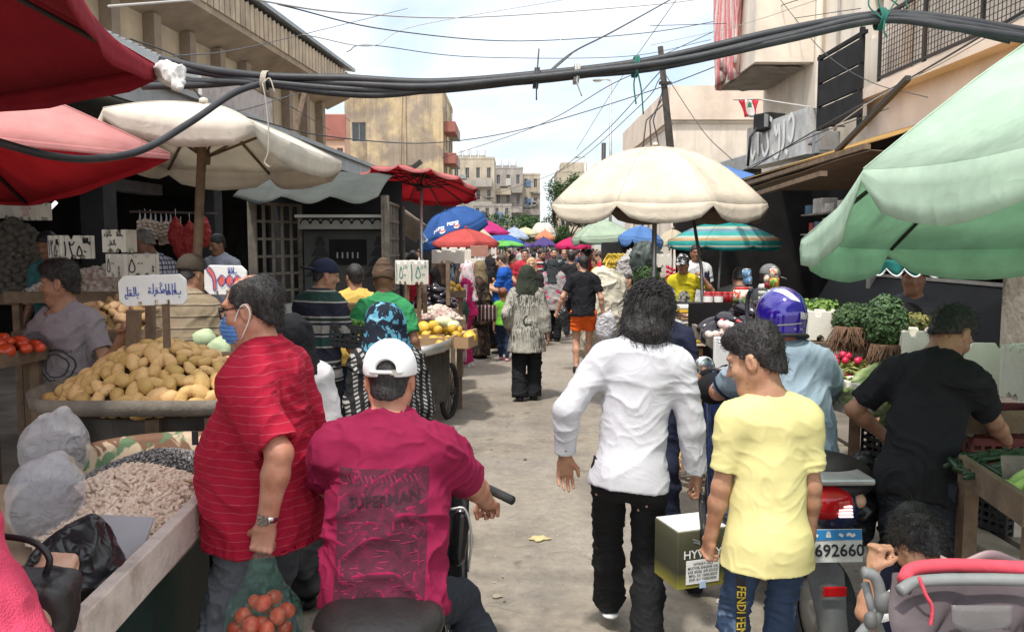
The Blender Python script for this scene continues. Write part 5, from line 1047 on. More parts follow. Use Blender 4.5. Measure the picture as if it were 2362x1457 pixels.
def foambox(label,loc,d=(.42,.3,.2),rz=0,tx=0,ty=0,m='foam',name='foam_box',holes=2,cat='box',group=None):
 t=thing(name,label,cat,loc,rz,group);t.rotation_euler=(R(tx),R(ty),R(rz));w_,l,h=d;th=.03;mb=MB()
 def side(a,b_,n_):
  a,b_=Vector(a),Vector(b_);u=(b_-a);L=u.length;u.normalize();pr=[(0,0)]
  if holes:
   for i in range(holes):
    x=L*(i+1)/(holes+1);pr+=[(x-.022,0),(x-.022,.018),(x,.035),(x+.022,.018),(x+.022,0)]
  pr+=[(L,0),(L,h),(L*.82,h),(L*.78,h-.03),(L*.66,h-.03),(L*.62,h),(L*.36,h),(L*.32,h-.03),(L*.2,h-.03),(L*.16,h),(0,h)]
  mb.prism([a+u*x+Vector((0,0,z))for x,z in pr],Vector(n_)*th)
 side((-w_/2,-l/2,0),(w_/2,-l/2,0),(0,1,0));side((w_/2,l/2,0),(-w_/2,l/2,0),(0,-1,0));side((-w_/2,l/2-th-.002,0),(-w_/2,-l/2+th+.002,0),(1,0,0));side((w_/2,-l/2+th+.002,0),(w_/2,l/2-th-.002,0),(-1,0,0))
 bevel(mb.build('sides',M_[m],t),.006,2);MB().box((0,0,.05),(w_-2*th-.004,l-2*th-.004,.02)).build('base',M_[m],t)
 return t
def post(label,a,b_,w_=.05,m='wood'):return tag(bevel(MB().bar(a,b_,w_,w_*1.1).build('wooden_post',M_[m]),.004),label,'post')
GL={'1':[[(.05,.95),(.1,.5),(.08,0)]],'2':[[(-.05,.95),(.02,.5),(.14,0)],[(-.05,.95),(.12,.7),(.3,.95)]],'5':[[(.2,.85),(.02,.3),(.06,.06),(.28,.02),(.4,.28),(.2,.85)]],'0':[[(.1,.42)]],'bt':[[(1.0,.3),(.92,.1),(.74,.14)],[(.86,-.12)],[(.74,.14),(.62,.12),(.5,.3),(.6,.38),(.70,.18)],[(.62,.9),(.6,.2)],[(.42,.85),(.4,.12),(.46,.12)],[(.3,.12),(.12,.12),(.06,.3),(.18,.36),(.26,.14)],[(.18,.85),(.16,.2)],[(-.04,.85),(-.02,.12),(.08,.12)]],'mk':[[(1.7,.2),(1.6,.38),(1.5,.22),(1.62,.1),(1.4,.12)],[(1.5,.8),(1.3,.55),(1.4,.12),(1.1,.1)],[(1.42,.98),(1.28,.8)],[(1.1,.1),(1.02,.34),(.9,.28),(1.0,.1),(.84,.0),(.76,-.2)],[(1.0,.5)],[(.72,.9),(.7,.14),(.55,.1)],[(.5,.1),(.38,.32),(.28,.14),(.42,.08)],[(.44,.5)],[(.36,.52)]],'bq':[[(1.1,.3),(1.04,.1),(.9,.12)],[(1.0,-.12)],[(.88,.85),(.88,.12)],[(.72,.85),(.72,.12),(.5,.1)],[(.5,.1),(.46,.34),(.34,.26),(.46,.1),(.2,.1)],[(.44,.55)],[(.36,.56)],[(.2,.1),(.18,.85)],[(.18,.1),(.02,.18),(-.06,.0),(.06,-.14),(.2,-.1)]],'bl':[[(.95,.3),(.9,.1),(.75,.12)],[(.85,-.1)],[(.7,.85),(.7,.12),(.55,.1)],[(.5,.35),(.6,.1),(.36,.06)],[(.3,.25),(.15,.3),(.1,.12),(.25,.02),(.05,-.12),(-.1,.0)]],'kl':[[(.4,.8),(.2,.5),(.35,.1),(.05,.05)],[(.3,.95),(.15,.75)]],}
def write(parent,items,org,ux,uy,m,w=.012,proud=.003,name='writing'):
 L=[]
 for g,x,y,s_ in items[0:]:
  for ln in GL[g]:L.append([(x+a*s_,y+b_*s_)for a,b_ in ln])
 V,Fc=strokes(L,w);return letter(name,(V,Fc),m,parent,org,ux,uy,proud)
PC=Vector((-1.94,4.45,1.02));pa,pb=.67,.47
ct=thing('handcart','oval wooden handcart heaped with yellow potatoes','handcart',(PC.x,PC.y,0))
G=[]
for r0,z in((.90,1.04),(1.0,1.06),(1.02,1.13),(.985,1.13),(.97,1.075),(.5,1.07),(.01,1.07)):
 G.append([(pa*r0*math.cos(f)+.02,pb*r0*math.sin(f),z+.012*math.sin(f*3))for f in np.linspace(0,2*PI,41)[:-1]])
MB().grid(G,True,True).build('tray',M_['woodg'],ct)
mb=MB();mb.grid([[(.72*pa*math.cos(f),.66*pb*math.sin(f),z)for f in np.linspace(0,2*PI,15)[:-1]]for z in(.2,1.035)],False,True);mb.build('skirt_board',mat('grey_boards',(.085,.075,.065),.85,.25,4.,.4,50.),ct)  # skirt boards coloured dark to stand for the shadow under the tray
for x in(-.3,.12,.42):MB().bar((x,-.33,.05),(x,-.33,1.03),.07,.04).build('leg',M_['wood'],ct)
heap('potato','yellow potato in the big oval heap on the handcart','potato','potatoes heaped on the oval handcart',potm,PC+Vector((.02,0,.02)),pa*.86,pb*.84,.29,290,.0465,3,fill=mat('heap_gap_shade',(.10,.065,.035),.95,.3),pw=1.7,skew=.15,z0=.03)  # dark fill colour stands for shade in the gaps between potatoes
def pegsign(label,px,py,Y,w_,h,rot,items,inkm,w=.008,stem=None,rz=0,red=None,fr=True,proud=.004):
 c=P(px,py,Y);t=thing('price_card',label,'sign',c,rz);t.rotation_euler=(0,R(rot),R(rz));mb=MB();n=10
 pr=[(-w_/2+.03,-h/2),(-w_*.22,-h/2),(-w_*.22,-h/2+.02),(-w_*.17,-h/2+.02),(-w_*.17,-h/2),(w_*.02,-h/2),(w_*.02,-h/2+.025),(w_*.07,-h/2+.025),(w_*.07,-h/2),(w_*.2,-h/2+.005),(w_*.2,-h/2+.025),(w_*.25,-h/2+.025),(w_*.25,-h/2),(w_/2-.02,-h/2),(w_/2,-h/2+.02),(w_/2,h/2-.03),(w_/2-.03,h/2),(-w_/2+.03,h/2),(-w_/2,h/2-.03),(-w_/2,-h/2+.03)]
 mb.prism([(x,-.011,z)for x,z in pr],(0,.022,0));bevel(mb.build('board',M_['white'],t),.004)
 if stem:MB().bar(stem[0],stem[1],stem[2],.03).build('stake',M_['wood'],t)
 for it,ik_,ww in items:write(t,it,(0,-.011,0),(1,0,0),(0,0,1),M_[ik_],ww,proud)
 return t
pegsign('rounded white card with blue Arabic handwriting on a stake in the potatoes',353,669,4.2,.345,.155,-2,[([('bt',.075,-.03,.072),('mk',-.035,-.02,.06),('bq',-.135,-.03,.06)],'inkb',.005)],'inkb',stem=((.045,.014,-.30),(.055,.014,-.03),.028))
t=pegsign('white price card with big red digits and blue Arabic word',521,646,4.6,.235,.165,1,[([('bt',.02,.035,.045)],'inkb',.004)],'inkb',stem=((.03,.03,-.62),(.035,.03,-.04),.03))
for V in([(-.105,.06),(-.085,.072),(-.055,.03),(-.048,-.045),(-.062,-.06),(-.07,.01)],)+tuple([(x-.025,.0),(x,.03),(x+.025,.0),(x,-.035)]for x in(-.018,.025,.07)):
 VV=([Vector((a,b_,0))for a,b_ in V],[tuple(range(len(V)))[::-1]]);letter('red_digit',VV,M_['inkr'],t,(0,-.011,0),(1,0,0),(0,0,1),.004);Vs,Fs=strokes([V+[V[0]]],.004);letter('digit_outline',(Vs,Fs),M_['inkb'],t,(0,-.011,0),(1,0,0),(0,0,1),.007)
post('thick wooden post behind the potato heap, left of the pair',P(307,850,4.5),P(309,715,4.5),.06);post('thinner wooden post behind the potato heap, right of the pair',P(348,830,4.7),P(347,700,4.7),.045)
post('grey stake under the big digit card behind the masked man',P(553,860,4.7),P(552,775,4.7),.03)
def pricebox(label,px,py,Y,w1,w2,h,rz,faces,ik_='ink',stems=()):
 c=P(px,py,Y);t=foambox(label,c-Vector((0,0,h/2)),(w1,w2,h),rz,name='price_box',cat='box')
 for(it,ik2,ww),side in faces:
  if side=='f':write(t,it,(0,-w2/2-.001,h/2),(1,0,0),(0,0,1),M_[ik2],ww)
  else:write(t,it,(w1/2+.001,0,h/2),(0,1,0),(0,0,1),M_[ik2],ww)
 for(x,y,z)in stems:MB().bar((x,y,-z),(x,y,.02),.035).build('leg',M_['wood'],t)
 return t
d1250=lambda s_,x,y:[('1',x,y,s_),('2',x+.38*s_,y,s_),('5',x+.8*s_,y,s_*.8),('0',x+1.25*s_,y,s_*.7)]
pricebox('white foam price box with digits on both faces, above the grey shirt youth',165,570,6.6,.25,.26,.185,-40,[((d1250(.13,-.1,-.07)+[('bt',.045,.02,.05)],'ink',.011),'f'),((d1250(.12,-.11,-.07)+[('bt',.04,.03,.05)],'ink',.011),'s')])
pricebox('foam box with two lines of Arabic handwriting, stacked above the digit box',276,556,6.6,.2,.16,.18,-6,[(([('bt',.03,.035,.05),('mk',-.09,.035,.045),('bq',-.04,-.035,.055)],'ink',.005),'f')])
pricebox('wide foam price box with teardrop digits, lower of the stack',306,612,6.5,.30,.28,.18,-38,[(([('5',-.12,-.05,.12),('0',-.05,-.02,.09),('0',-.025,-.02,.09),('kl',.05,-.06,.06)],'ink',.009),'f'),(([('5',-.11,-.05,.12),('0',-.04,-.02,.09),('0',-.015,-.02,.09),('kl',.07,-.05,.05)],'ink',.009),'s')],stems=((-.1,0,.6),(.1,.1,.6)))
pricebox('foam box with faint red Arabic words hung in the dark shop',75,488,8.2,.27,.2,.17,-12,[(([('mk',-.06,.01,.08),('bq',-.02,-.05,.07)],'wood' if False else 'inkr',.004),'f')])
pricebox('grey foam box in shadow beside the red worded one',32,486,8.6,.2,.2,.16,8,[])
t=pricebox('foam price box with green digits beside the green shirt man',950,628,9.0,.28,.25,.26,-48,[],stems=((-.03,-.05,.55),(.1,.02,.5),(.05,-.1,.62)))
for side,org,ux in(('f',(0,-.126,.13),(1,0,0)),('s',(.141,0,.13),(0,1,0))):
 write(t,[('1',-.12,-.09,.19),('5',-.05,-.06,.15),('0',.03,-.06,.09),('0',.05,-.06,.09)],org,ux,(0,0,1),M_['inkg'],.011);write(t,[('bl',.02,.05,.08)],org,ux,(0,0,1),M_['inkg'],.005)
def table(label,c,d,top=.9,rz=0,m='woodg',lip=.07,legs=True,name='stall_table',cat='table'):
 t=thing(name,label,cat,(c[0],c[1],0),rz);w_,l=d;mb=MB();mb.box((0,0,top-.015),(w_,l,.03));mb.build('tabletop',M_[m],t)
 if lip:
  mb=MB()
  for s_ in(-1,1):mb.box((0,s_*(l/2+.012),top+lip/2-.03),(w_+.05,.024,lip+.03));mb.box((s_*(w_/2+.012),0,top+lip/2-.03),(.024,l-.002,lip+.03))
  bevel(mb.build('lip_board',M_['wood'],t),.004)
 if legs:
  for sx in(-1,1):
   for sy in(-1,1):MB().bar((sx*(w_/2-.05),sy*(l/2-.05),0),(sx*(w_/2-.05),sy*(l/2-.05),top-.03),.06).build('leg',M_['wood'],t)
 return t
c=P(262,745,5.6);table('rough wooden bin of earthy potatoes behind the grey shirt youth',c,(1.0,.6),c.z-.12,12,lip=.12)
heap('earthy_potato','brown earthy potato in the wooden bin behind the youth','potato','earthy potatoes in the wooden bin',potdm,(c.x-.05,c.y,c.z-.1),.47,.28,.20,110,.062,7,rz=12,fill=POTd,pw=2.2)
c=P(265,800,5.9);heap('onion','pale onion in the low pile under the potato bin','onion','pale onions under the potato bin',onim,c,.42,.22,.12,60,.06,8,fill=POTd)
crate('black lattice crate on the ground under the onion pile',(c.x-.05,c.y-.35,c.z-.35),(.55,.34,.28));t=crate('black lattice crate beside the wooden posts under the bin',(c.x+.42,c.y-.1,c.z-.36),(.5,.34,.28))
table('low plank table carrying onions behind the potato cart',(c.x,c.y),(1.0,.55),c.z-.04,0,lip=0)
c=P(-8,818,4.7);table('weathered board shelf of tomatoes at the left edge',(c.x-.35,c.y),(1.05,.5),c.z,-6,lip=.05);heap('tomato','red tomato on the board shelf at the left edge','tomato','tomatoes on the shelf at the left edge',tomm,(c.x-.16,c.y,c.z+.02),.42,.2,.07,40,.062,9,rz=-6,sc=1.1)
c=P(250,640,7.4);table('dark shop table of garlic bulbs under the price boxes',c,(1.4,.7),c.z-.16,0);stuffheap('garlic_pile','greyish garlic bulbs piled in the shaded shop','garlic',lowell(lambda v:(v.x*.03,v.y*.03,v.z*.026),8,5),GAR,(c.x,c.y,c.z-.15),.75,.34,.24,420,4,fillm=GAR)
c=P(280,712,6.2);heap('onion','yellow onion in the shop tray below the lower price box','onion','onions below the price boxes',onim,(c.x,c.y,c.z-.05),.28,.2,.1,38,.062,11,fill=ONI)
table('dark shop shelf carrying yellow onions',(c.x,c.y),(.7,.5),c.z-.08,0)
c=P(20,585,8.0);stuffheap('garlic_wall','dim heap of garlic sacks at the far left of the shop','garlic',lowell(lambda v:(v.x*.04,v.y*.04,v.z*.036),8,5),mat('shade_dark_garlic',(.10,.09,.075),.8,.2),(c.x,c.y+.1,c.z-.4),.75,.5,.72,600,5,pw=1.3,fillm=mat('shade_dark_garlic',0))  # garlic colour darkened to hold the deep shade of the shop
table('shop table under the dim garlic heap',(c.x,c.y+.1),(1.6,1.0),c.z-.42,0)
c=P(503,772,5.4);heap('cabbage','pale green cabbage stacked behind the potato heap','cabbage','cabbages behind the potato heap',cabm,(c.x,c.y,c.z-.12),.2,.16,.1,7,.15,3,sc=.8);table('dark tray table of cabbages behind the masked man',(c.x,c.y),(.5,.4),c.z-.14,15)
def net(label,px,py,Y,r0,h,m,kindn='garlic',group=None,n=22):
 top=P(px,py,Y);t=thing('net_bag',label,'net bag',top,0,group);r_=random.Random(px);Ms=[]
 base_=lowell(lambda v:(v.x*.022,v.y*.022,v.z*.019),8,5)
 for j in range(int(h/.034)):
  for k in range(3):
   f=k*2.1+j*.8;Ms.append(TRS((r0*.55*math.cos(f),r0*.55*math.sin(f),-.06-j*.034),(r_.random(),r_.random(),0),r0/.032))
 V,Q=many(base_,Ms);obj('bulbs',newmesh('bulbs',V,Q,m),t);MB().tube([(0,0,.05),(.004,0,0),(0,0,-.05)],[.003,.006,.012],6).build('knot',M_['bagw'],t)
 return t
for i,(px,py)in enumerate(((322,497),(334,494),(347,496),(358,499),(371,503),(383,500),(393,502))):net('white net of garlic hanging in the dark shop',px,py,7.6,.028,.19+.02*(i%3),GAR,group='garlic nets hanging in the shop')
redn=mat('red_net',(.30,.026,.024),.6,.4,40.,.6,60.,transl=.15)
for i,(px,py,s_)in enumerate(((405,502,1.0),(417,520,1.15),(437,512,1.2),(468,498,1.05))):
 tp_=P(px,py,7.5);S=SDF();S.cone((0,0,.0),(0,0,-.06),.012,.045*s_,.03).ell((0,0,-.16*s_),(.062*s_,.055,.11*s_),None,.04);t=thing('net_bag',['red onion net hanging beside the garlic nets','red onion net hanging low in the shop, second from the garlic','red onion net half behind the brown umbrella pole','red onion net hanging right of the brown umbrella pole'][i],'net bag',tp_)
 S.build('sack',.008,redn,t,lambda V:.024*(vnoise(V*42,3)-.4));MB().tube([(0,0,-.01),(0,0,.08)],.003,5).build('string',M_['wirew'],t)
tag(MB().bar(P(300,488,7.6),P(500,492,7.6),.02).build('hanging_rail',M_['iron']),'thin dark rail carrying the hanging nets','rail')
tag(MB().tube([P(116,480,8.8),P(130,466,8.8)],.02,6).build('tube_lamp',mat('lit_tube',(.9,.9,.85),.5,0,bump=0,emit=1.5)),'small lit tube glinting in the dark left shop','lamp')
nz=.95;A0=GP(172,1440,nz);A1=GP(466,1148,nz);XL=-2.5
nc=thing('nut_cart','dark green cart with whitewashed edge boards holding peanuts and seeds','handcart',(-1.8,2.8,0));o0=Vector((-1.8,2.8,0))
bevel(MB().bar(A0-o0+Vector((0,0,-.045)),A1-o0+Vector((0,0,-.045)),.045,.13).build('edge_board',M_['woodw'],nc),.005);bevel(MB().bar(A0-o0+Vector((-.024,.0,-.05)),Vector((XL,A0.y-.03,nz-.05))-o0,.045,.12).build('edge_board',M_['woodw'],nc),.005)
mb=MB();mb.prism([(A0.x-.02,A0.y+.02,nz-.11),(A1.x-.02,A1.y+.55,nz-.11),(XL,A1.y+.55,nz-.11),(XL,A0.y+.02,nz-.11)],(0,0,-.03));ob=mb.build('tray',mat('tray_wood',(.36,.27,.18),.8,.2,4.,.3,60.,dirt=.4),nc,None);ob.location=-o0
dg=mat('dark_green_paint',(.010,.028,.022),.5,.3,3.,.2,40.,dirt=.45,dcol=(.05,.04,.03));mb=MB();mb.prism([(-.7,-.55,.12),(A0.x+1.72,-.62,.12),(A1.x+1.74,.45,.12),(-.7,.45,.12)],(0,0,nz-.27));mb.build('cart_body',dg,nc)
mb=MB();mb.bar((.52,-.2,.2),(.52,.45,.62),.05,.03);mb.bar((.52,.45,.2),(.52,.6,.62),.05,.03);mb.build('side_brace',dg,nc)
camo=mat('camo_cloth',blot((.46,.36,.25),[((.17,.09,.055),.52),((.10,.17,.09),.58)],6.),.9,.1)
ss=GP(372,1075,nz-.02);sl_=ss-o0
G=[[(sl_.x+(.36+q_)*math.cos(f),sl_.y+(.33+q_)*math.sin(f),nz+zz)for f in np.linspace(-.15,PI+.1,26)]for q_,zz in((.0,-.11),(.02,.02),(.05,.05),(.07,.0),(.065,-.12))]
MB().grid(G).build('cloth_rim',camo,nc)
MB().bar(GP(352,1112,nz)-o0+Vector((0,0,-.03)),GP(466,1128,nz)-o0+Vector((0,0,-.03)),.024,.12).build('divider',mat('raw_plank',(.42,.28,.17),.85,.2,6.,.3,60.),nc)
pc=GP(302,1186,nz-.08);stuffheap('peanuts','big loose heap of pale unshelled peanuts on the nut cart','peanuts',peab,PEA,pc,.325,.48,.17,2600,21,pw=1.5,tilt=.7,fillm=PEA,rz=14)
stuffheap('sunflower_seeds','dark striped sunflower seeds spread in the camouflage edged tray','seeds',(seedb[0],seedb[1]),SEED,ss+Vector((0,.02,-.06)),.35,.30,.12,7000,22,pw=1.5,tilt=.9,fillm=mat('seed_bed',(.07,.065,.06),.8,.4,80.))
c=P(272,1235,2.52);tag(solid(MB().grid([[GP(198,1186,nz+.05),GP(356,1194,nz+.05)],[GP(205,1290,nz-.04),GP(322,1290,nz-.04)]],False).build('grey_board',mat('grey_card',(.33,.32,.33),.8,.06),None),.008),'plain grey board stuck in the peanuts behind the black bag','board')
def sack(label,c,rx,ry,h,m,seed,inner=None,nm='plastic_bag',top=.5,amp=.013,v=.010):
 t=thing(nm,label,'bag',c);S=SDF();S.ell((0,0,h*.40),(rx,ry,h*.46),None,.05);S.ell((0,0,h*.68),(rx*.8,ry*.8,h*.3),None,.08);S.cone((rx*.2,0,h*.8),(rx*.35,0,h*1.02),rx*.35,rx*top*.3,.08);S.cut((0,0,.01),(0,0,-1))
 S.build('film',v,m,t,lambda V:amp*(1-np.abs(2*vnoise(V*np.array([11,11,7],'f4')+seed,seed)-1)-.6)+amp*.5*(1-np.abs(2*vnoise(V*26,seed+1)-1)-.6))
 if inner:mb=MB();mb.ell((0,0,h*.38),(rx*.97,ry*.97,h*.38));mb.build('contents',inner,t)
 return t
clear=mat('clear_film',(.86,.86,.90),.3,.05,5.,.4,16.,alpha=.33,spec=.5,fold=.25,fs=9.,bdist=.02);dk=mat('seed_bulk',(.10,.085,.08),.8,.35,60.,.5,120.)
b1=GP(128,1088,nz-.06);sack('cloudy white plastic bag of dark seeds, farther of two on the nut cart',(b1.x,b1.y,nz-.10),.14,.12,.30,clear,3,dk);b2=GP(112,1225,nz-.06);sack('cloudy white plastic bag of dark seeds, nearer of two on the nut cart',(b2.x,b2.y,nz-.10),.125,.11,.30,clear,7,dk)
b3=GP(178,1365,nz-.06);bb=sack('crumpled open black plastic bag on the near corner of the nut cart',(b3.x-.0,b3.y,nz-.105),.122,.10,.215,M_['bagb'],12,None,'black_bag',1.2,.022,.006)
ch=thing('stool','chrome legged stool standing behind the nut cart','stool',(P(512,1345,3.9).x,3.9,0))
for i in range(4):f=i*PI/2+.5;MB().tube([(.05*math.cos(f),.05*math.sin(f),.45),(.10*math.cos(f),.10*math.sin(f),.32),(.22*math.cos(f),.22*math.sin(f),.0)],.011,7).build('leg',M_['chrome'],ch)
MB().tube([(.13*math.cos(f),.13*math.sin(f),.2)for f in np.linspace(0,2*PI,17)[:-1]],.007,6,True).build('foot_ring',M_['chrome'],ch);MB().lathe([(.001,.46),(.17,.46),(.18,.49),(.17,.52),(.001,.525)]).build('seat',M_['plast'],ch)
KY=10.2
ks=thing('kiosk','dark kiosk with wooden lattice shutters, painted cedars and a grey green tarpaulin roof','kiosk',(P(740,700,KY).x,KY,0));kx=lambda px,Y=KY:P(px,600,Y).x-ks.location.x
kz=lambda py,Y=KY:P(700,py,Y).z
mb=MB();mb.span((kx(588),.9,.12),(kx(905),1.0,2.75));mb.build('back_panel',M_['black2'],ks)
mb=MB();mb.span((kx(690),.25,.12),(kx(880),.35,kz(530)));pn=mb.build('painted_panel',mat('panel_grey',(.055,.055,.052),.8,.25,1.5),ks)
for px in(728,868):
 mb=MB();x0=kx(px)
 for k in range(4):z=kz(640)+.13*k;w_=.2-.042*k;mb.prism([(x0-w_,.246,z),(x0+w_,.246,z),(x0+w_*.4,.246,z+.12),(x0-w_*.4,.246,z+.12)],(0,.003,0))
 mb.build('cedar_emblem',mat('cedar_dark',(.016,.018,.017),.8),ks)
mb=MB();mb.span((kx(750),.235,kz(612)),(kx(838),.249,kz(552)));mb.build('dark_window',M_['black'],ks)
for i in range(5):MB().span((kx(768+i*12),.22,kz(596)),(kx(771+i*12),.234,kz(582))).build('candle',M_['gmetal'],ks)
mb=MB();mb.span((kx(685),.1,kz(528)),(kx(885),.2,kz(505)));mb.build('header_sign',mat('header_sign',(.28,.28,.25),.8,.15,3.),ks)
V,Fc=strokes([[(x+.06*math.cos(f),.02+.06*math.sin(f))for f in np.linspace(0,PI,7)]for x in np.linspace(-.45,.45,8)],.02);letter('header_letters',(V,Fc),M_['black2'],ks,(kx(785),.099,kz(520)),(1,0,0),(0,0,1))
MB().bar((kx(680),.05,kz(498)),(kx(885),.05,kz(498)),.035).build('tube_light',M_['white'],ks)
for px in(590,893):MB().bar((kx(px),-.1,.05),(kx(px),-.1,2.5),.09).build('post',M_['woodg'],ks)
def lattice(name,a,b_,h0,h1,nx,nz_):
 a,b_=Vector(a),Vector(b_);mb=MB()
 for i in range(nx+1):p=a.lerp(b_,i/nx);mb.bar(p+Vector((0,0,h0)),p+Vector((0,0,h1)),.035 if 0<i<nx else .06,.03)
 for j in range(nz_+1):z=h0+(h1-h0)*j/nz_;mb.bar(a+Vector((0,.02,z)),b_+Vector((0,.02,z)),.03 if 0<j<nz_ else .05,.03)
 return mb.build(name,M_['woodg'],ks)
lattice('lattice_shutter',(kx(597),-.15,0),(kx(672),.45,0),.9,kz(470),5,7);lattice('lattice_shutter',(kx(898),-.15,0),(kx(930,11.6),1.4,0),.9,kz(468),5,7)
mb=MB();mb.span((kx(640),-.35,.12),(kx(720),.1,kz(700)));mb.build('white_counter',mat('dull_counter',(.36,.35,.33),.6,.1),ks);V,Fc=strokes([[(.07*math.cos(f),.05*math.sin(f))for f in np.linspace(-1.2,4.2,14)],[(-.1,.0),(.1,.01)]],.03);letter('red_logo',(V,Fc),M_['inkr'],ks,(kx(678),-.352,kz(735)),(1,0,0),(0,0,1))
a_,b_=(kx(578),-.55,kz(466,9.6)),(kx(893),-.45,kz(462,9.7));G=[]
for j in range(12):
 row=[]
 for i in range(25):
  u,v=i/24,j/11;x=a_[0]+(b_[0]-a_[0])*u;y=-.6+1.7*(1-v);z=kz(425)+.22-.42*v**1.8-.02*math.sin(u*19+v*4)-(.05*abs(math.sin(u*PI*3))*v);row.append((x,y,z))
 G.append(row)
solid(MB().grid(G).build('tarpaulin_roof',CV['tarp'],ks),.008)
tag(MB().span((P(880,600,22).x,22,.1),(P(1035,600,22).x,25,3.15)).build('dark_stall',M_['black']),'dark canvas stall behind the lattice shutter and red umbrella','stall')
sheet('awning','torn pale awning tilted behind the red umbrella pole','awning',(P(915,470,12.5),P(985,520,12.5),P(960,560,12.9),P(905,520,12.9)),mat('torn_canvas',(.30,.25,.20),.9,.3,3.),sag=.05)
mc=thing('handcart','grey handcart with curved metal rim and spoked wheel, carrying melons','handcart',(P(1000,800,8.6).x,8.6,0));m0=mc.location.copy();q3=lambda px,py,Y:P(px,py,Y)-m0
r1=[q3(905,800,8.0),q3(955,812,7.9),q3(1010,803,8.05),q3(1042,790,8.5)];zt=r1[1].z
MB().grid([[p+Vector((0,0,d_))for p in catmull(r1,6)]for d_ in(.05,-.05)],True).build('metal_rim',M_['steel'],mc);solid(mc.children[0],.012)
MB().bar(q3(1042,786,8.5),q3(1098,768,9.2),.03,.1).build('plank',mat('fresh_plank',(.40,.27,.16),.8,.2,5.,.3,60.),mc)
mb=MB();mb.prism([r1[0]*1,r1[1],r1[3],q3(1098,768,9.2),q3(1090,768,9.9),q3(900,775,9.9)],(0,0,-.04));mb.build('tray',M_['woodg'],mc)
mb=MB();a,c=q3(945,812,8.15),q3(1030,800,8.75)
for i in range(8):p=a.lerp(c,(i+.5)/8);p.z=.25;mb.bar(p,Vector((p.x,p.y,zt-.05)),.11,.03)
mb.bar(Vector((a.x,a.y,.45)),Vector((c.x,c.y,.45)),.04,.05);mb.build('side_boards',mat('grey_boards',(.10,.095,.085),.85,.25,4.,.4,50.),mc)
wl=thing_c=GP(1037,962)-m0;wr=.29;Wm=Matrix.Rotation(R(78),3,'Z')
mb=MB();mb.tube([Vector((wl.x,wl.y,wr))+Wm@Vector((wr*math.cos(f),0,wr*math.sin(f)))for f in np.linspace(0,2*PI,33)[:-1]],.028,8,True);wh=mb.build('wheel',M_['rubber'],mc)
mb=MB()
for k in range(10):f=k*PI/5;mb.bar(Vector((wl.x,wl.y,wr)),Vector((wl.x,wl.y,wr))+Wm@Vector((wr*.95*math.cos(f),0,wr*.95*math.sin(f))),.01)
mb.build('spokes',M_['iron'],wh);MB().tube([(wl.x-.07,wl.y,wr),(wl.x+.07,wl.y,wr)],.035,10).build('hub',M_['iron'],wh)
cz=zt+.03;c=Vector((P(1010,770,8.8).x,8.8,P(1010,772,8.8).z))
card=mat('cardboard',(.33,.21,.115),.9,.12,5.,.1,50.)
def carton(label,p,d,rz,m=card,stripe=None):
 t=thing('carton',label,'carton',p,rz);mb=MB();w_,l,h=d
 for s_ in(-1,1):mb.box((0,s_*l/2,h/2),(w_,.006,h));mb.box((s_*w_/2,0,h/2),(.006,l-.01,h))
 mb.box((0,0,.006),(w_-.01,l-.01,.008));mb.build('carton_wall',m,t)
 if stripe:MB().box((-w_*.3,-l/2-.005,h*.5),(w_*.34,.002,h*.98)).build('printed_band',stripe,t)
 return t
carton('low open carton of yellow melons, front left on the cart',c+Vector((-.13,-.42,-.12)),(.46,.3,.15),8,stripe=mat('carton_print',blot((.06,.30,.18),[((.7,.7,.66),.56)],9.),.7,.05));carton('open carton flap box at the right of the melon cart',c+Vector((.22,-.12,-.11)),(.34,.34,.12),-14)
heap('melon','round yellow melon in the carton on the cart','melon','yellow melons on the cart',lemm,c+Vector((-.13,-.42,-.08)),.22,.14,.03,7,.105,2,sq=True);heap('melon','round yellow melon piled behind the carton on the cart','melon','yellow melons piled behind',lemm,c+Vector((-.02,.0,-.06)),.44,.26,.14,26,.105,4)
for i,(px,py,lab)in enumerate(((1022,742,'long pale green melon on the yellow pile, left one'),(1047,752,'long pale green melon on the yellow pile, right one'))):o=obj('melon',melm[0],None,P(px,py,8.85),(0,.1,.3+i));tag(o,lab,'melon')
c=P(1010,728,9.7);table('grey edged wooden tray table of garlic next to the melons',(c.x,c.y),(.60,.55),c.z-.08,4,lip=.08);stuffheap('garlic_pile','pinkish garlic bulbs heaped in the tray above the melons','garlic',lowell(lambda v:(v.x*.026,v.y*.026,v.z*.024),8,5),GAR,(c.x,c.y,c.z-.07),.3,.27,.18,330,14,fillm=GAR)
c=P(998,690,10.7);table('dark stall table of aubergines under the red umbrella',(c.x,c.y),(.62,.7),c.z-.15,4);heap('aubergine','glossy black aubergine on the stall under the red umbrella','aubergine','aubergines under the red umbrella',eggm,(c.x+.0,c.y,c.z-.12),.31,.33,.26,30,.092,15,sc=.85)
c=P(1046,662,11.9);heap('lemon','yellow lemon behind the aubergines','lemon','lemons behind the aubergines',lemm,(c.x,c.y,c.z-.08),.14,.14,.12,10,.07,16,sc=.62);table('small table of lemons beside the track suit woman',(c.x,c.y),(.3,.3),c.z-.1,0)
post('thick stake in front of the aubergines holding the green digit box',P(981,722,9.3),P(979,652,9.3),.05);post('tall grey stake right of the aubergines',P(1034,704,9.9),P(1033,600,9.9),.05);post('thin stake left of the aubergines',P(940,700,9.4),P(939,652,9.4),.04)
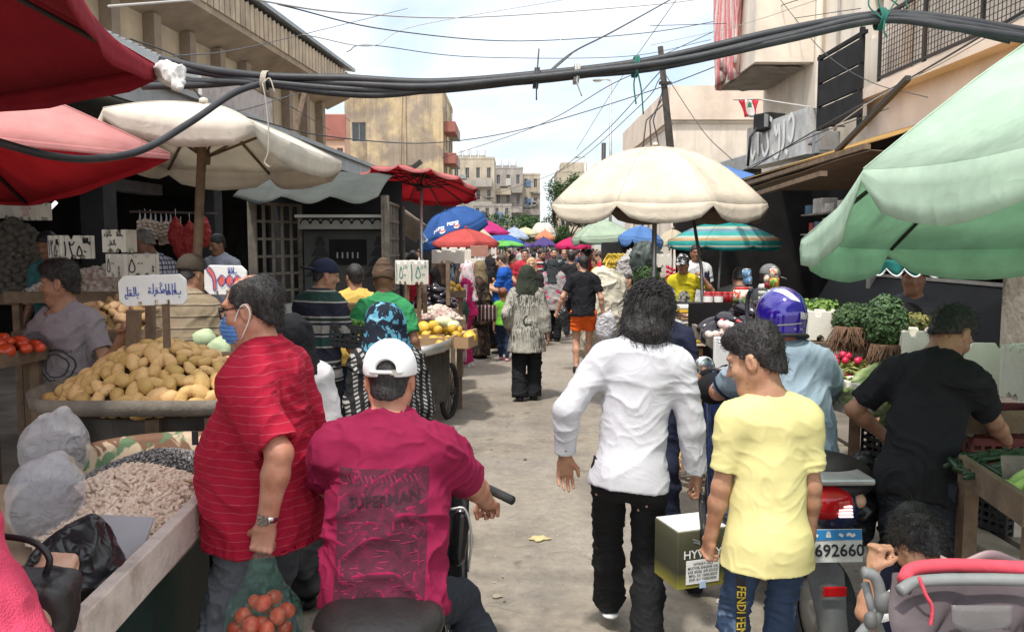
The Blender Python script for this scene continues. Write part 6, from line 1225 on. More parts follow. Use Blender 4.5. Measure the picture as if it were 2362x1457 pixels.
for lab,px,py,Y,d,rz,m in(('wide blank white foam box hung over the aubergines',1034,592,12.5,(.46,.25,.2),-6,'foam'),('second blank foam box behind the wide one',1046,583,13.2,(.36,.25,.17),10,'foam'),('narrow blank foam panel right of the wide foam box',1074,590,13,(.14,.2,.2),12,'foam'),('blank foam panel over the lemons',1102,607,14.5,(.22,.2,.17),-8,'foam'),('small foam panel beside the brick coloured board',1135,580,17,(.18,.15,.16),0,'foam')):
 foambox(lab,P(px,py,Y)-Vector((0,0,d[2]/2)),d,rz)
tag(bevel(MB().box(P(1105,579,15.5),(.34,.03,.21)).build('price_board',mat('brick_board',(.40,.20,.15),.85,.12))),'plain brick coloured board hung below the coral umbrella','board')
c=P(1143,660,15.2);table('stall table of peach coloured onions before the blue shirt man',(c.x-.1,c.y),(.5,.9),c.z-.2,0);heap('onion','peach coloured onion on the stall by the blue shirt man','onion','onions by the blue shirt man',onim,(c.x-.02,c.y,c.z-.18),.2,.4,.36,60,.075,18,fill=ONI,sc=1.15)
for i,(y,l)in enumerate(((18,'left'),(22,'second left'),(27,'third left'),(33,'last left'))):table('distant %s stall counter among the crowd'%l,(P(1100+i*18,650,y).x-.2,y),(.9,1.6),.95,0)
bn=MB()
for k in range(9):
 f=(k-4)*.16;bn.tube([Vector((.10*math.sin(f)*(.3+t),.05*math.sin(t*PI)-.02+.012*k%.03,-.17*t))+Vector((f*.06*t,0,0))for t in np.linspace(0,1,6)],[.008,.016,.018,.018,.014,.006],6)
bnm=newmesh('banana_bunch',bn.V,bn.F,BAN);r_=random.Random(3);k=0
for j in range(6):
 for i in range(6-(j==0)):
  p=P(1406+i*11+(j%2)*5-j*2,585+j*11,15.6+.02*j);o=obj('banana_bunch',bnm,None,p,(r_.uniform(-.2,.2),r_.uniform(-.2,.2),r_.uniform(-.6,.6)),(1.1,)*3);tag(o,'yellow banana bunch hanging in the right banana stall','bananas','banana bunches on the right');k+=1
tag(MB().box((P(1433,640,16.1).x,16.1,1.0),(.75,.3,1.9)).build('stall_rack',M_['black2']),'dark rack behind the hanging bananas','rack')
c=P(1690,755,6.1);zt=P(1680,790,5.6).z
t=thing('stall_table','long plank table of aubergines with dark liner on the right','table',(0,0,0));fe=[P(1600,760,6.5),P(1705,825,5.15)];mb=MB();mb.bar(fe[0],fe[1],.03,.09);mb.build('edge_plank',M_['woodg'],t)
un=Vector((.95,.28,0));mb=MB();mb.prism([fe[0]+Vector((0,0,-.0)),fe[1],fe[1]+un*1.0,fe[0]+un*1.0],(0,0,-.03));mb.build('tabletop',M_['wood'],t)
mb=MB();mb.bar(fe[0]+Vector((-.02,.1,.1)),fe[0]+un*.8+Vector((0,.1,.1)),.02,.2);mb.build('dark_liner',M_['black'],t)
for p in(fe[0].lerp(fe[1],.72),):MB().bar((p.x+.05,p.y+.02,.13),(p.x+.05,p.y+.02,p.z-.02),.09).build('leg',M_['woodg'],t)
c=fe[0].lerp(fe[1],.42)+un*.42;heap('aubergine','shiny dark aubergine on the right plank table','aubergine','aubergines on the right table',eggm,c+Vector((.02,.12,.0)),.40,.46,.20,34,.115,25,rz=12)
for i in range(9):
 p=c+Vector((rng.uniform(-.2,.3),rng.uniform(-.2,.3),.27));o=tag(SDF().ell((0,0,0),(.022,.022,.012)).cone((0,0,0),(.01,.015,.04),.007,.005).build('calyx',.005,EGGC),'pale green stalk cap among the right aubergines','stalk','stalk caps among aubergines');o.location=p;o.rotation_euler=(rng.uniform(-1,1),rng.uniform(-1,1),0)
for i,(px,py)in enumerate(((1660,772),(1690,765),(1715,758),(1676,750),(1735,752))):
 p=P(px,py,5.35+.1*(i%2));t=thing('net_bag','white net bag of garlic with red tag before the right aubergines','net bag',p,30*i,'garlic net bags on the right table');Ms=[TRS((.045*(a_-1.5),.04*(b_-.5),.0+.01*math.sin(a_*3)),(a_,b_,0),1.05)for a_ in range(4)for b_ in range(2)];V,Q=many(lowell(lambda v:(v.x*.026,v.y*.025,v.z*.024),9,6),Ms);obj('bulbs',newmesh('bulbs',V,Q,GAR),t)
 SDF().cone((.09,0,.0),(.125,.0,.02),.006,.016).build('tag',.005,mat('red_tag',(.60,.04,.07),.5),t)
c0=P(1700,705,7.2);jt=thing('shelf_counter','dark counter of jars and cans behind the right aubergines','counter',(c0.x,c0.y,0));MB().span((-.45,-.2,.13),(.75,.5,c0.z)).build('counter_body',M_['black2'],jt)
def jar(label,px,py,Y,r0,h,body,lid,group=None,cat='jar',nm='jar',band=None):
 b_=P(px,py,Y);t=thing(nm,label,cat,(b_.x,b_.y,b_.z),0,group);MB().lathe([(.001,0),(r0,0),(r0,h*.8),(r0*.8,h*.87),(.001,h*.87)],n=16).build('glass' if nm=='jar' else 'tin',body,t);MB().lathe([(.001,h*.872),(r0*.86,h*.872),(r0*.86,h),(.001,h*1.001)],n=16).build('lid',lid,t)
 if band:MB().lathe([(r0*1.01,h*.15),(r0*1.01,h*.65)],n=16).build('paper_label',band,t)
 return t
red=mat('lid_red',(.55,.03,.035),.35,.05);ketch=mat('jar_red',(.30,.018,.02),.2,.2,9.,coat=.5);lab1=mat('label_mix',blot((.70,.62,.45),[((.55,.08,.05),.52),((.75,.75,.7),.58)],30.),.5,.05);lab2=mat('can_green',blot((.10,.33,.07),[((.70,.45,.08),.50),((.65,.10,.05),.58)],26.),.35,.05);lab3=mat('can_yellow',(.70,.45,.04),.35,.05);lab4=mat('can_blue',blot((.12,.25,.42),[((.55,.6,.65),.55)],24.),.4,.05);lab5=mat('tub_white',blot((.5,.5,.48),[((.12,.28,.12),.55)],26.),.5,.05)
for i,px in enumerate((1633,1646,1657)):jar('dark red jar on the right counter, %s of three'%('first','second','third')[i],px,700,7.1+.1*(i%2),.04,.10,ketch,red,band=M_['paper']if i!=1 else None)
jar('big clear jar of red sweets with wide red lid',1711,698,6.9,.072,.13,lab1,red)
for i,(px,py,l)in enumerate(((1672,700,'dark red jar left of the big sweets jar'),(1686,700,'dark red jar touching the big sweets jar'))):jar(l,px,py,7.2,.036,.10,ketch,red)
for i,(py,m)in enumerate(((690,lab2),(661,lab2),(640,lab1))):jar('colourful tin in the tall stack on the right counter, %s'%('bottom one','middle one','top one')[i],1788-i*2,py,7.0,.045-.005*i,.092,m,M_['steel'],cat='tin',nm='tin')
jar('yellow tin right of the tall tin stack',1810,684,7.0,.034,.062,lab3,mat('lid_green',(.10,.28,.08),.4),cat='tin',nm='tin')
for i,py in enumerate((690,664,650)):jar('red and green tin left of the tall stack, %s'%('low','mid','high')[i],1772-1*i,py,7.15,.03,.06,(lab1,ketch,lab1)[i],M_['steel'],cat='tin',nm='tin')
for i,(py,px)in enumerate(((682,1727),(655,1724),(640,1722))):jar('pale blue tin in the dim stack behind the sweets jar, %s'%('bottom','middle','top')[i],px,py,7.4,.04,.08,lab4,M_['steel'],cat='tin',nm='tin')
for i in range(3):jar('flat white tub in the stack left of the tins, %s'%('bottom','middle','top')[i],1762,694-i*13,7.3,.05,.05,lab5,M_['white'],cat='tub',nm='tin')
for i in range(11):
 p=P(1592+(i%3)*3,792-i*8.5,6.9);o=bevel(MB().box((0,0,0),(.22,.2,.024),.1*math.sin(i)).build('packet',[lab1,lab3,M_['paper'],card][i%4]),.003);o.location=p;tag(o,'flat packet in the stacked column behind the long haired man','packet','stacked packets by the aubergines')
tag(MB().span((P(1572,800,7).x,6.85,.13),(P(1612,800,7).x,7.1,P(1590,798,7).z)).build('carton_stack',card),'brown carton column under the stacked packets','carton')
wc=P(1715,860,4.75);foambox('cream plastic crate on the front corner of the aubergine table',(wc.x,wc.y,wc.z),(.24,.3,.2),14,holes=0,m='white')
c=P(1625,1030,7.2);
for i in range(2):crate('black lattice crate on the kerb, %s of two under the peppers'%('lower','upper')[i],(c.x+.05,c.y,.02+i*.235),(.36,.42,.22),12)
heap('pepper','green pepper in the top black crate by the kerb','pepper','green peppers in the black crate',pepm,(c.x+.05,c.y,.02+.40),.16,.19,.16,30,.055,31,rz=12)
pl_=GP(1622,1092,.13);t=thing('wooden_box','pale wooden slat box of onion skins on the pavement','box',(pl_.x+.02,pl_.y+.25,.13),8);mb=MB()
for s_ in(-1,1):mb.box((0,s_*.2,.05),(.4,.014,.09));mb.box((s_*.2,0,.05),(.014,.38,.09))
mb.build('slat',mat('raw_plank',0),t);stuffheap('onion_skins','golden onion skins filling the pale wooden box','onions',lowell(lambda v:(v.x*.03,v.y*.026,v.z*.02),7,5),mat('onion_skin',(.52,.34,.12),.6,.2),(pl_.x+.02,pl_.y+.25,.16),.2,.2,.13,130,3,sq=True)
zs=.86;s0=GP(1942,900,zs);s1=Vector((s0.x+.62,s0.y-1.5,zs))
st=thing('stall_table','plank edged greens stall on the right with black crates beneath','table',(0,0,0));mb=MB();mb.bar(s0,s1,.03,.1);mb.build('edge_plank',M_['woodg'],st);mb=MB();mb.prism([s0+Vector((0,0,.0)),s1,s1+Vector((1.3,.4,0)),s0+Vector((1.3,.4,0))],(0,0,-.03));mb.build('tabletop',M_['wood'],st)
for p in(s0.lerp(s1,.05),s0.lerp(s1,.9)):MB().bar((p.x+.06,p.y+.05,.13),(p.x+.06,p.y+.05,zs-.03),.06).build('leg',M_['wood'],st)
for i,(a_,b_,z)in enumerate(((.18,.3,.14),(.18,.3,.40),(.55,.35,.14),(.55,.35,.40))):p=s0.lerp(s1,a_)+Vector((b_,.12,0));crate('black lattice crate under the greens stall, %s'%('low far','high far','low near','high near')[i],(p.x,p.y,z),(.46,.36,.25),-66)
leafb=([(-.5,0,0),(-.1,-.26,.06),(.5,0,-.04),(-.1,.26,.06)],[(0,1,2,3)])
def bunch(label,c,rx,ry,rz_,n,m,ls,seed,nm='greens_bunch',roots=None,face=(0,-.5,.8)):
 t=thing(nm,label,'greens',c);r_=random.Random(seed);Ms=[];fc=Vector(face).normalized()
 for i in range(n):
  d_=Vector((r_.gauss(0,1),r_.gauss(0,1),r_.gauss(0,1))).normalized();p=Vector((d_.x*rx,d_.y*ry,d_.z*rz_))*r_.uniform(.72,1.04)
  e=(d_+Vector((r_.uniform(-.7,.7),r_.uniform(-.7,.7),r_.uniform(-.5,.7)))).to_track_quat('Z','Y').to_matrix().to_4x4();Ms.append(Matrix.Translation(p)@e@Matrix.Rotation(r_.uniform(0,6.3),4,'Z')@Matrix.Diagonal((ls*r_.uniform(.7,1.3),)*3+(1,)))
 V,Q=many(leafb,Ms);obj('leaves',newmesh('leaves',V,Q,[m,M_['leafd']],[i%4==0 for i in range(len(Q))],False),t)
 mb=MB().ell((0,0,0),(rx*.72,ry*.72,rz_*.72));mb.build('stems',mat('stem_dark',(.03,.05,.016),.9,.3),t)
 if roots:
  mb=MB();
  for i in range(roots[1]):
   f=r_.uniform(0,6.3);q_=r_.uniform(0,1)**.5;p=Vector(roots[0])+Vector((q_*roots[2]*math.cos(f),q_*roots[2]*.7*math.sin(f),0));e=p+Vector((r_.uniform(-.06,.06)+(roots[3]if len(roots)>3 else 0),r_.uniform(-.07,.03),-r_.uniform(.03,.13)));mb.tube([p+Vector((0,0,.04)),p.lerp(e,.5)+Vector((r_.uniform(-.02,.02),0,0)),e],[.004,.003,.0012],4)
  mb.build('roots',ROOT,t)
 return t
leaf2=mat('purslane_leaf',(.075,.135,.05),.55,.3,9.,bump=0,transl=.2,orand=.1)
bunch('leafy purslane bunch, left of the two on the greens stall, brown roots showing',P(1972,738,4.75),.125,.13,.10,1500,leaf2,.030,3,roots=((-.03,-.09,-.07),420,.12,-.02));bunch('tall leafy purslane bunch hanging over, right of the two on the stall',P(2042,745,4.55),.115,.13,.155,2200,leaf2,.034,4,roots=((0.0,-.06,-.15),380,.1))
bunch('dry yellowish herb bunch lying behind the tall purslane',P(2110,745,4.8),.12,.1,.06,500,mat('dry_herb',(.22,.20,.06),.8,.3,transl=.15),.03,6,roots=((.1,0,.0),150,.06,.08));bunch('loose green beans and stalks piled beside the blue helmet',P(1885,712,5.6),.16,.12,.07,600,mat('bean_green',(.16,.26,.05),.6,.2),.05,7)
for i,(px,py,Y,d,rz,l)in enumerate(((1898,748,4.95,(.22,.2,.17),-6,'clean white foam box right of the blue helmet'),(1996,790,4.75,(.16,.2,.2),8,'white foam box between the two purslane bunches'),(2115,790,4.5,(.22,.24,.15),-10,'foam box behind the black shirted man, left of his chest'))):p=P(px,py,Y);foambox(l,(p.x,p.y,p.z-d[2]/2),d,rz)
c=P(1985,838,4.6);stuffheap('radish_leaves','wilted yellow green radish leaves spread over the stall','greens',([(-.5,0,0),(-.1,-.22,.05),(.5,0,0),(-.1,.22,.05)],np.array([(0,1,2,3)])),mat('radish_leaf',(.27,.30,.08),.7,.35,20.,transl=.2),(c.x,c.y,c.z-.05),.34,.38,.06,900,9,tilt=.7,smin=.035,smax=.075)
for cx_,cy_,n in((1935,880,16),(2020,850,12),(1950,835,10)):
 p=P(cx_,cy_,4.55);heap('radish','bright red radish among the leaves on the greens stall','radish','radishes on the greens stall',radm,(p.x,p.y,p.z-.01),.08,.09,.03,n,.036,cx_)
lb=P(2000,915,4.2);foambox('foam box of pale lettuce hearts at the stall edge',(lb.x,lb.y,lb.z-.08),(.28,.26,.17),12,holes=0)
def lettuce(label,p,s_,seed,rot):
 t=thing('lettuce',label,'lettuce',p);t.rotation_euler=rot;r_=random.Random(seed)
 for k in range(9):
  G=[]
  for i in range(9):
   v=i/8;w_=.06*math.sin(PI*(.12+.8*v))*s_;row=[]
   for j in range(7):
    u=j/6-.5;row.append(Vector((-.13*s_+.27*s_*v,u*2*w_,(.02+.012*k)*s_-(u*u)*.12*s_+.012*s_*math.sin(u*14+v*9+k)*v)))
   G.append([Matrix.Rotation(k*2.4,3,'X')@p_ for p_ in row])
  solid(MB().grid(G).build('outer_leaf',LET,t),.003)
 return t
lettuce('pale green lettuce lying in the foam box, upper one',P(1996,890,4.25),.8,1,(0,-.4,.5));lettuce('pale green lettuce lying in the foam box, lower right one',P(2042,896,4.15),.75,2,(.6,-.5,.9));lettuce('small lettuce under the black shirted man elbow',P(2048,938,4.0),.7,4,(1.2,.5,1.6));lettuce('pale lettuce at the front of the foam box',P(1985,912,4.15),.7,5,(.3,-.2,.2))
p=P(2290,850,4.2);foambox('large dirty foam box standing open at the right edge',(p.x-.02,p.y+.12,p.z-.16),(.42,.06+.28,.26),-8,tx=-14);p=P(2350,860,3.95);foambox('broken foam box leaning at the far right edge',(p.x+.05,p.y,p.z-.13),(.16,.2,.26),4)
p=P(2210,960,4.0);foambox('upright foam box beside the maroon crate',(p.x+.02,p.y,p.z-.16),(.1,.25,.3),-6)
p=P(2320,955,3.95);crate('maroon lattice crate behind the pepper tray',(p.x,p.y,p.z-.14),(.36,.3,.17),-4,'maroonp');p=P(2310,1040,3.85);crate('dark maroon crate standing under the upper maroon one',(p.x,p.y,p.z-.14),(.42,.3,.24),-4,'maroonp')
tag(MB().bar(P(2200,975,3.78),P(2380,972,3.7),.03,.1).build('shelf_board',M_['wood']),'worn shelf board under the maroon crates','board')
zq=P(2280,1090,3.1).z;a,c=P(2218,1078,3.35),P(2372,1182,2.75);t=thing('stall_tray','dirty wooden tray of dark peppers and pale courgettes at the right edge','tray',(0,0,0));bevel(MB().bar(a,c,.03,.11).build('edge_plank',M_['wood'],t),.004)
mb=MB();mb.prism([a+Vector((0,0,-.03)),c+Vector((0,0,-.03)),c+Vector((.7,.35,-.03)),a+Vector((.6,.3,-.03))],(0,0,-.03));mb.build('tray_base',M_['wood'],t);MB().bar(P(2310,1080,3.1),P(2380,1082,3.05),.02,.1).build('divider',M_['woodg'],t)
for p in(a,c):MB().bar((p.x+.06,p.y+.05,.13),(p.x+.06,p.y+.05,p.z-.05),.06).build('leg',M_['wood'],t)
dpm=meshes('dark_pepper',[lump(.055,.014,.014,.3,1),lump(.06,.012,.013,.3,4)],mat('dark_pepper',(.018,.04,.016),.3,.3,8.,bump=.05,orand=.3));m_=a.lerp(c,.35)+Vector((.22,.12,-.01));heap('pepper','thin dark green pepper in the right edge tray','pepper','dark peppers in the right edge tray',dpm,m_,.24,.24,.07,90,.026,41,rz=-40,pw=1.4)
m_=a.lerp(c,.78)+Vector((.14,.07,-.0));heap('courgette','pale green courgette in the right edge tray','courgette','courgettes in the right edge tray',cucm,m_,.10,.14,.05,12,.045,42,rz=-40,sc=.8)
bunch('dark parsley bunches behind the tan umbrella pole',P(1492,640,11.5),.2,.15,.16,900,M_['leaf'],.05,11);bunch('brown bristly broom herbs left of the cap boy',P(1545,668,11.5),.16,.1,.2,500,mat('broom',(.19,.10,.05),.9,.3),.06,12)
for i in range(12):p=P(1540+(i%3)*7,616+i*3.4,11.3);o=obj('radish',radm[0],None,p,(0,0,i),(1.4,)*3);tag(o,'red radish in the hanging bunch left of the cap boy','radish','hanging red radishes')
foambox('small white foam box under the striped umbrella',P(1530,600,12)-Vector((0,0,.1)),(.19,.2,.19),4)
tarpg=mat('grey_sheet',(.40,.38,.36),.8,.15,3.,.3,20.,fold=.4,fs=6.,bdist=.03)
S=SDF();S.ell((0,0,0),(.24,.2,.42),None,.1).ell((.2,.05,.3),(.2,.15,.25),None,.1);o=tag(S.build('grey_sheet',.02,tarpg,None,folds(.05,5,3,4)),'grey plastic sheeting bundled beside the bananas','sheet');o.location=P(1455,635,14.5)
S=SDF();S.ell((0,0,0),(.26,.2,.32),None,.1);o=tag(S.build('dark_bundle',.02,mat('dark_sheet',(.05,.065,.06),.5,.2),None,folds(.05,6,3,5)),'dark plastic bundle under the sky blue umbrella','bundle');o.location=P(1490,600,14)
S=SDF();S.ell((0,0,0),(.30,.25,.72),None,.1).ell((.12,0,.42),(.26,.24,.34),None,.12).ell((.22,-.05,.1),(.17,.2,.42),None,.1).ell((-.18,0,-.2),(.2,.2,.5),None,.12);o=tag(S.build('cream_sheet',.016,cloth('cream_sheet',(.62,.58,.47),fold=.3,transl=.1),None,folds(.045,4.5,2.5,6)),'bulky cream canvas sheet arching beside the man in orange shorts','sheet');o.location=P(1385,700,12.9);o.location.z=.78
for i,(px,py,s_)in enumerate(((1245,1243,.05),(1144,1376,.03),(1660,1388,.03),(1210,1060,.015),(1130,1036,.015),(1100,1150,.012),(1420,1010,.012))):
 S=SDF();
 for k in range(5 if i==0 else 2):f=k*1.1;S.cone((0,0,.004),(s_*1.3*math.cos(f),s_*.8*math.sin(f),.006),s_*.4,s_*.22,.01,(Vector((0,0,1)),.35))
 o=tag(S.build('litter' if i else 'rubber_glove',.004,mat('glove',(.52,.43,.22),.6)if i==0 else mat('litter%d'%(i%3),((.12,.10,.08),(.30,.26,.2),(.45,.42,.38))[i%3],.9),None,folds(.006,40,40,i)),('crumpled yellowish rubber glove lying on the road','brown clod on the road right of the scooter','brown scrap on the road by the oil carton','tiny pale scrap on the sunny road','tiny pale scrap left on the sunny road','tiny scrap near the scooter handlebar','tiny scrap near the white shirted man')[i],'litter');o.location=GP(px,py,.004)
r_=random.Random(9);Ms=[TRS((r_.uniform(2.0,3.3),r_.uniform(2.5,7),.02 if False else .005),(r_.uniform(-.4,.4),r_.uniform(-.4,.4),r_.uniform(0,6)),r_.uniform(.01,.035))for _ in range(420)]+[TRS((r_.uniform(-2.2,2.),r_.uniform(2.5,16),.005),(r_.uniform(-.3,.3),r_.uniform(-.3,.3),r_.uniform(0,6)),r_.uniform(.007,.03))for _ in range(650)]+[TRS((r_.uniform(-1.3,-.9),r_.uniform(2.6,3.3),.005),(0,0,r_.uniform(0,6)),r_.uniform(.008,.02))for _ in range(200)]
V,Q=many(leafb,Ms);kind(obj('road_debris',newmesh('road_debris',V,Q,[mat('litter0',0,1),mat('litter1',(.30,.26,.2),.9),mat('litter2',(.45,.42,.38),.9)],[i%3 for i in range(len(Q))],False)),'stuff','scattered leaf scraps and grit on the road','debris')
def pp(label,px,Y,z=0.,**k):return person(label,(XP(px,Y),Y,z),**k)
blk=cloth('black',(.013,.013,.015),fold=.12,fs=5.);blkj=cloth('black_jeans',(.013,.013,.014),fold=.14,fs=9.,rough=.85);jean=cloth('blue_jeans',blot((.035,.058,.11),[((.11,.16,.25),.55)],4.),fold=.15,fs=9.);djean=cloth('dark_jeans',(.028,.032,.042),fold=.2,fs=8.);greyt=cloth('grey_trousers',(.13,.14,.16),fold=.15);white=cloth('white_shirt',(.53,.53,.565),rough=.8,fold=.13,fs=5.,var=.03);navy=cloth('navy',(.018,.022,.045));gjean=cloth('grey_jeans',(.12,.14,.17),fold=.15);wsole=mat('white_sole',(.72,.71,.68),.6,.05);leather=mat('black_leather',(.016,.015,.015),.4,.2,9.,.2,60.);capw=cloth('white_cap',(.76,.76,.77),var=.03);pinksh=mat('pink_sandal',(.62,.25,.30),.6)
BS=dict(m=leather);V0=.006
redp=cloth('red_polo',stripes(2,.030,[(0,(.36,.010,.034)),(.94,(.43,.08,.10))],.016),fold=.14,fs=5.,bump=.4,bs=300)
A=pp('heavy balding man in a striped red polo and blue face mask, carrying tomatoes',612,3.02,H=1.775,face=84,twist=-4,g=1.20,shw=1.10,belly=1.15,head=(6,8,0),hs=1.06,la=(-.10,-.115,-.46),ra=(.02,.10,-.46),lp=(-.4,-1,-.1),lh=('g',(1,.2,0)),rh=('r',None),skin='red',top=dict(m=redp,sl=.90,o=.026,hem=.12,flare=.055,collar=1.1,fold=.012),bot=dict(m=greyt,o=.03,k='trouser'),shoe=BS,hair='balding',hc='black',v=V0,eyes=True,lf=(-.1,.05,0),rf=(.1,-.05,0),arm_r=1.12)
hp,HM,hs,rt=A['hp'],A['HM'],A['hs'],A['root'];strands(rt,A['hair'],HR['black'],1200,.022,.0009,3,.2)
bm_=mat('mask_blue',(.10,.24,.56),.8,.08,9.,.2,120.)
S=SDF();S.ell(hp(0,.048,-.066),[.064*hs,.064*hs,.056*hs],HM,.01);S.ell(hp(0,.085,-.05),[.032*hs,.034*hs,.045*hs],HM,.03);S.ell(hp(0,.0,-.05),[.09*hs,.062*hs,.09*hs],HM,.006,-1);S.build('face_mask',.0045,bm_,rt,lambda V:.003*np.sin(V[:,2]*420))
for sg in(-1,1):MB().tube(catmull([hp(sg*.058,.052,-.045),hp(sg*.078,.01,.012),hp(sg*.086,-.016,.018),hp(sg*.084,-.022,-.02),hp(sg*.062,.03,-.095)],5),.0028,5).build('mask_strap',M_['white'],rt)
gl=MB()
for sg in(-1,1):gl.tube([hp(sg*.033+.026*math.cos(f),.103-.012*abs(math.cos(f)),.002+.019*math.sin(f))for f in np.linspace(0,2*PI,13)[:-1]],.0032,5,True);gl.tube([hp(sg*.058,.094,.01),hp(sg*.078,.03,.014),hp(sg*.082,-.015,.01)],.003,5)
gl.tube([hp(-.008,.107,.006),hp(.008,.107,.006)],.003,5);gl.build('glasses',DARK,rt)
W=A['AR'][-1][2];d_=A['AR'][-1][3];wt=MB();Mq=d_.to_track_quat('Z','Y').to_matrix();wt.lathe([(.034,-.011),(.037,-.006),(.037,.006),(.034,.011)],W-d_*.03,18,Mq);wt.box(W-d_*.03+Vector((-.036,0,.0)),(.012,.034,.034));wt.build('wristwatch',M_['chrome'],rt)
MB().box(A['at'](-.10,.225,.26),(.012,.02,.05),.2).build('pen',M_['ink'],rt);
S=SDF();S.box((0,0,0),(.03,.006,.15),Euler((.35,0,.3)).to_matrix(),.003)
hw=rt.matrix_basis@(W+d_*.075);tb=thing('plastic_bag','translucent green plastic bag full of tomatoes in the masked man hand','bag',hw)
film=mat('green_film',(.22,.50,.38),.25,.1,9.,.3,30.,alpha=.17,spec=.6,fold=.6,fs=14.,bdist=.02)
S=SDF();S.cone((0,0,-.0),(0,0,-.10),.018,.035,.03,(Vector((0,1,0)),.7));S.cone((0,0,-.08),(0,0,-.20),.035,.105,.05,(Vector((0,1,0)),.75));S.ell((0,0,-.28),(.128,.105,.125),None,.06)
S.build('film',.007,film,tb,lambda V:.010*(1-np.abs(2*vnoise(np.stack([np.arctan2(V[:,1],V[:,0])*5,V[:,2]*3,V[:,2]*0],1),4)-1)-.6))
r_=random.Random(4);k=0;sp=[]
for _ in range(4000):
 p=Vector((r_.uniform(-.1,.1),r_.uniform(-.08,.08),r_.uniform(-.37,-.165)))
 if(p.x/.098)**2+(p.y/.08)**2+((p.z+.28)/.105)**2>1 or any((p-s_).length<.051 for s_ in sp):continue
 sp.append(p)
 if len(sp)>46:break
for p in sp:o=obj('tomato',r_.choice(tomm),None,hw+p,(r_.uniform(-1,1),r_.uniform(-1,1),r_.uniform(0,6)),(.84,)*3);tag(o,'red tomato inside the translucent green bag','tomato','tomatoes in the green bag')
pp('woman in black headscarf with white sleeve, mostly hidden behind the masked man',676,4.25,H=1.50,face=20,lf=(-.04,.05,0),rf=(.05,-.08,0),top=dict(m=cloth('offwhite',(.6,.58,.58)),sl=1.9,o=.03,hem=.1),bot=dict(m=blk,o=.05,cuff=.08,len=.93),hair=None,hat=('hijab',blk,.32),v=.010,solefoot=1,shoe=dict(m=leather,low=1))
mar=cloth('maroon_polo',(.215,.010,.048),fold=.12,fs=5.,bump=.35,bs=300)
B_=pp('broad man in maroon printed polo and white cap riding the near scooter',882,2.74,sit=.71,H=1.77,face=-2,lean=12,g=1.22,shw=1.14,head=(2,-2,0),hs=1.05,la=(-.13,.40,-.33),ra=(.13,.42,-.31),lp=(-1,-.25,-.55),rp=(1,-.25,-.55),lh=('g',(0,0,-1)),rh=('g',(0,0,-1)),lf=(-.34,.40,.05),rf=(.36,.42,.05),kp=(0,1,.4),skin='red',top=dict(m=mar,sl=.78,o=.020,hem=.045,flare=.01,collar=1.2,fold=.018,sx=6,sz=10),bot=dict(m=djean,o=.012),shoe=BS,hair='buzz',hc='black',hat=('cap',capw,1,'gap'),v=V0,arm_r=1.12)
hp,HM,hs,rt=B_['hp'],B_['HM'],B_['hs'],B_['root']
MB().tube(catmull([hp(-.052,-.104,.028),hp(-.02,-.122,.026),hp(.02,-.122,.026),hp(.052,-.104,.028)],4),[.007]*13,6).build('cap_strap',capw,rt);MB().box(hp(.028,-.124,.026),(.022,.006,.018)).build('buckle',M_['chrome'],rt)
prt=mat('shirt_print',blot((.072,.007,.023),[((.105,.007,.03),.53),((.05,.006,.017),.57),((.13,.008,.034),.66)],20.),.85,.15,20.,.2,200.);prl=mat('print_line',(.25,.016,.07),.85,.1)
tp_=B_['top'];bt=B_['at'];oc=bt(.008,0,.235)
decal('back_print',quadgrid(.30,.43,22,30),prt,tp_,tp_,oc,(1,0,0),(0,0,1),.0015,.4,0)
decal('print_lettering',text_mesh('SUPERMAN',.047,.0012),mat('print_dark',(.03,.006,.014),.85),tp_,tp_,oc+Vector((.01,0,.12)),(1,0,.10),(-.1,0,1),.004,.4,1)
r_=random.Random(6)
decal('print_lines',strokes([[(-.12+i*.016,.195),(-.128+i*.016+.02,.172)]for i in range(15)]+[[(-.125,.165-.002*i),(.1,.172-.002*i)]for i in(0,5)]+[[(.126*math.sin(k),-.19+.0055*k),(.126*math.sin(k)+r_.uniform(-.05,.05),-.186+.0055*k)]for k in range(46)],.0028),prl,tp_,tp_,oc,(1,0,0),(0,0,1),.003,.4,0)
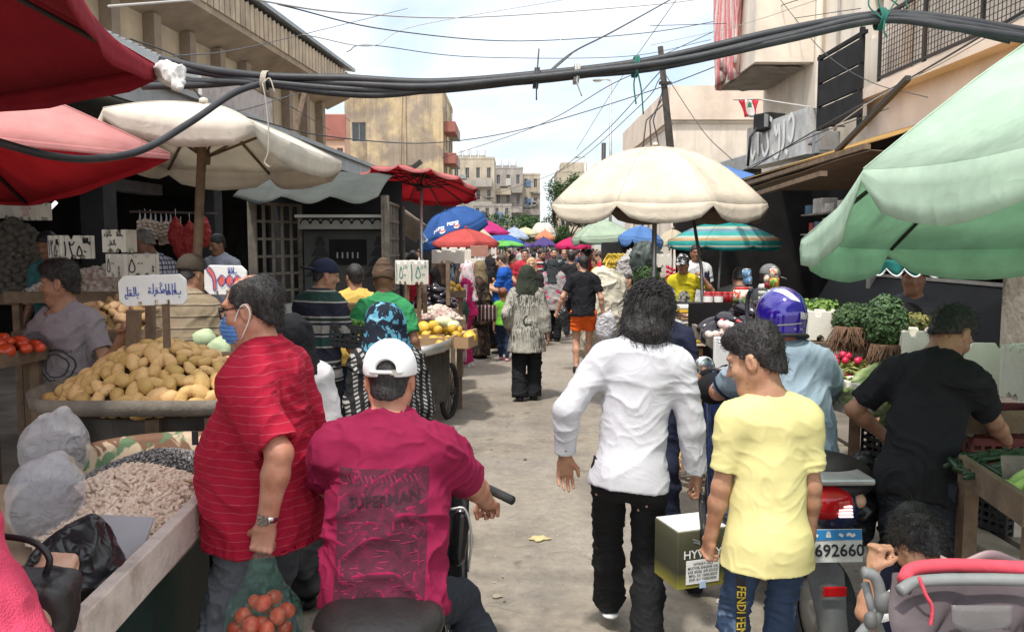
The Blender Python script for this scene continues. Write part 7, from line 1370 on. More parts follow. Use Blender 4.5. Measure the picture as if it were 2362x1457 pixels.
def scooter(label,loc,rz,body,tail=True):
 t=thing('motor_scooter',label,'scooter',loc,rz);sd_=lambda S,n,m,v=.010,p=None:S.build(n,v,m,p or t)
 S=SDF();S.cone((0,-.36,.73),(0,.26,.72),.19,.13,.04,(Vector((0,0,1)),.36)).ell((0,-.30,.745),(.20,.18,.068),None,.04).cut((0,0,.66),(0,0,-1));sd_(S,'seat',leather)
 S=SDF();S.cone((0,-.46,.66),(0,.2,.5),.11,.13,.05,(Vector((1,0,0)),.9)).cone((0,.2,.42),(0,.2,.3),.14,.12,.05);sd_(S,'rear_body',body)
 S=SDF();S.box((0,.42,.30),(.30,.40,.05),None,.02).box((0,.66,.62),(.34,.05,.60),Euler((-.22,0,0)).to_matrix(),.03,.06).ell((0,.70,.95),(.16,.07,.12),None,.06);sd_(S,'leg_shield',body)
 for y,r0 in((-.42,.22),(.88,.22)):
  M_y=Matrix.Rotation(PI/2,3,'Y');w_=MB();w_.lathe([(r0*.62,-.045),(r0*.9,-.055),(r0,-.03),(r0,.03),(r0*.9,.055),(r0*.62,.045)],(0,y,r0),28,M_y);wo=w_.build('wheel',M_['rubber'],t);MB().lathe([(.001,-.02),(r0*.2,-.045),(r0*.25,-.03),(r0*.62,-.04),(r0*.64,.04),(r0*.25,.03),(.001,.04)],(0,y,r0),24,M_y).build('rim',M_['steel'],wo)
 S=SDF();S.ell((0,.88,.25),(.08,.27,.24),None,.01).ell((0,.88,.18),(.12,.24,.25),None,.01,-1);sd_(S,'front_mudguard',body)
 for s_ in(-1,1):MB().bar((s_*.06,.88,.2),(s_*.05,.72,.75),.035).build('fork',M_['steel'],t)
 MB().tube(catmull([(-.36,.42,.925),(-.2,.55,.95),(0,.62,.95),(.2,.55,.95),(.36,.42,.925)],5),.013,8).build('handlebar',M_['iron'],t)
 for s_ in(-1,1):MB().tube([(s_*.38,.405,.922),(s_*.27,.50,.94)],.019,9).build('grip',M_['rubber'],t);MB().tube([(s_*.37,.47,.915),(s_*.3,.54,.92),(s_*.2,.58,.93)],.007,6).build('brake_lever',M_['steel'],t)
 return t
s1=scooter('near black scooter with padded seat under the maroon shirt rider',(XP(905,2.74),2.86,-.045),-4,mat('black_paint',(.014,.014,.016),.25,.2,4.,bump=0,coat=.4))
MB().tube(catmull([(-.17,-.12,.70),(-.19,-.36,.735),(-.12,-.50,.75),(.0,-.53,.752),(.12,-.50,.75),(.19,-.36,.735),(.17,-.12,.70)],6),.014,8).build('grab_rail',M_['steel'],s1)
S=SDF();S.box((.16,.42,.76),(.085,.05,.26),Euler((0,.12,.2)).to_matrix(),.045);S.build('side_panel',.008,mat('black_paint',0),s1);MB().tube(catmull([(.13,.39,.885),(.19,.39,.885),(.215,.39,.77),(.20,.39,.63)],5),.006,6).build('panel_edge',M_['steel'],s1)
C_=pp('long haired man in white shirt and black cargo jeans walking away with the carton',1454,3.62,H=1.72,face=-3,side=6,lean=5,g=.80,shw=1.06,head=(-14,14,4),hs=1.02,la=(-.17,.0,-.46),ra=(.10,.05,-.535),lp=(-.8,-.7,.1),rp=(.3,-1,-.1),lh=('r',(.2,-1,0)),rh=('g',(-1,.2,0)),lf=(-.06,.40,.0),rf=(.085,-.06,0),skin='tan',top=dict(m=white,sl=1.86,o=.014,hem=.085,flare=.034,collar=1.3,fold=.008,sx=6,sz=8,cuff=.006),bot=dict(m=blkj,o=.013,cuff=.068,len=.98,fold=.010,sx=5,sz=20),shoe=dict(m=cloth('grey_shoe',(.10,.10,.11)),sole=wsole),hair='long',hc='wave',v=V0,hairv=.006)
hp,HM,hs,rt=C_['hp'],C_['HM'],C_['hs'],C_['root']
r_=random.Random(5);mb=MB()
for i in range(620):
 th=r_.uniform(0,2*PI);z0=r_.uniform(.2,1.);P0=Vector((math.sin(th)*math.sqrt(1-z0*z0),math.cos(th)*math.sqrt(1-z0*z0),z0));ps=[];ph=r_.uniform(0,6);am=r_.uniform(.004,.014)
 if P0.y>.6:continue
 L=r_.uniform(.5,1.)
 for j in range(9):
  u=j/8*L;a=math.acos(min(1,P0.z))*(1-u)+u*1.62;rr=1.03+.05*math.sin(u*7+ph)
  dz=max(0,u-.6)*.27;h2=Vector((P0.x,P0.y,0)).normalized()if Vector((P0.x,P0.y,0)).length>.01 else Vector((0,-1,0))
  p=Vector((h2.x*math.sin(a)*.094*rr,h2.y*math.sin(a)*.116*rr-.02,math.cos(a)*.114*rr+.03-dz))+Vector((math.sin(u*11+ph)*am,math.cos(u*9+ph)*am,0));ps.append(hp(*p))
 mb.tube(ps,[.0012,.0019,.0022,.0022,.0021,.0019,.0016,.0012,.0005],4)
mb.build('hair_strands',HR['wave'],C_['hair'])
for sg in(-1,1):
 W,d_=C_['AR'][sg][2],C_['AR'][sg][3];MB().lathe([(.001,0),(.006,0),(.006,.003),(.001,.0035)],W-d_*.055+Vector((0,-.047,0)),10,Matrix.Rotation(PI/2,3,'X')).build('cuff_button',M_['ink'],C_['top'])
for i,(x,z)in enumerate(((-.10,-.07),(.035,-.10),(.085,-.095),(.06,-.2),(.09,-.17),(-.13,-.16))):
 o=C_['at'](x,-.2,z);bvh=BVHTree.FromPolygons([v.co for v in C_['bot'].data.vertices],[tuple(p.vertices)for p in C_['bot'].data.polygons]);h_=bvh.ray_cast(o,Vector((0,1,0)),.4)[0]
 if h_:MB().lathe([(.001,0),(.007,0),(.006,.003),(.001,.004)],h_,10,Matrix.Rotation(PI/2,3,'X')).build('rivet',mat('copper',(.55,.36,.28),.3,0,metal=.8),C_['bot'])
strands(C_['root'],C_['hair'],HR['wave'],500,.05,.0014,8,.3)
cb=thing('oil_carton','olive oil carton with white top and dark carrying strap between two walkers','carton',P(1592,1268,3.42),18);w_,l_,h_=.235,.20,.245
ol_=mat('olive_carton',lambda b:b.ramp(b.n('MapRange',{'Value':b.sep()[2],'From Min':-.13,'From Max':.13}).outputs[0],[(0,(.30,.27,.035)),(.12,(.16,.15,.03)),(.3,(.035,.036,.02)),(.75,(.06,.06,.035)),(1,(.10,.10,.06))]),.5,.06,9.)
bevel(MB().box((0,0,0),(w_,l_,h_)).build('carton_box',ol_,cb),.004);MB().box((0,0,h_/2+.0022),(w_-.008,l_-.008,.004)).build('lid',M_['white'],cb)
MB().tube(catmull([(0,-l_/2-.004,.06),(0,-l_/2-.006,h_/2+.01),(.04,-.03,h_/2+.03),(.09,.06,h_/2+.05),(.10,.07,h_/2+.10)],5),[.016]*21,6).build('strap',leather,cb)
for z,s_,sz,m in((.022,'HYWAY',.05,'white'),):letter('brand_lettering',text_mesh(s_,sz,.0006),M_[m],cb,(-.0,-l_/2,z),(1,0,0),(0,0,1),.002)
letter('wing_emblem',strokes([[(-.05,.02),(-.02,.008),(0,-.014),(.02,.008),(.05,.02)],[(-.045,.008),(-.015,-.004),(0,-.024),(.015,-.004),(.045,.008)],[(-.012,.012),(0,.02),(.012,.012)]],.006),M_['gmetal'],cb,(0,-l_/2,.068),(1,0,0),(0,0,1),.002)
lbp=MB().box((0,-l_/2-.0025,-.052),(.155,.003,.10)).build('white_sticker',M_['white'],cb)
for i,s_ in enumerate(('HYWAY OILS','MOTOR ENGINE OIL','SAE 40/50, API SC/CC','MFG. 01/ 10/05/2019','EXP. 01/ 10/05/2024')):letter('sticker_text',text_mesh(s_,.0155,.0003),M_['ink'],lbp,(0,-l_/2-.004,-.018-.0165*i),(1,0,0),(0,0,1),.002)
MB().box((.0,-l_/2-.005,-.108),(.028,.004,.03)).build('tape_patch',mat('tape_blue',(.45,.55,.75),.4),cb)
yt=cloth('yellow_tee',(.66,.595,.27),fold=.06,fs=5.,var=.04)
D_=pp('dark haired youth in pale yellow T-shirt carrying the oil carton',1776,3.02,H=1.56,face=4,lean=2,g=.80,shw=.96,head=(52,16,0),hs=1.06,la=(-.065,.07,-.53),ra=(.045,.04,-.54),lp=(-.3,-1,0),lh=('g',(1,.2,0)),skin='tan',top=dict(m=yt,sl=.74,o=.015,hem=.14,flare=.045,fold=.006,neck=0),bot=dict(m=jean,o=.004,fold=.010),shoe=BS,hair='quiff',hc='black',v=.0055,eyes=True,hairv=.005,arm_r=.95)
strands(D_['root'],D_['hair'],HR['black'],1500,.012,.0009,2,.5,(-.2,.3,.2));tgt=D_['bot'];bt=D_['at']
decal('leg_stripe',quadgrid(.034,.5,3,26),M_['ink'],tgt,tgt,bt(-.10,0,-.34),(.92,-.38,0),(0,0,1),.002,.4,0)
decal('stripe_lettering',text_mesh('FENDI FENDI',.046,.0006),mat('yellow_print',(.62,.46,.05),.7),tgt,tgt,bt(-.10,0,-.33),(0,0,-1),(.92,-.38,0),.005,.4,1)
lb_=cloth('pale_blue_shirt',(.28,.36,.43),fold=.15,fs=5.,var=.05)
E_=pp('heavy man in pale blue shirt and shiny blue helmet on the parked scooter',1832,3.98,sit=.82,H=1.78,face=4,lean=14,g=1.22,shw=1.13,belly=.6,head=(6,-2,0),hs=1.04,la=(-.02,.47,-.20),ra=(.10,.40,-.30),lp=(-.8,0,-.8),rp=(.9,0,-.7),lh=('g',(0,0,-1)),rh=('g',(0,0,-1)),lf=(-.36,.42,.0),rf=(.34,.38,.0),kp=(0,1,.4),skin='red',top=dict(m=lb_,sl=.78,o=.022,hem=.05,flare=.01,collar=1.,fold=.014),bot=dict(m=gjean,o=.016),shoe=dict(m=blk),hair='buzz',v=.007,arm_r=1.15)
hp,HM,hs,rt=E_['hp'],E_['HM'],E_['hs'],E_['root']
hb=mat('helmet_blue',(.020,.009,.24),.12,.05,3.,bump=0,metal=.25,coat=1.,spec=.6)
S=SDF();S.ell(hp(0,-.012,.028),[.114*hs,.140*hs,.130*hs],HM,.03).cone(hp(0,-.02,-.02),hp(0,-.03,-.07),.105*hs,.100*hs,.04).ell(hp(0,.15,-.01),[.10*hs,.10*hs,.06*hs],HM,.02,-1).cut(hp(0,0,-.098),-(HM.col[2]));hm_=S.build('helmet',.006,hb,rt)
MB().tube([hp(.109*math.sin(f),-.02-.122*math.cos(f),-.092)for f in np.linspace(-2.2,2.2,24)],.010*hs,6).build('helmet_trim',M_['rubber'],hm_)
MB().tube([hp(-.117,.05-.12*math.sin(f*1.3)*0+.06*math.cos(f),.05+.10*math.sin(f))for f in np.linspace(-1.2,1.6,12)],.012,6).build('visor_hinge',M_['ink'],hm_)
fx_,fy_,fz_=HM.col[0],HM.col[1],HM.col[2]
decal('white_flash',([Vector(v)for v in((-.075,.115,0),(-.02,.108,0),(.01,.07,0),(.035,.035,0),(.0,.045,0),(-.015,.05,0),(-.05,.09,0))],[(0,6,5,1),(1,5,4,2),(2,4,3)]),M_['white'],hm_,hm_,hp(0,-.02,.03),fx_,fz_,.002,.4,3)
decal('helmet_lettering',text_mesh('IBK',.042,.0015),mat('silver',(.62,.60,.58),.4,0,metal=.3),hm_,hm_,hp(.055,-.02,-.002),fx_,fz_,.003,.4,1);decal('white_line',strokes([[(-.10,-.045),(-.02,-.043),(.04,-.036)],[(-.005,-.066),(.005,-.066)],[(.03,-.066),(.045,-.066)]],.006),M_['gmetal'],hm_,hm_,hp(.0,-.02,.0),fx_,fz_,.003,.4,1)
sband=D_['at'];El=E_['AR'][-1];sv=MB();dd=(El[1]-El[0]).normalized();sv.lathe([(.098,-.012),(.10,0),(.098,.012)],El[0].lerp(El[1],.62),20,dd.to_track_quat('Z','Y').to_matrix());sv.build('sleeve_band',navy,E_['top'])
dbl=mat('dark_blue_paint',(.012,.022,.075),.25,.15,4.,bump=0,coat=.5)
s2=scooter('parked dark blue scooter with lit tail lamp and number plate M692660',(XP(1836,3.95),4.06,0),2,dbl);s2.scale=(1.17,)*3
rl=mat('tail_red',(.50,.012,.015),.15,.1,bump=0,coat=.5);rlit=mat('tail_lit',(.9,.05,.05),.3,0,bump=0,emit=1.6)
S=SDF();S.ell((-.05,-.53,.69),(.10,.06,.065),None,.02);tl=S.build('tail_lamp',.007,rl,s2);mb=MB()
for k in range(4):mb.box((.0,-.588+.003*k,.655+.011*k),(.05,.01,.006))
mb.build('lit_bulbs',rlit,tl);S=SDF();S.ell((.075,-.51,.69),(.03,.04,.03));S.build('indicator',.006,mat('amber_lens',(.5,.3,.2),.2),s2)
bevel(MB().box((0,-.50,.775),(.22,.16,.025)).build('rear_rack',M_['steel'],s2),.008)
pm=Euler((-.16,0,0)).to_matrix();pl=Vector((-.06,-.62,.56));mb=MB();mb.box(pl,(.215,.004,.115),M=pm);pt=mb.build('number_plate',mat('plate_white',(.62,.62,.60),.5,.1,9.),s2);mb=MB();mb.box(pl+pm@Vector((0,-.0035,.038)),(.211,.003,.036),M=pm);mb.build('blue_band',mat('plate_blue',(.03,.22,.52),.5),pt)
letter('plate_number',text_mesh('M692660',.060,.0012),M_['ink'],pt,pl+pm@Vector((.0,-.003,-.018)),(1,0,0),pm.col[2],.002)
letter('plate_marks',strokes([[(-.06,0)],[(.03,0)],[(-.02,-.008),(-.015,.01),(-.01,-.008)],[(.05,-.002),(.06,.004),(.07,-.003),(.08,.003)]],.010),M_['white'],pt,pl+pm@Vector((0,-.005,.038)),(1,0,0),pm.col[2],.002)
S=SDF();S.cone((-.055,-.565,.42),(-.05,-.65,.22),.07,.05,.02,(Vector((0,1,0)),.25));S.build('rear_mudguard',.007,mat('grey_plastic',(.12,.125,.125),.6,.2,5.),s2);bevel(MB().box((-.055,-.64,.40),(.085,.012,.036)).build('reflector',rl,s2),.004)
mp=(P(1628,842,4.5)-s2.location)/1.17;S=SDF();S.ell(mp,(.055,.02,.042),None,.01);mr=S.build('mirror',.006,M_['plast'],s2);MB().lathe([(.001,.0),(.042,.0),(.046,-.004)],mp+Vector((0,-.020,0)),18,Matrix.Rotation(PI/2,3,'X')).build('mirror_glass',M_['chrome'],mr);MB().tube(catmull([mp,mp+Vector((.1,-.02,-.03)),(-.2,.6,1.03)],5),.007,6).build('mirror_stem',M_['iron'],s2)
S=SDF();S.ell((P(1650,895,4.45)-s2.location)/1.17,(.075,.06,.075),None,.02);S.build('hand_guard',.008,blk,s2)
sack('black plastic bag hanging from the parked scooter rack',(XP(1975,3.75),3.75,.50),.10,.09,.40,M_['bagb'],21,None,'hanging_bag',1.2,.03,.009)
post('rusty thin iron leg standing by the kerb behind the scooter',GP(1970,1222,.0),P(1972,1095,4.9),.03)
N_=pp('young man in black T-shirt bending over the peppers on the right',2118,3.55,.0,H=1.67,face=-48,lean=20,g=.82,shw=.98,head=(-14,24,0),hs=1.04,la=(-.08,.12,-.36),ra=(.06,.40,-.36),lp=(-1,-.7,.1),rp=(.6,-.3,-1),lh=('g',(1,0,0)),rh=('c',(0,0,-1)),lf=(-.12,.02,0),rf=(.12,.08,0),skin='olive',top=dict(m=blk,sl=.74,o=.022,hem=.10,flare=.015,fold=.016),bot=dict(m=djean,o=.014),shoe=BS,hair='fade',hc='black',v=.006,eyes=True,beard='black')
strands(N_['root'],N_['hair'],HR['black'],900,.018,.0009,4,.4,(0,.3,.2))
gt=cloth('grey_tee',(.24,.22,.235),fold=.15,fs=5.)
G_=pp('youth in printed grey T-shirt behind the potato cart, looking left',160,4.95,.07,H=1.70,face=172,g=.86,shw=.98,head=(-72,4,0),hs=1.05,la=(-.27,.10,-.06),ra=(.40,.10,-.22),lp=(-.3,.1,-1),rp=(.2,-.6,-1),lh=('h',(0,.3,-1)),rh=('r',(0,0,-1)),skin='olive',top=dict(m=gt,sl=.62,o=.018,hem=.09,fold=.015,neck=1),bot=dict(m=cloth('grey_apron',(.20,.185,.175),fold=.2),o=.035),shoe=BS,hair='quiff',hc='black',v=.0065,eyes=True,arm_r=.93)
strands(G_['root'],G_['hair'],HR['black'],900,.022,.001,4,.4,(0,.3,.2));tp_=G_['top'];rd=[(.105*math.cos(f),.095*math.sin(f))for f in np.linspace(0,2*PI,33)]
pk=mat('print_charcoal',(.045,.05,.05),.85);decal('round_print',strokes([rd,[(a*.72,b_*.72)for a,b_ in rd]]+[[(-.08+.022*i,-.10+.012*(i%2)),(-.065+.022*i,-.082)]for i in range(8)],.009),pk,tp_,tp_,G_['at'](0,0,.22),(-1,0,0),(0,0,1),.002,.4,1)
decal('print_lettering',text_mesh('AUTHENTICALLY',.026,.0006),pk,tp_,tp_,G_['at'](0,0,.305),(-1,0,0),(0,0,1),.003,.4,0)
pp('man in teal shirt standing in the deep shade of the left shop',128,7.6,.28,H=1.74,face=170,la=(-.1,.05,-.53),ra=(.1,.1,-.5),skin='dark',top=dict(m=cloth('teal_shirt',(.05,.15,.155))),bot=dict(m=navy),shoe=BS,v=.012,head=(0,20,0))
chk=cloth('check_shirt',lambda b:b.mix(b.mth('MAXIMUM',b.mth('LESS_THAN',b.mth('FRACT',b.mth('ADD',b.mth('MULTIPLY',b.sep()[2],24.),40.)),.3),b.mth('LESS_THAN',b.mth('FRACT',b.mth('ADD',b.mth('MULTIPLY',b.sep()[0],24.),40.)),.3)),(.46,.46,.52),(.06,.07,.15)))
pp('man in checked shirt looking down by the hanging garlic nets',368,7.3,.30,H=1.76,face=62,lean=8,head=(12,22,0),skin='dark',top=dict(m=chk,sl=1.5),bot=dict(m=navy),shoe=BS,hair='buzz',hc='grey',v=.011,la=(-.05,.3,-.35))
pp('man in pale shirt at the back of the dark left shop',512,9.6,.28,H=1.74,face=168,head=(-20,15,0),skin='dark',top=dict(m=cloth('pale_shirt',(.34,.36,.42)),sl=.7),bot=dict(m=navy),shoe=BS,v=.013)
bst=cloth('beige_stripe',stripes(2,.075,[(0,(.27,.215,.145)),(.72,(.10,.075,.055)),(.86,(.33,.27,.19))],.006),fold=.12)
pp('stocky man in striped beige polo and dark cap seen from behind at the left stalls',425,5.45,.10,H=1.72,face=-6,lean=6,g=1.15,shw=1.1,head=(-20,12,0),ra=(.12,.16,-.48),la=(-.08,.1,-.5),skin='olive',top=dict(m=bst,sl=.75,o=.022,hem=.12,collar=1),bot=dict(m=djean),shoe=BS,hair='buzz',hat=('cap',cloth('dark_cap',(.055,.045,.035)),1),v=.009)
st9=cloth('banded_polo',stripes(2,.36,[(0,(.022,.022,.035)),(.10,(.33,.31,.28)),(.13,(.02,.05,.042)),(.34,(.30,.28,.26)),(.37,(.02,.025,.03)),(.42,(.25,.235,.21)),(.60,(.02,.022,.03)),(.66,(.32,.3,.28)),(.69,(.02,.035,.03)),(.76,(.32,.3,.28)),(.8,(.02,.022,.035))],.002,.1))
pp('man in dark banded polo with navy cap turned backwards by the kiosk',735,6.7,H=1.77,face=-28,lean=4,g=1.02,shw=1.1,head=(-40,8,0),ra=(.10,.14,-.52),la=(-.05,.18,-.47),skin='olive',top=dict(m=st9,sl=.85,o=.024,hem=.13,collar=1),bot=dict(m=blk),shoe=BS,hair='buzz',hat=('cap',navy,-1),v=.009)
pp('man in yellow shirt between the banded polo and green shirt men',822,7.9,H=1.70,face=8,g=1.05,head=(24,4,0),skin='olive',top=dict(m=cloth('amber_shirt',(.60,.40,.10)),sl=.8,o=.022,hem=.15),bot=dict(m=jean),shoe=BS,hair='short',v=.01)
gr=cloth('green_tee',(.035,.23,.085),fold=.15,fs=5.)
I_=pp('man in green T-shirt with white lettering and brown head wrap carrying a crate',886,6.9,H=1.70,face=2,g=1.0,shw=1.12,la=(-.10,.16,-.42),ra=(.12,.02,-.5),skin='dark',top=dict(m=gr,sl=.72,o=.026,hem=.13,flare=.01,fold=.014),bot=dict(m=djean),shoe=BS,hair=None,hat=('wrap',cloth('brown_wrap',(.10,.065,.045))),v=.009)
decal('lettering',text_mesh("YALLA LET'S GO",.062,.001),M_['white'],I_['top'],I_['top'],I_['at'](.012,0,.19),(1,0,.03),(0,0,1),.004,.4,1);decal('small_lettering',text_mesh('careem',.04,.0006),M_['white'],I_['top'],I_['top'],I_['at'](.01,0,.40),(1,0,0),(0,0,1),.004,.4,1)
c=P(812,772,6.75);ck=crate('black lattice crate of green peppers held by the green shirt man',(c.x,c.y,c.z-.10),(.36,.3,.2),8);ck.rotation_euler=(0,R(8),R(8));heap('pepper','green pepper in the crate held by the green shirt man','pepper','peppers in the carried crate',pepm,(c.x,c.y,c.z+.04),.15,.13,.05,18,.06,51);carton('brown carton behind the crate of peppers',(c.x-.04,c.y+.3,c.z),(.32,.2,.24),8)
scf=cloth('swirl_scarf',blot((.012,.016,.028),[((.085,.27,.38),.52),((.015,.02,.03),.57),((.18,.40,.50),.64)],16.))
abv=cloth('ethnic_abaya',lambda b:b.mix(b.mth('MULTIPLY',b.mth('LESS_THAN',b.mth('FRACT',b.mth('ADD',b.mth('MULTIPLY',b.sep()[0],22.),40.)),.45),b.mth('LESS_THAN',b.mth('FRACT',b.mth('MULTIPLY',b.mth('ADD',b.sep()[2],b.mth('MULTIPLY',b.mth('ABSOLUTE',b.sep()[0]),.6)),45.)),.55)),(.018,.018,.02),(.33,.315,.295)))
pp('short woman in blue swirl headscarf and black white patterned abaya before the near rider',892,4.6,H=1.54,face=34,g=1.12,shw=1.1,head=(20,6,0),skin='olive',top=dict(m=abv,sl=1.9,o=.035,hem=.3,flare=.06,fold=.02),bot=dict(k='skirt',m=abv,fold=.012),shoe=BS,hair=None,hat=('hijab',scf,.14),v=.0085)
trk=cloth('pink_track',(.42,.02,.12));flh=cloth('floral_scarf',blot((.62,.54,.56),[((.58,.16,.17),.60),((.35,.3,.36),.64)],14.))
J_=pp('woman in hot pink track suit and floral headscarf holding a green bag',1078,12.9,H=1.62,face=84,la=(-.05,.22,-.38),ra=(.05,.25,-.34),top=dict(m=trk,sl=1.92,o=.022,hem=.06),bot=dict(m=trk,o=.018),shoe=dict(m=cloth('white_trainer',(.55,.55,.55)),sole=wsole),hair=None,hat=('hijab',flh,.3),v=.011)
for dy in(-.02,.0,.02):
 for nm,tg,a_,c_ in(('sleeve_stripe',J_['top'],J_['AR'][-1][0],J_['AR'][-1][1]),('leg_stripe',J_['bot'],J_['LG'][-1][0],J_['LG'][-1][2])):MB().tube([a_.lerp(c_,u)+Vector((-(.075 if nm[0]=='s' else .1-.03*u),dy,0))for u in np.linspace(.0,1,9)],.006,5).build(nm,M_['white'],tg)
c=P(1066,722,12.5);sack('small dark green shopping bag in the track suit woman hand',(c.x,c.y,c.z-.18),.10,.08,.34,mat('green_bag',(.03,.07,.05),.3,.2,transl=.2),31,None,'plastic_bag',.3,.02,.014)
fab=cloth('floral_abaya',blot((.03,.024,.02),[((.10,.06,.04),.55),((.16,.12,.1),.63)],9.))
pp('woman in khaki headscarf and dark floral abaya behind the track suit woman',1108,13.8,H=1.60,face=70,top=dict(m=fab,sl=1.9,o=.04,hem=.3),bot=dict(k='skirt',m=fab),hair=None,hat=('hijab',cloth('khaki',(.19,.145,.085)),.34),v=.012,shoe=BS)
hbg=thing('handbag','striped dark handbag on the arm of the khaki scarf woman','handbag',P(1121,722,13.2));S=SDF();S.box((0,0,0),(.36,.14,.26),None,.05);S.build('bag_body',.012,cloth('bag_stripe',stripes(0,.06,[(0,(.03,.025,.025)),(.7,(.32,.10,.09)),(.85,(.4,.36,.34))])),hbg);MB().tube(catmull([(-.12,0,.1),(-.06,0,.32),(.06,0,.32),(.12,0,.1)],6),.012,6).build('handle',leather,hbg)
pp('woman wrapped in a long black veil left of the blue polo man',1134,15.2,H=1.64,face=60,top=dict(m=blk,sl=1.9,o=.05,hem=.3),bot=dict(k='skirt',m=blk),hair=None,hat=('hijab',cloth('black_lace',blot((.014,.013,.014),[((.05,.045,.045),.6)],20.)),.42,1.2),v=.013)
bp=cloth('royal_polo',(.012,.085,.38));pp('balding man in royal blue polo counting money by the onions',1163,14.4,H=1.74,face=72,g=1.12,belly=.6,head=(0,22,0),la=(.04,.30,-.22),ra=(-.02,.32,-.24),skin='fair',top=dict(m=bp,sl=.8,hem=.16,collar=1),bot=dict(m=navy),shoe=BS,hair='balding',hc='brown',beard='brown',v=.011)
pp('little girl with curly auburn hair in lime green top and blue leggings',1160,13.5,H=1.14,face=-8,hs=.88,g=.86,top=dict(m=cloth('lime_top',(.14,.42,.04)),sl=.5,o=.016,hem=.02),bot=dict(m=cloth('leggings',(.018,.03,.065)),o=.008,cuff=.03),shoe=dict(m=pinksh,low=1),hair='bun',hc='red',v=.011,lf=(-.07,.12,0),rf=(.12,-.12,0))
olv=cloth('olive_scarf',(.035,.042,.03));tun=cloth('feather_tunic',lambda b:b.mix(b.ramp(b.noise(2.,4,co=b.n('Mapping',{'Vector':b.co,'Scale':(34,34,3.4)}).outputs[0],dist=.8),[(.47,0.),(.53,1.)]),(.40,.38,.325),b.mix(b.ramp(b.noise(4.,2),[(.45,0.),(.55,1.)]),(.30,.285,.24),(.085,.082,.07))))
pp('woman in long dark green headscarf and feather patterned tunic walking away',1215,10.0,H=1.62,face=-3,g=1.08,shw=1.04,hips=1.08,la=(-.08,.06,-.44),ra=(.11,.0,-.53),top=dict(m=tun,sl=1.85,o=.028,hem=.27,flare=.045,fold=.008),bot=dict(m=blk,o=.03,cuff=.075),shoe=BS,hair=None,hat=('hijab',olv,.42,.95),v=.009,lf=(-.09,-.05,0),rf=(.09,.06,0))
bk=cloth('black_tee',(.014,.014,.017),fold=.12);orn=cloth('orange_shorts',(.72,.115,.018))
pp('man in black T-shirt and bright orange shorts carrying a white bag',1346,12.2,H=1.73,face=-4,head=(35,6,0),shw=1.06,la=(-.22,.02,-.47),ra=(.12,-.02,-.5),lh=('g',None),rh=('g',None),skin='fair',top=dict(m=bk,sl=.66,o=.018,hem=.06),bot=dict(m=orn,k='shorts',len=.58,o=.02),shoe=BS,hair='short',v=.009,lf=(-.1,-.05,0),rf=(.08,.15,0))
c=P(1399,760,12.1);sack('white carrier bag hanging from the orange shorts man hand',(c.x,c.y,c.z-.16),.15,.10,.42,M_['bagw'],33,None,'carrier_bag',.3,.03,.013)
flo=cloth('floral_shawl',blot((.33,.32,.31),[((.48,.05,.12),.57),((.10,.12,.12),.62)],12.));pp('woman in dark headscarf and pink floral shawl with a black bag',1276,16.2,H=1.60,face=-6,top=dict(m=flo,sl=1.9,o=.05,hem=.24,flare=.04),bot=dict(m=blk,o=.03),shoe=BS,hair=None,hat=('hijab',cloth('slate_scarf',(.035,.038,.042)),.16),v=.013)
c=P(1298,740,15.8);sack('black bag swinging beside the floral shawl woman',(c.x,c.y,c.z-.12),.13,.08,.36,M_['bagb'],35,None,'handbag',.3,.02,.016)
def fp(label,px,Y,H,col,face=175,skin='olive',hair='short',hc='black',**k):
 bot=k.pop('bot',djean);t=k.pop('top',{});return pp(label,px,Y,H=H,face=face,skin=skin,top=dict(dict(m=cloth(label[:24].replace(' ','_'),col),sl=.7,hem=.12),**t),bot=dict(m=bot),hair=hair,hc=hc,v=k.pop('v',.0145),**k)
fp('blonde woman facing the camera behind the green headscarf woman',1226,15.3,1.64,(.03,.03,.03),hair='bob',hc='blond',skin='fair',eyes=True)
fp('man in plain red shirt facing the camera in the street middle',1211,17.8,1.82,(.46,.035,.055),skin='fair',la=(-.02,.2,-.35),ra=(.02,.24,-.33),eyes=True)
fp('bearded man in red and black striped shirt with folded arms',1248,18.3,1.80,stripes(2,.14,[(0,(.42,.03,.05)),(.4,(.02,.02,.022)),(.75,(.5,.48,.46))]),la=(.06,.22,-.26),ra=(-.06,.24,-.27),beard='black',eyes=True,head=(40,5,0))
fp('bearded man in dark floral shirt facing the camera',1278,18.1,1.84,blot((.02,.025,.03),[((.22,.26,.24),.58)],14.),skin='fair',beard='brown',eyes=True)
fp('balding man in grey shirt right of the bearded group',1301,18.7,1.80,(.13,.145,.165),hair='balding',beard='grey',top=dict(sl=1.9),eyes=True)
fp('man in wine red shirt turned right before the bananas',1357,19.5,1.80,(.26,.02,.03),face=-60);fp('balding man in bright red polo by the banana stall',1388,17.2,1.78,(.45,.03,.04),face=70,hair='balding',hc='brown',skin='fair',head=(0,25,0));fp('boy in yellow shirt half hidden by the banana stall',1376,17.9,1.62,(.55,.38,.05),face=60);fp('man in black T-shirt seen from behind near the pink umbrella',1318,17.0,1.76,(.02,.02,.022),face=-5);fp('man in charcoal shirt leaning over the bananas',1384,15.8,1.76,(.03,.032,.038),face=-60,lean=28,head=(0,20,0))
pp('seated man in black T-shirt reclining beside the bananas',1442,13.2,sit=.62,H=1.74,face=140,lean=-12,head=(-20,10,14),la=(.02,.3,-.32),ra=(-.05,.32,-.3),lf=(-.12,.5,0),rf=(.14,.52,0),skin='olive',top=dict(m=bk,hem=.05),bot=dict(m=djean),hair='short',v=.012,eyes=True)
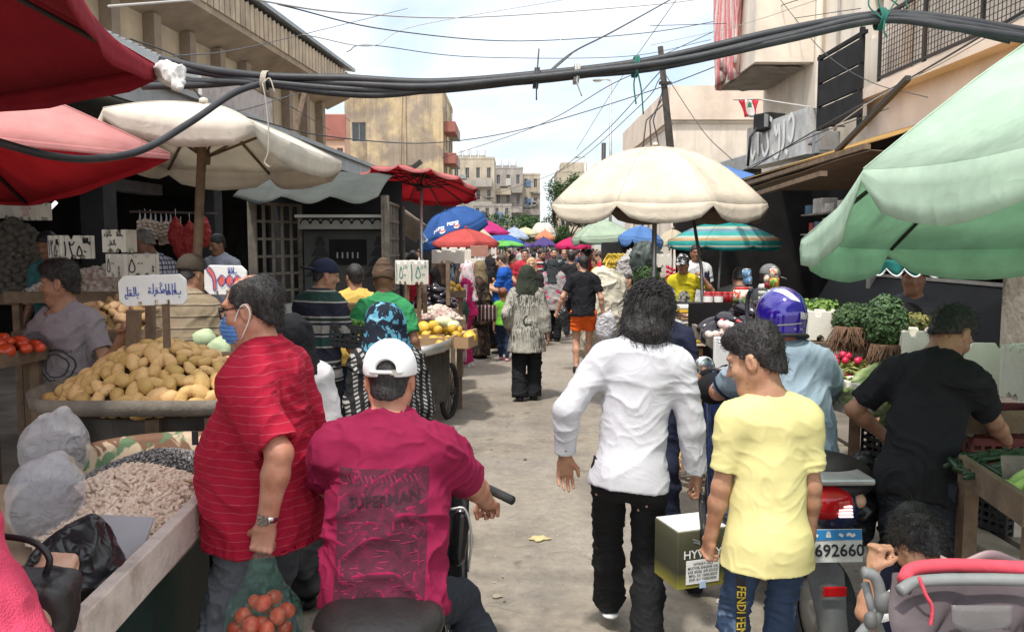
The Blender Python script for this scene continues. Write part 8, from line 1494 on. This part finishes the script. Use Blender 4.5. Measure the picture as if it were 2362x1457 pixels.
yb=cloth('bright_yellow',(.58,.50,.025));K_=pp('boy in yellow T-shirt with grey print and patterned cap under the striped umbrella',1576,11.2,.1,H=1.64,face=172,g=.9,head=(-14,10,4),hs=1.02,la=(-.10,.10,.05),lp=(-1,.2,-.5),ra=(.05,.05,-.53),lh=('c',(1,0,0)),skin='tan',top=dict(m=yb,sl=.6,hem=.08),bot=dict(m=djean),shoe=BS,hair='short',hat=('cap',cloth('patterned_cap',blot((.03,.03,.035),[((.6,.6,.6),.55)],24.)),1),v=.0095,eyes=True)
ov=([Vector((.085*math.cos(f),.12*math.sin(f),0))for f in np.linspace(0,2*PI,19)[:-1]],[tuple(range(18))]);decal('grey_print',ov,mat('grey_print',blot((.3,.3,.28),[((.04,.04,.04),.5),((.5,.5,.48),.6)],18.),.85),K_['top'],K_['top'],K_['at'](0,0,.2),(-1,0,0),(0,0,1),.003,.4,3)
vest=pp('man in white T-shirt and dark open vest behind the yellow shirt boy',1603,11.9,.1,H=1.80,face=176,skin='dark',top=dict(m=cloth('white_tee',(.62,.62,.62)),hem=.05),bot=dict(m=djean),shoe=BS,v=.013);S=SDF();at=vest['at']
for sg in(-1,1):S.cone(at(sg*.15,.02,.0),at(sg*.13,.02,.46),.085,.075,.03)
S.build('open_vest',.014,navy,vest['root'])
fp('man in olive shirt stooping at the dim goods counter',1688,8.6,1.72,(.085,.08,.07),face=-30,lean=22,head=(0,15,0),top=dict(sl=.8,o=.03));fp('man in grey cap beside the olive shirt man in the dim shop',1735,8.3,1.70,(.05,.05,.052),face=-70,hat=('cap',cloth('grey_cap',(.16,.16,.16)),1),lean=15)
fp('shopkeeper in grey knit top behind the purslane bunches',2102,6.2,1.76,(.10,.10,.11),face=150,top=dict(sl=1.9));fp('dark haired person crouching low behind the purslane',2108,5.35,1.50,(.03,.035,.06),face=120,head=(0,30,0))
fp('bearded vendor in red shirt behind the aubergine stall',956,11.9,1.80,(.36,.02,.03),face=150,head=(10,20,0),beard='black',eyes=True);fp('person in black with hair tied, back turned, near the aubergines',1003,12.4,1.52,(.015,.015,.017),face=10,hair='bob');fp('dark haired man half hidden behind the red shirted vendor',940,12.8,1.76,(.06,.03,.03),face=120)
pp('person in white and blue cap with mask, hidden behind the long haired man',1528,5.5,H=1.60,face=150,head=(0,10,0),ra=(-.1,.2,-.3),la=(-.02,.25,-.30),lh=('c',None),top=dict(m=navy,sl=.6,hem=.3),bot=dict(m=navy),shoe=dict(m=blk,sole=wsole),hair='short',hat=('cap',cloth('blue_cap',blot((.6,.6,.62),[((.05,.1,.4),.5)],8.)),1),v=.011,beard=None)
K1=pp('small child with straight dark hair standing behind the pram',2112,2.98,H=.86,face=-30,hs=.84,head=(0,26,0),top=dict(m=navy,sl=.6,o=.012,hem=.02,fold=.006),bot=dict(m=djean,o=.006),hair='bob',hc='black',v=.009,hairv=.007)
K2=pp('toddler with curly dark hair and white sleeve resting in the pram',2208,2.52,sit=.50,H=1.0,face=10,lean=14,hs=.86,head=(10,30,10),la=(-.20,.08,.16),lp=(-1,.2,-.3),lh=('g',(1,0,0)),ra=(.05,.25,-.1),lf=(-.1,.4,.3),rf=(.1,.4,.3),skin='tan',top=dict(m=cloth('white_baby',(.72,.72,.74)),sl=.75,o=.012,hem=.0,fold=.006),bot=dict(m=navy,o=.006),hair='curly',hc='black',v=.0065)
strands(K1['root'],K1['hair'],HR['black'],1200,.05,.0009,5,.015);strands(K2['root'],K2['hair'],HR['black'],1100,.022,.001,6,.6)
pr=thing('pram','worn grey pram with red padded hood edge and dangling cord at the lower right','pram',(P(2230,1300,2.3).x,2.3,0));p3=lambda px,py,Y:P(px,py,Y)-pr.location
fab_=cloth('shade_dark_mauve',(.085,.068,.075),dirt=.4,dcol=(.16,.14,.14));gp=mat('grey_tube',(.20,.21,.21),.5,.12,7.,.1,60.,dirt=.35,dcol=(.09,.085,.08));rf_=cloth('coral_pad',(.60,.075,.105),fold=.1)  # mauve fabric darkened in colour to carry the umbrella shade
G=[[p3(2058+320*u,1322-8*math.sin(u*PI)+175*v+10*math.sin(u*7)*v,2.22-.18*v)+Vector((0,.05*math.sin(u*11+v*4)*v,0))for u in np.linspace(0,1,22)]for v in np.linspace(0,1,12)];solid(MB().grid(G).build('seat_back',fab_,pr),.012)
MB().tube(catmull([p3(2085,1338,2.16),p3(2105,1312,2.2),p3(2180,1303,2.22),p3(2290,1306,2.2),p3(2400,1312,2.16)],6),.019,10).build('padded_edge',rf_,pr)
G=[[p3(2170+200*u,1282+12*math.sin(u*8)+26*v,2.26+.02*v)for u in np.linspace(0,1,14)]for v in(0,.5,1)];solid(MB().grid(G).build('folded_hood',cloth('dusty_rose',(.34,.24,.25)),pr),.01)
MB().tube(catmull([p3(2075,1362,2.1),p3(2120,1340,2.12),p3(2250,1335,2.12),p3(2400,1338,2.1)],6),.016,10).build('push_bar',gp,pr)
MB().tube(catmull([p3(1990,1318,2.2),p3(2018,1330,2.2),p3(2030,1370,2.2),p3(2022,1420,2.2),p3(1990,1457,2.2),p3(1960,1500,2.2)],6),.016,9).build('side_frame',gp,pr);MB().tube([p3(1996,1345,2.22),p3(2010,1400,2.22),p3(2040,1480,2.22)],.012,8).build('side_frame',gp,pr);S=SDF();S.ell(p3(2042,1388,2.19),(.03,.02,.032),None,.02).ell(p3(2008,1430,2.19),(.018,.02,.026),None,.02);S.build('joint',.006,mat('joint_plastic',(.12,.12,.12),.6),pr)
MB().tube(catmull([p3(2120,1330,2.09),p3(2135,1370,2.08),p3(2150,1400,2.08),p3(2146,1445,2.08)],5),.005,6).build('cord',rf_,pr)
G=[[p3(2195+140*u,1395+72*v*math.sin(PI*(.08+.84*u))**.4,2.05)for u in np.linspace(0,1,15)]for v in np.linspace(0,1,5)];solid(MB().grid(G).build('clear_window',mat('clear_vinyl',(.2,.19,.19),.3,.1,5.,alpha=.6),pr),.004)
for x,y in((-.22,-.1),(.3,-.1),(-.2,.35),(.3,.35)):MB().lathe([(.04,-.02),(.09,-.025),(.095,0),(.09,.025),(.04,.02)],(x,y,.095),20,Matrix.Rotation(PI/2,3,'Y')).build('wheel',M_['rubber'],pr);MB().bar((x,y,.1),(x*.8,y*.6,.55),.022).build('strut',gp,pr)
pk_=cloth('coral_pink_knit',(.62,.065,.13),bump=.6,bs=220);pp('person in coral pink knit top cut off at the left edge',-262,1.60,H=1.70,face=-8,g=1.05,ra=(.05,.22,-.20),rp=(.6,-.8,-.6),rh=('c',(-.3,.2,-1)),skin='fair',top=dict(m=pk_,sl=1.1,o=.02,hem=.2),bot=dict(m=djean),shoe=BS,hair='bob',v=.007)
hb_=thing('handbag','black leather handbag with strap at the lower left corner','handbag',P(40,1400,1.66));S=SDF();S.box((0,0,0),(.22,.12,.15),Euler((0,.15,.2)).to_matrix(),.03);S.build('bag_body',.007,leather,hb_,folds(.006,12,12,3));MB().tube(catmull([(.05,.02,.06),(.06,.02,.10),(.02,.03,.13),(-.06,.04,.14)],6),.007,7).build('strap',leather,hb_)
arch_=[];cols=[(.30,.03,.04),(.03,.03,.035),(.45,.44,.43),(.03,.06,.18),(.06,.10,.07),(.42,.28,.05),(.16,.16,.18),(.35,.05,.14),(.08,.05,.035),(.2,.28,.38)]
spots=[];r_=random.Random(21)
for Y in np.arange(20.5,62,.55):
 half=1.0+.035*Y;x0=.045*Y
 for _ in range(1 if Y<30 else 2):
  spots.append((x0+r_.uniform(-half,half),Y))
r_.shuffle(spots);gl_='shoppers in the far crowd';lb0='distant shopper in the packed crowd down the street'
for i in range(14):
 x,y=spots[i];hj=i%4==1
 t=person(lb0,(x,y,0),H=r_.uniform(1.6,1.82),face=r_.choice((0,180,170,10,60)),skin=r_.choice(('olive','tan','fair')),top=dict(m=cloth('crowd%d'%(i%10),cols[i%10]),sl=1.8 if hj else .7,hem=.25 if hj else .1,fold=0),bot=dict(m=(djean,navy,greyt)[i%3],fold=0),hair=None if hj else 'short',hat=('hijab',cloth('crowdh%d'%(i%3),((.03,.03,.035),(.3,.25,.22),(.1,.04,.06))[i%3]),.3)if hj else None,v=.03,hairv=.02,group=gl_);arch_.append(t['root'])
for i,(x,y)in enumerate(spots[14:84]):dup(arch_[i%14],(x,y,r_.uniform(-.08,.03)),r_.choice((0,180,165,20,70,-60)))
for i in range(44):
 y=r_.uniform(19,40);s_=r_.choice((-1,1));dup(arch_[i%14],(.045*y+s_*r_.uniform(1.5,2.6)*(1 if s_>0 else 1.3),y,0),r_.uniform(0,360))
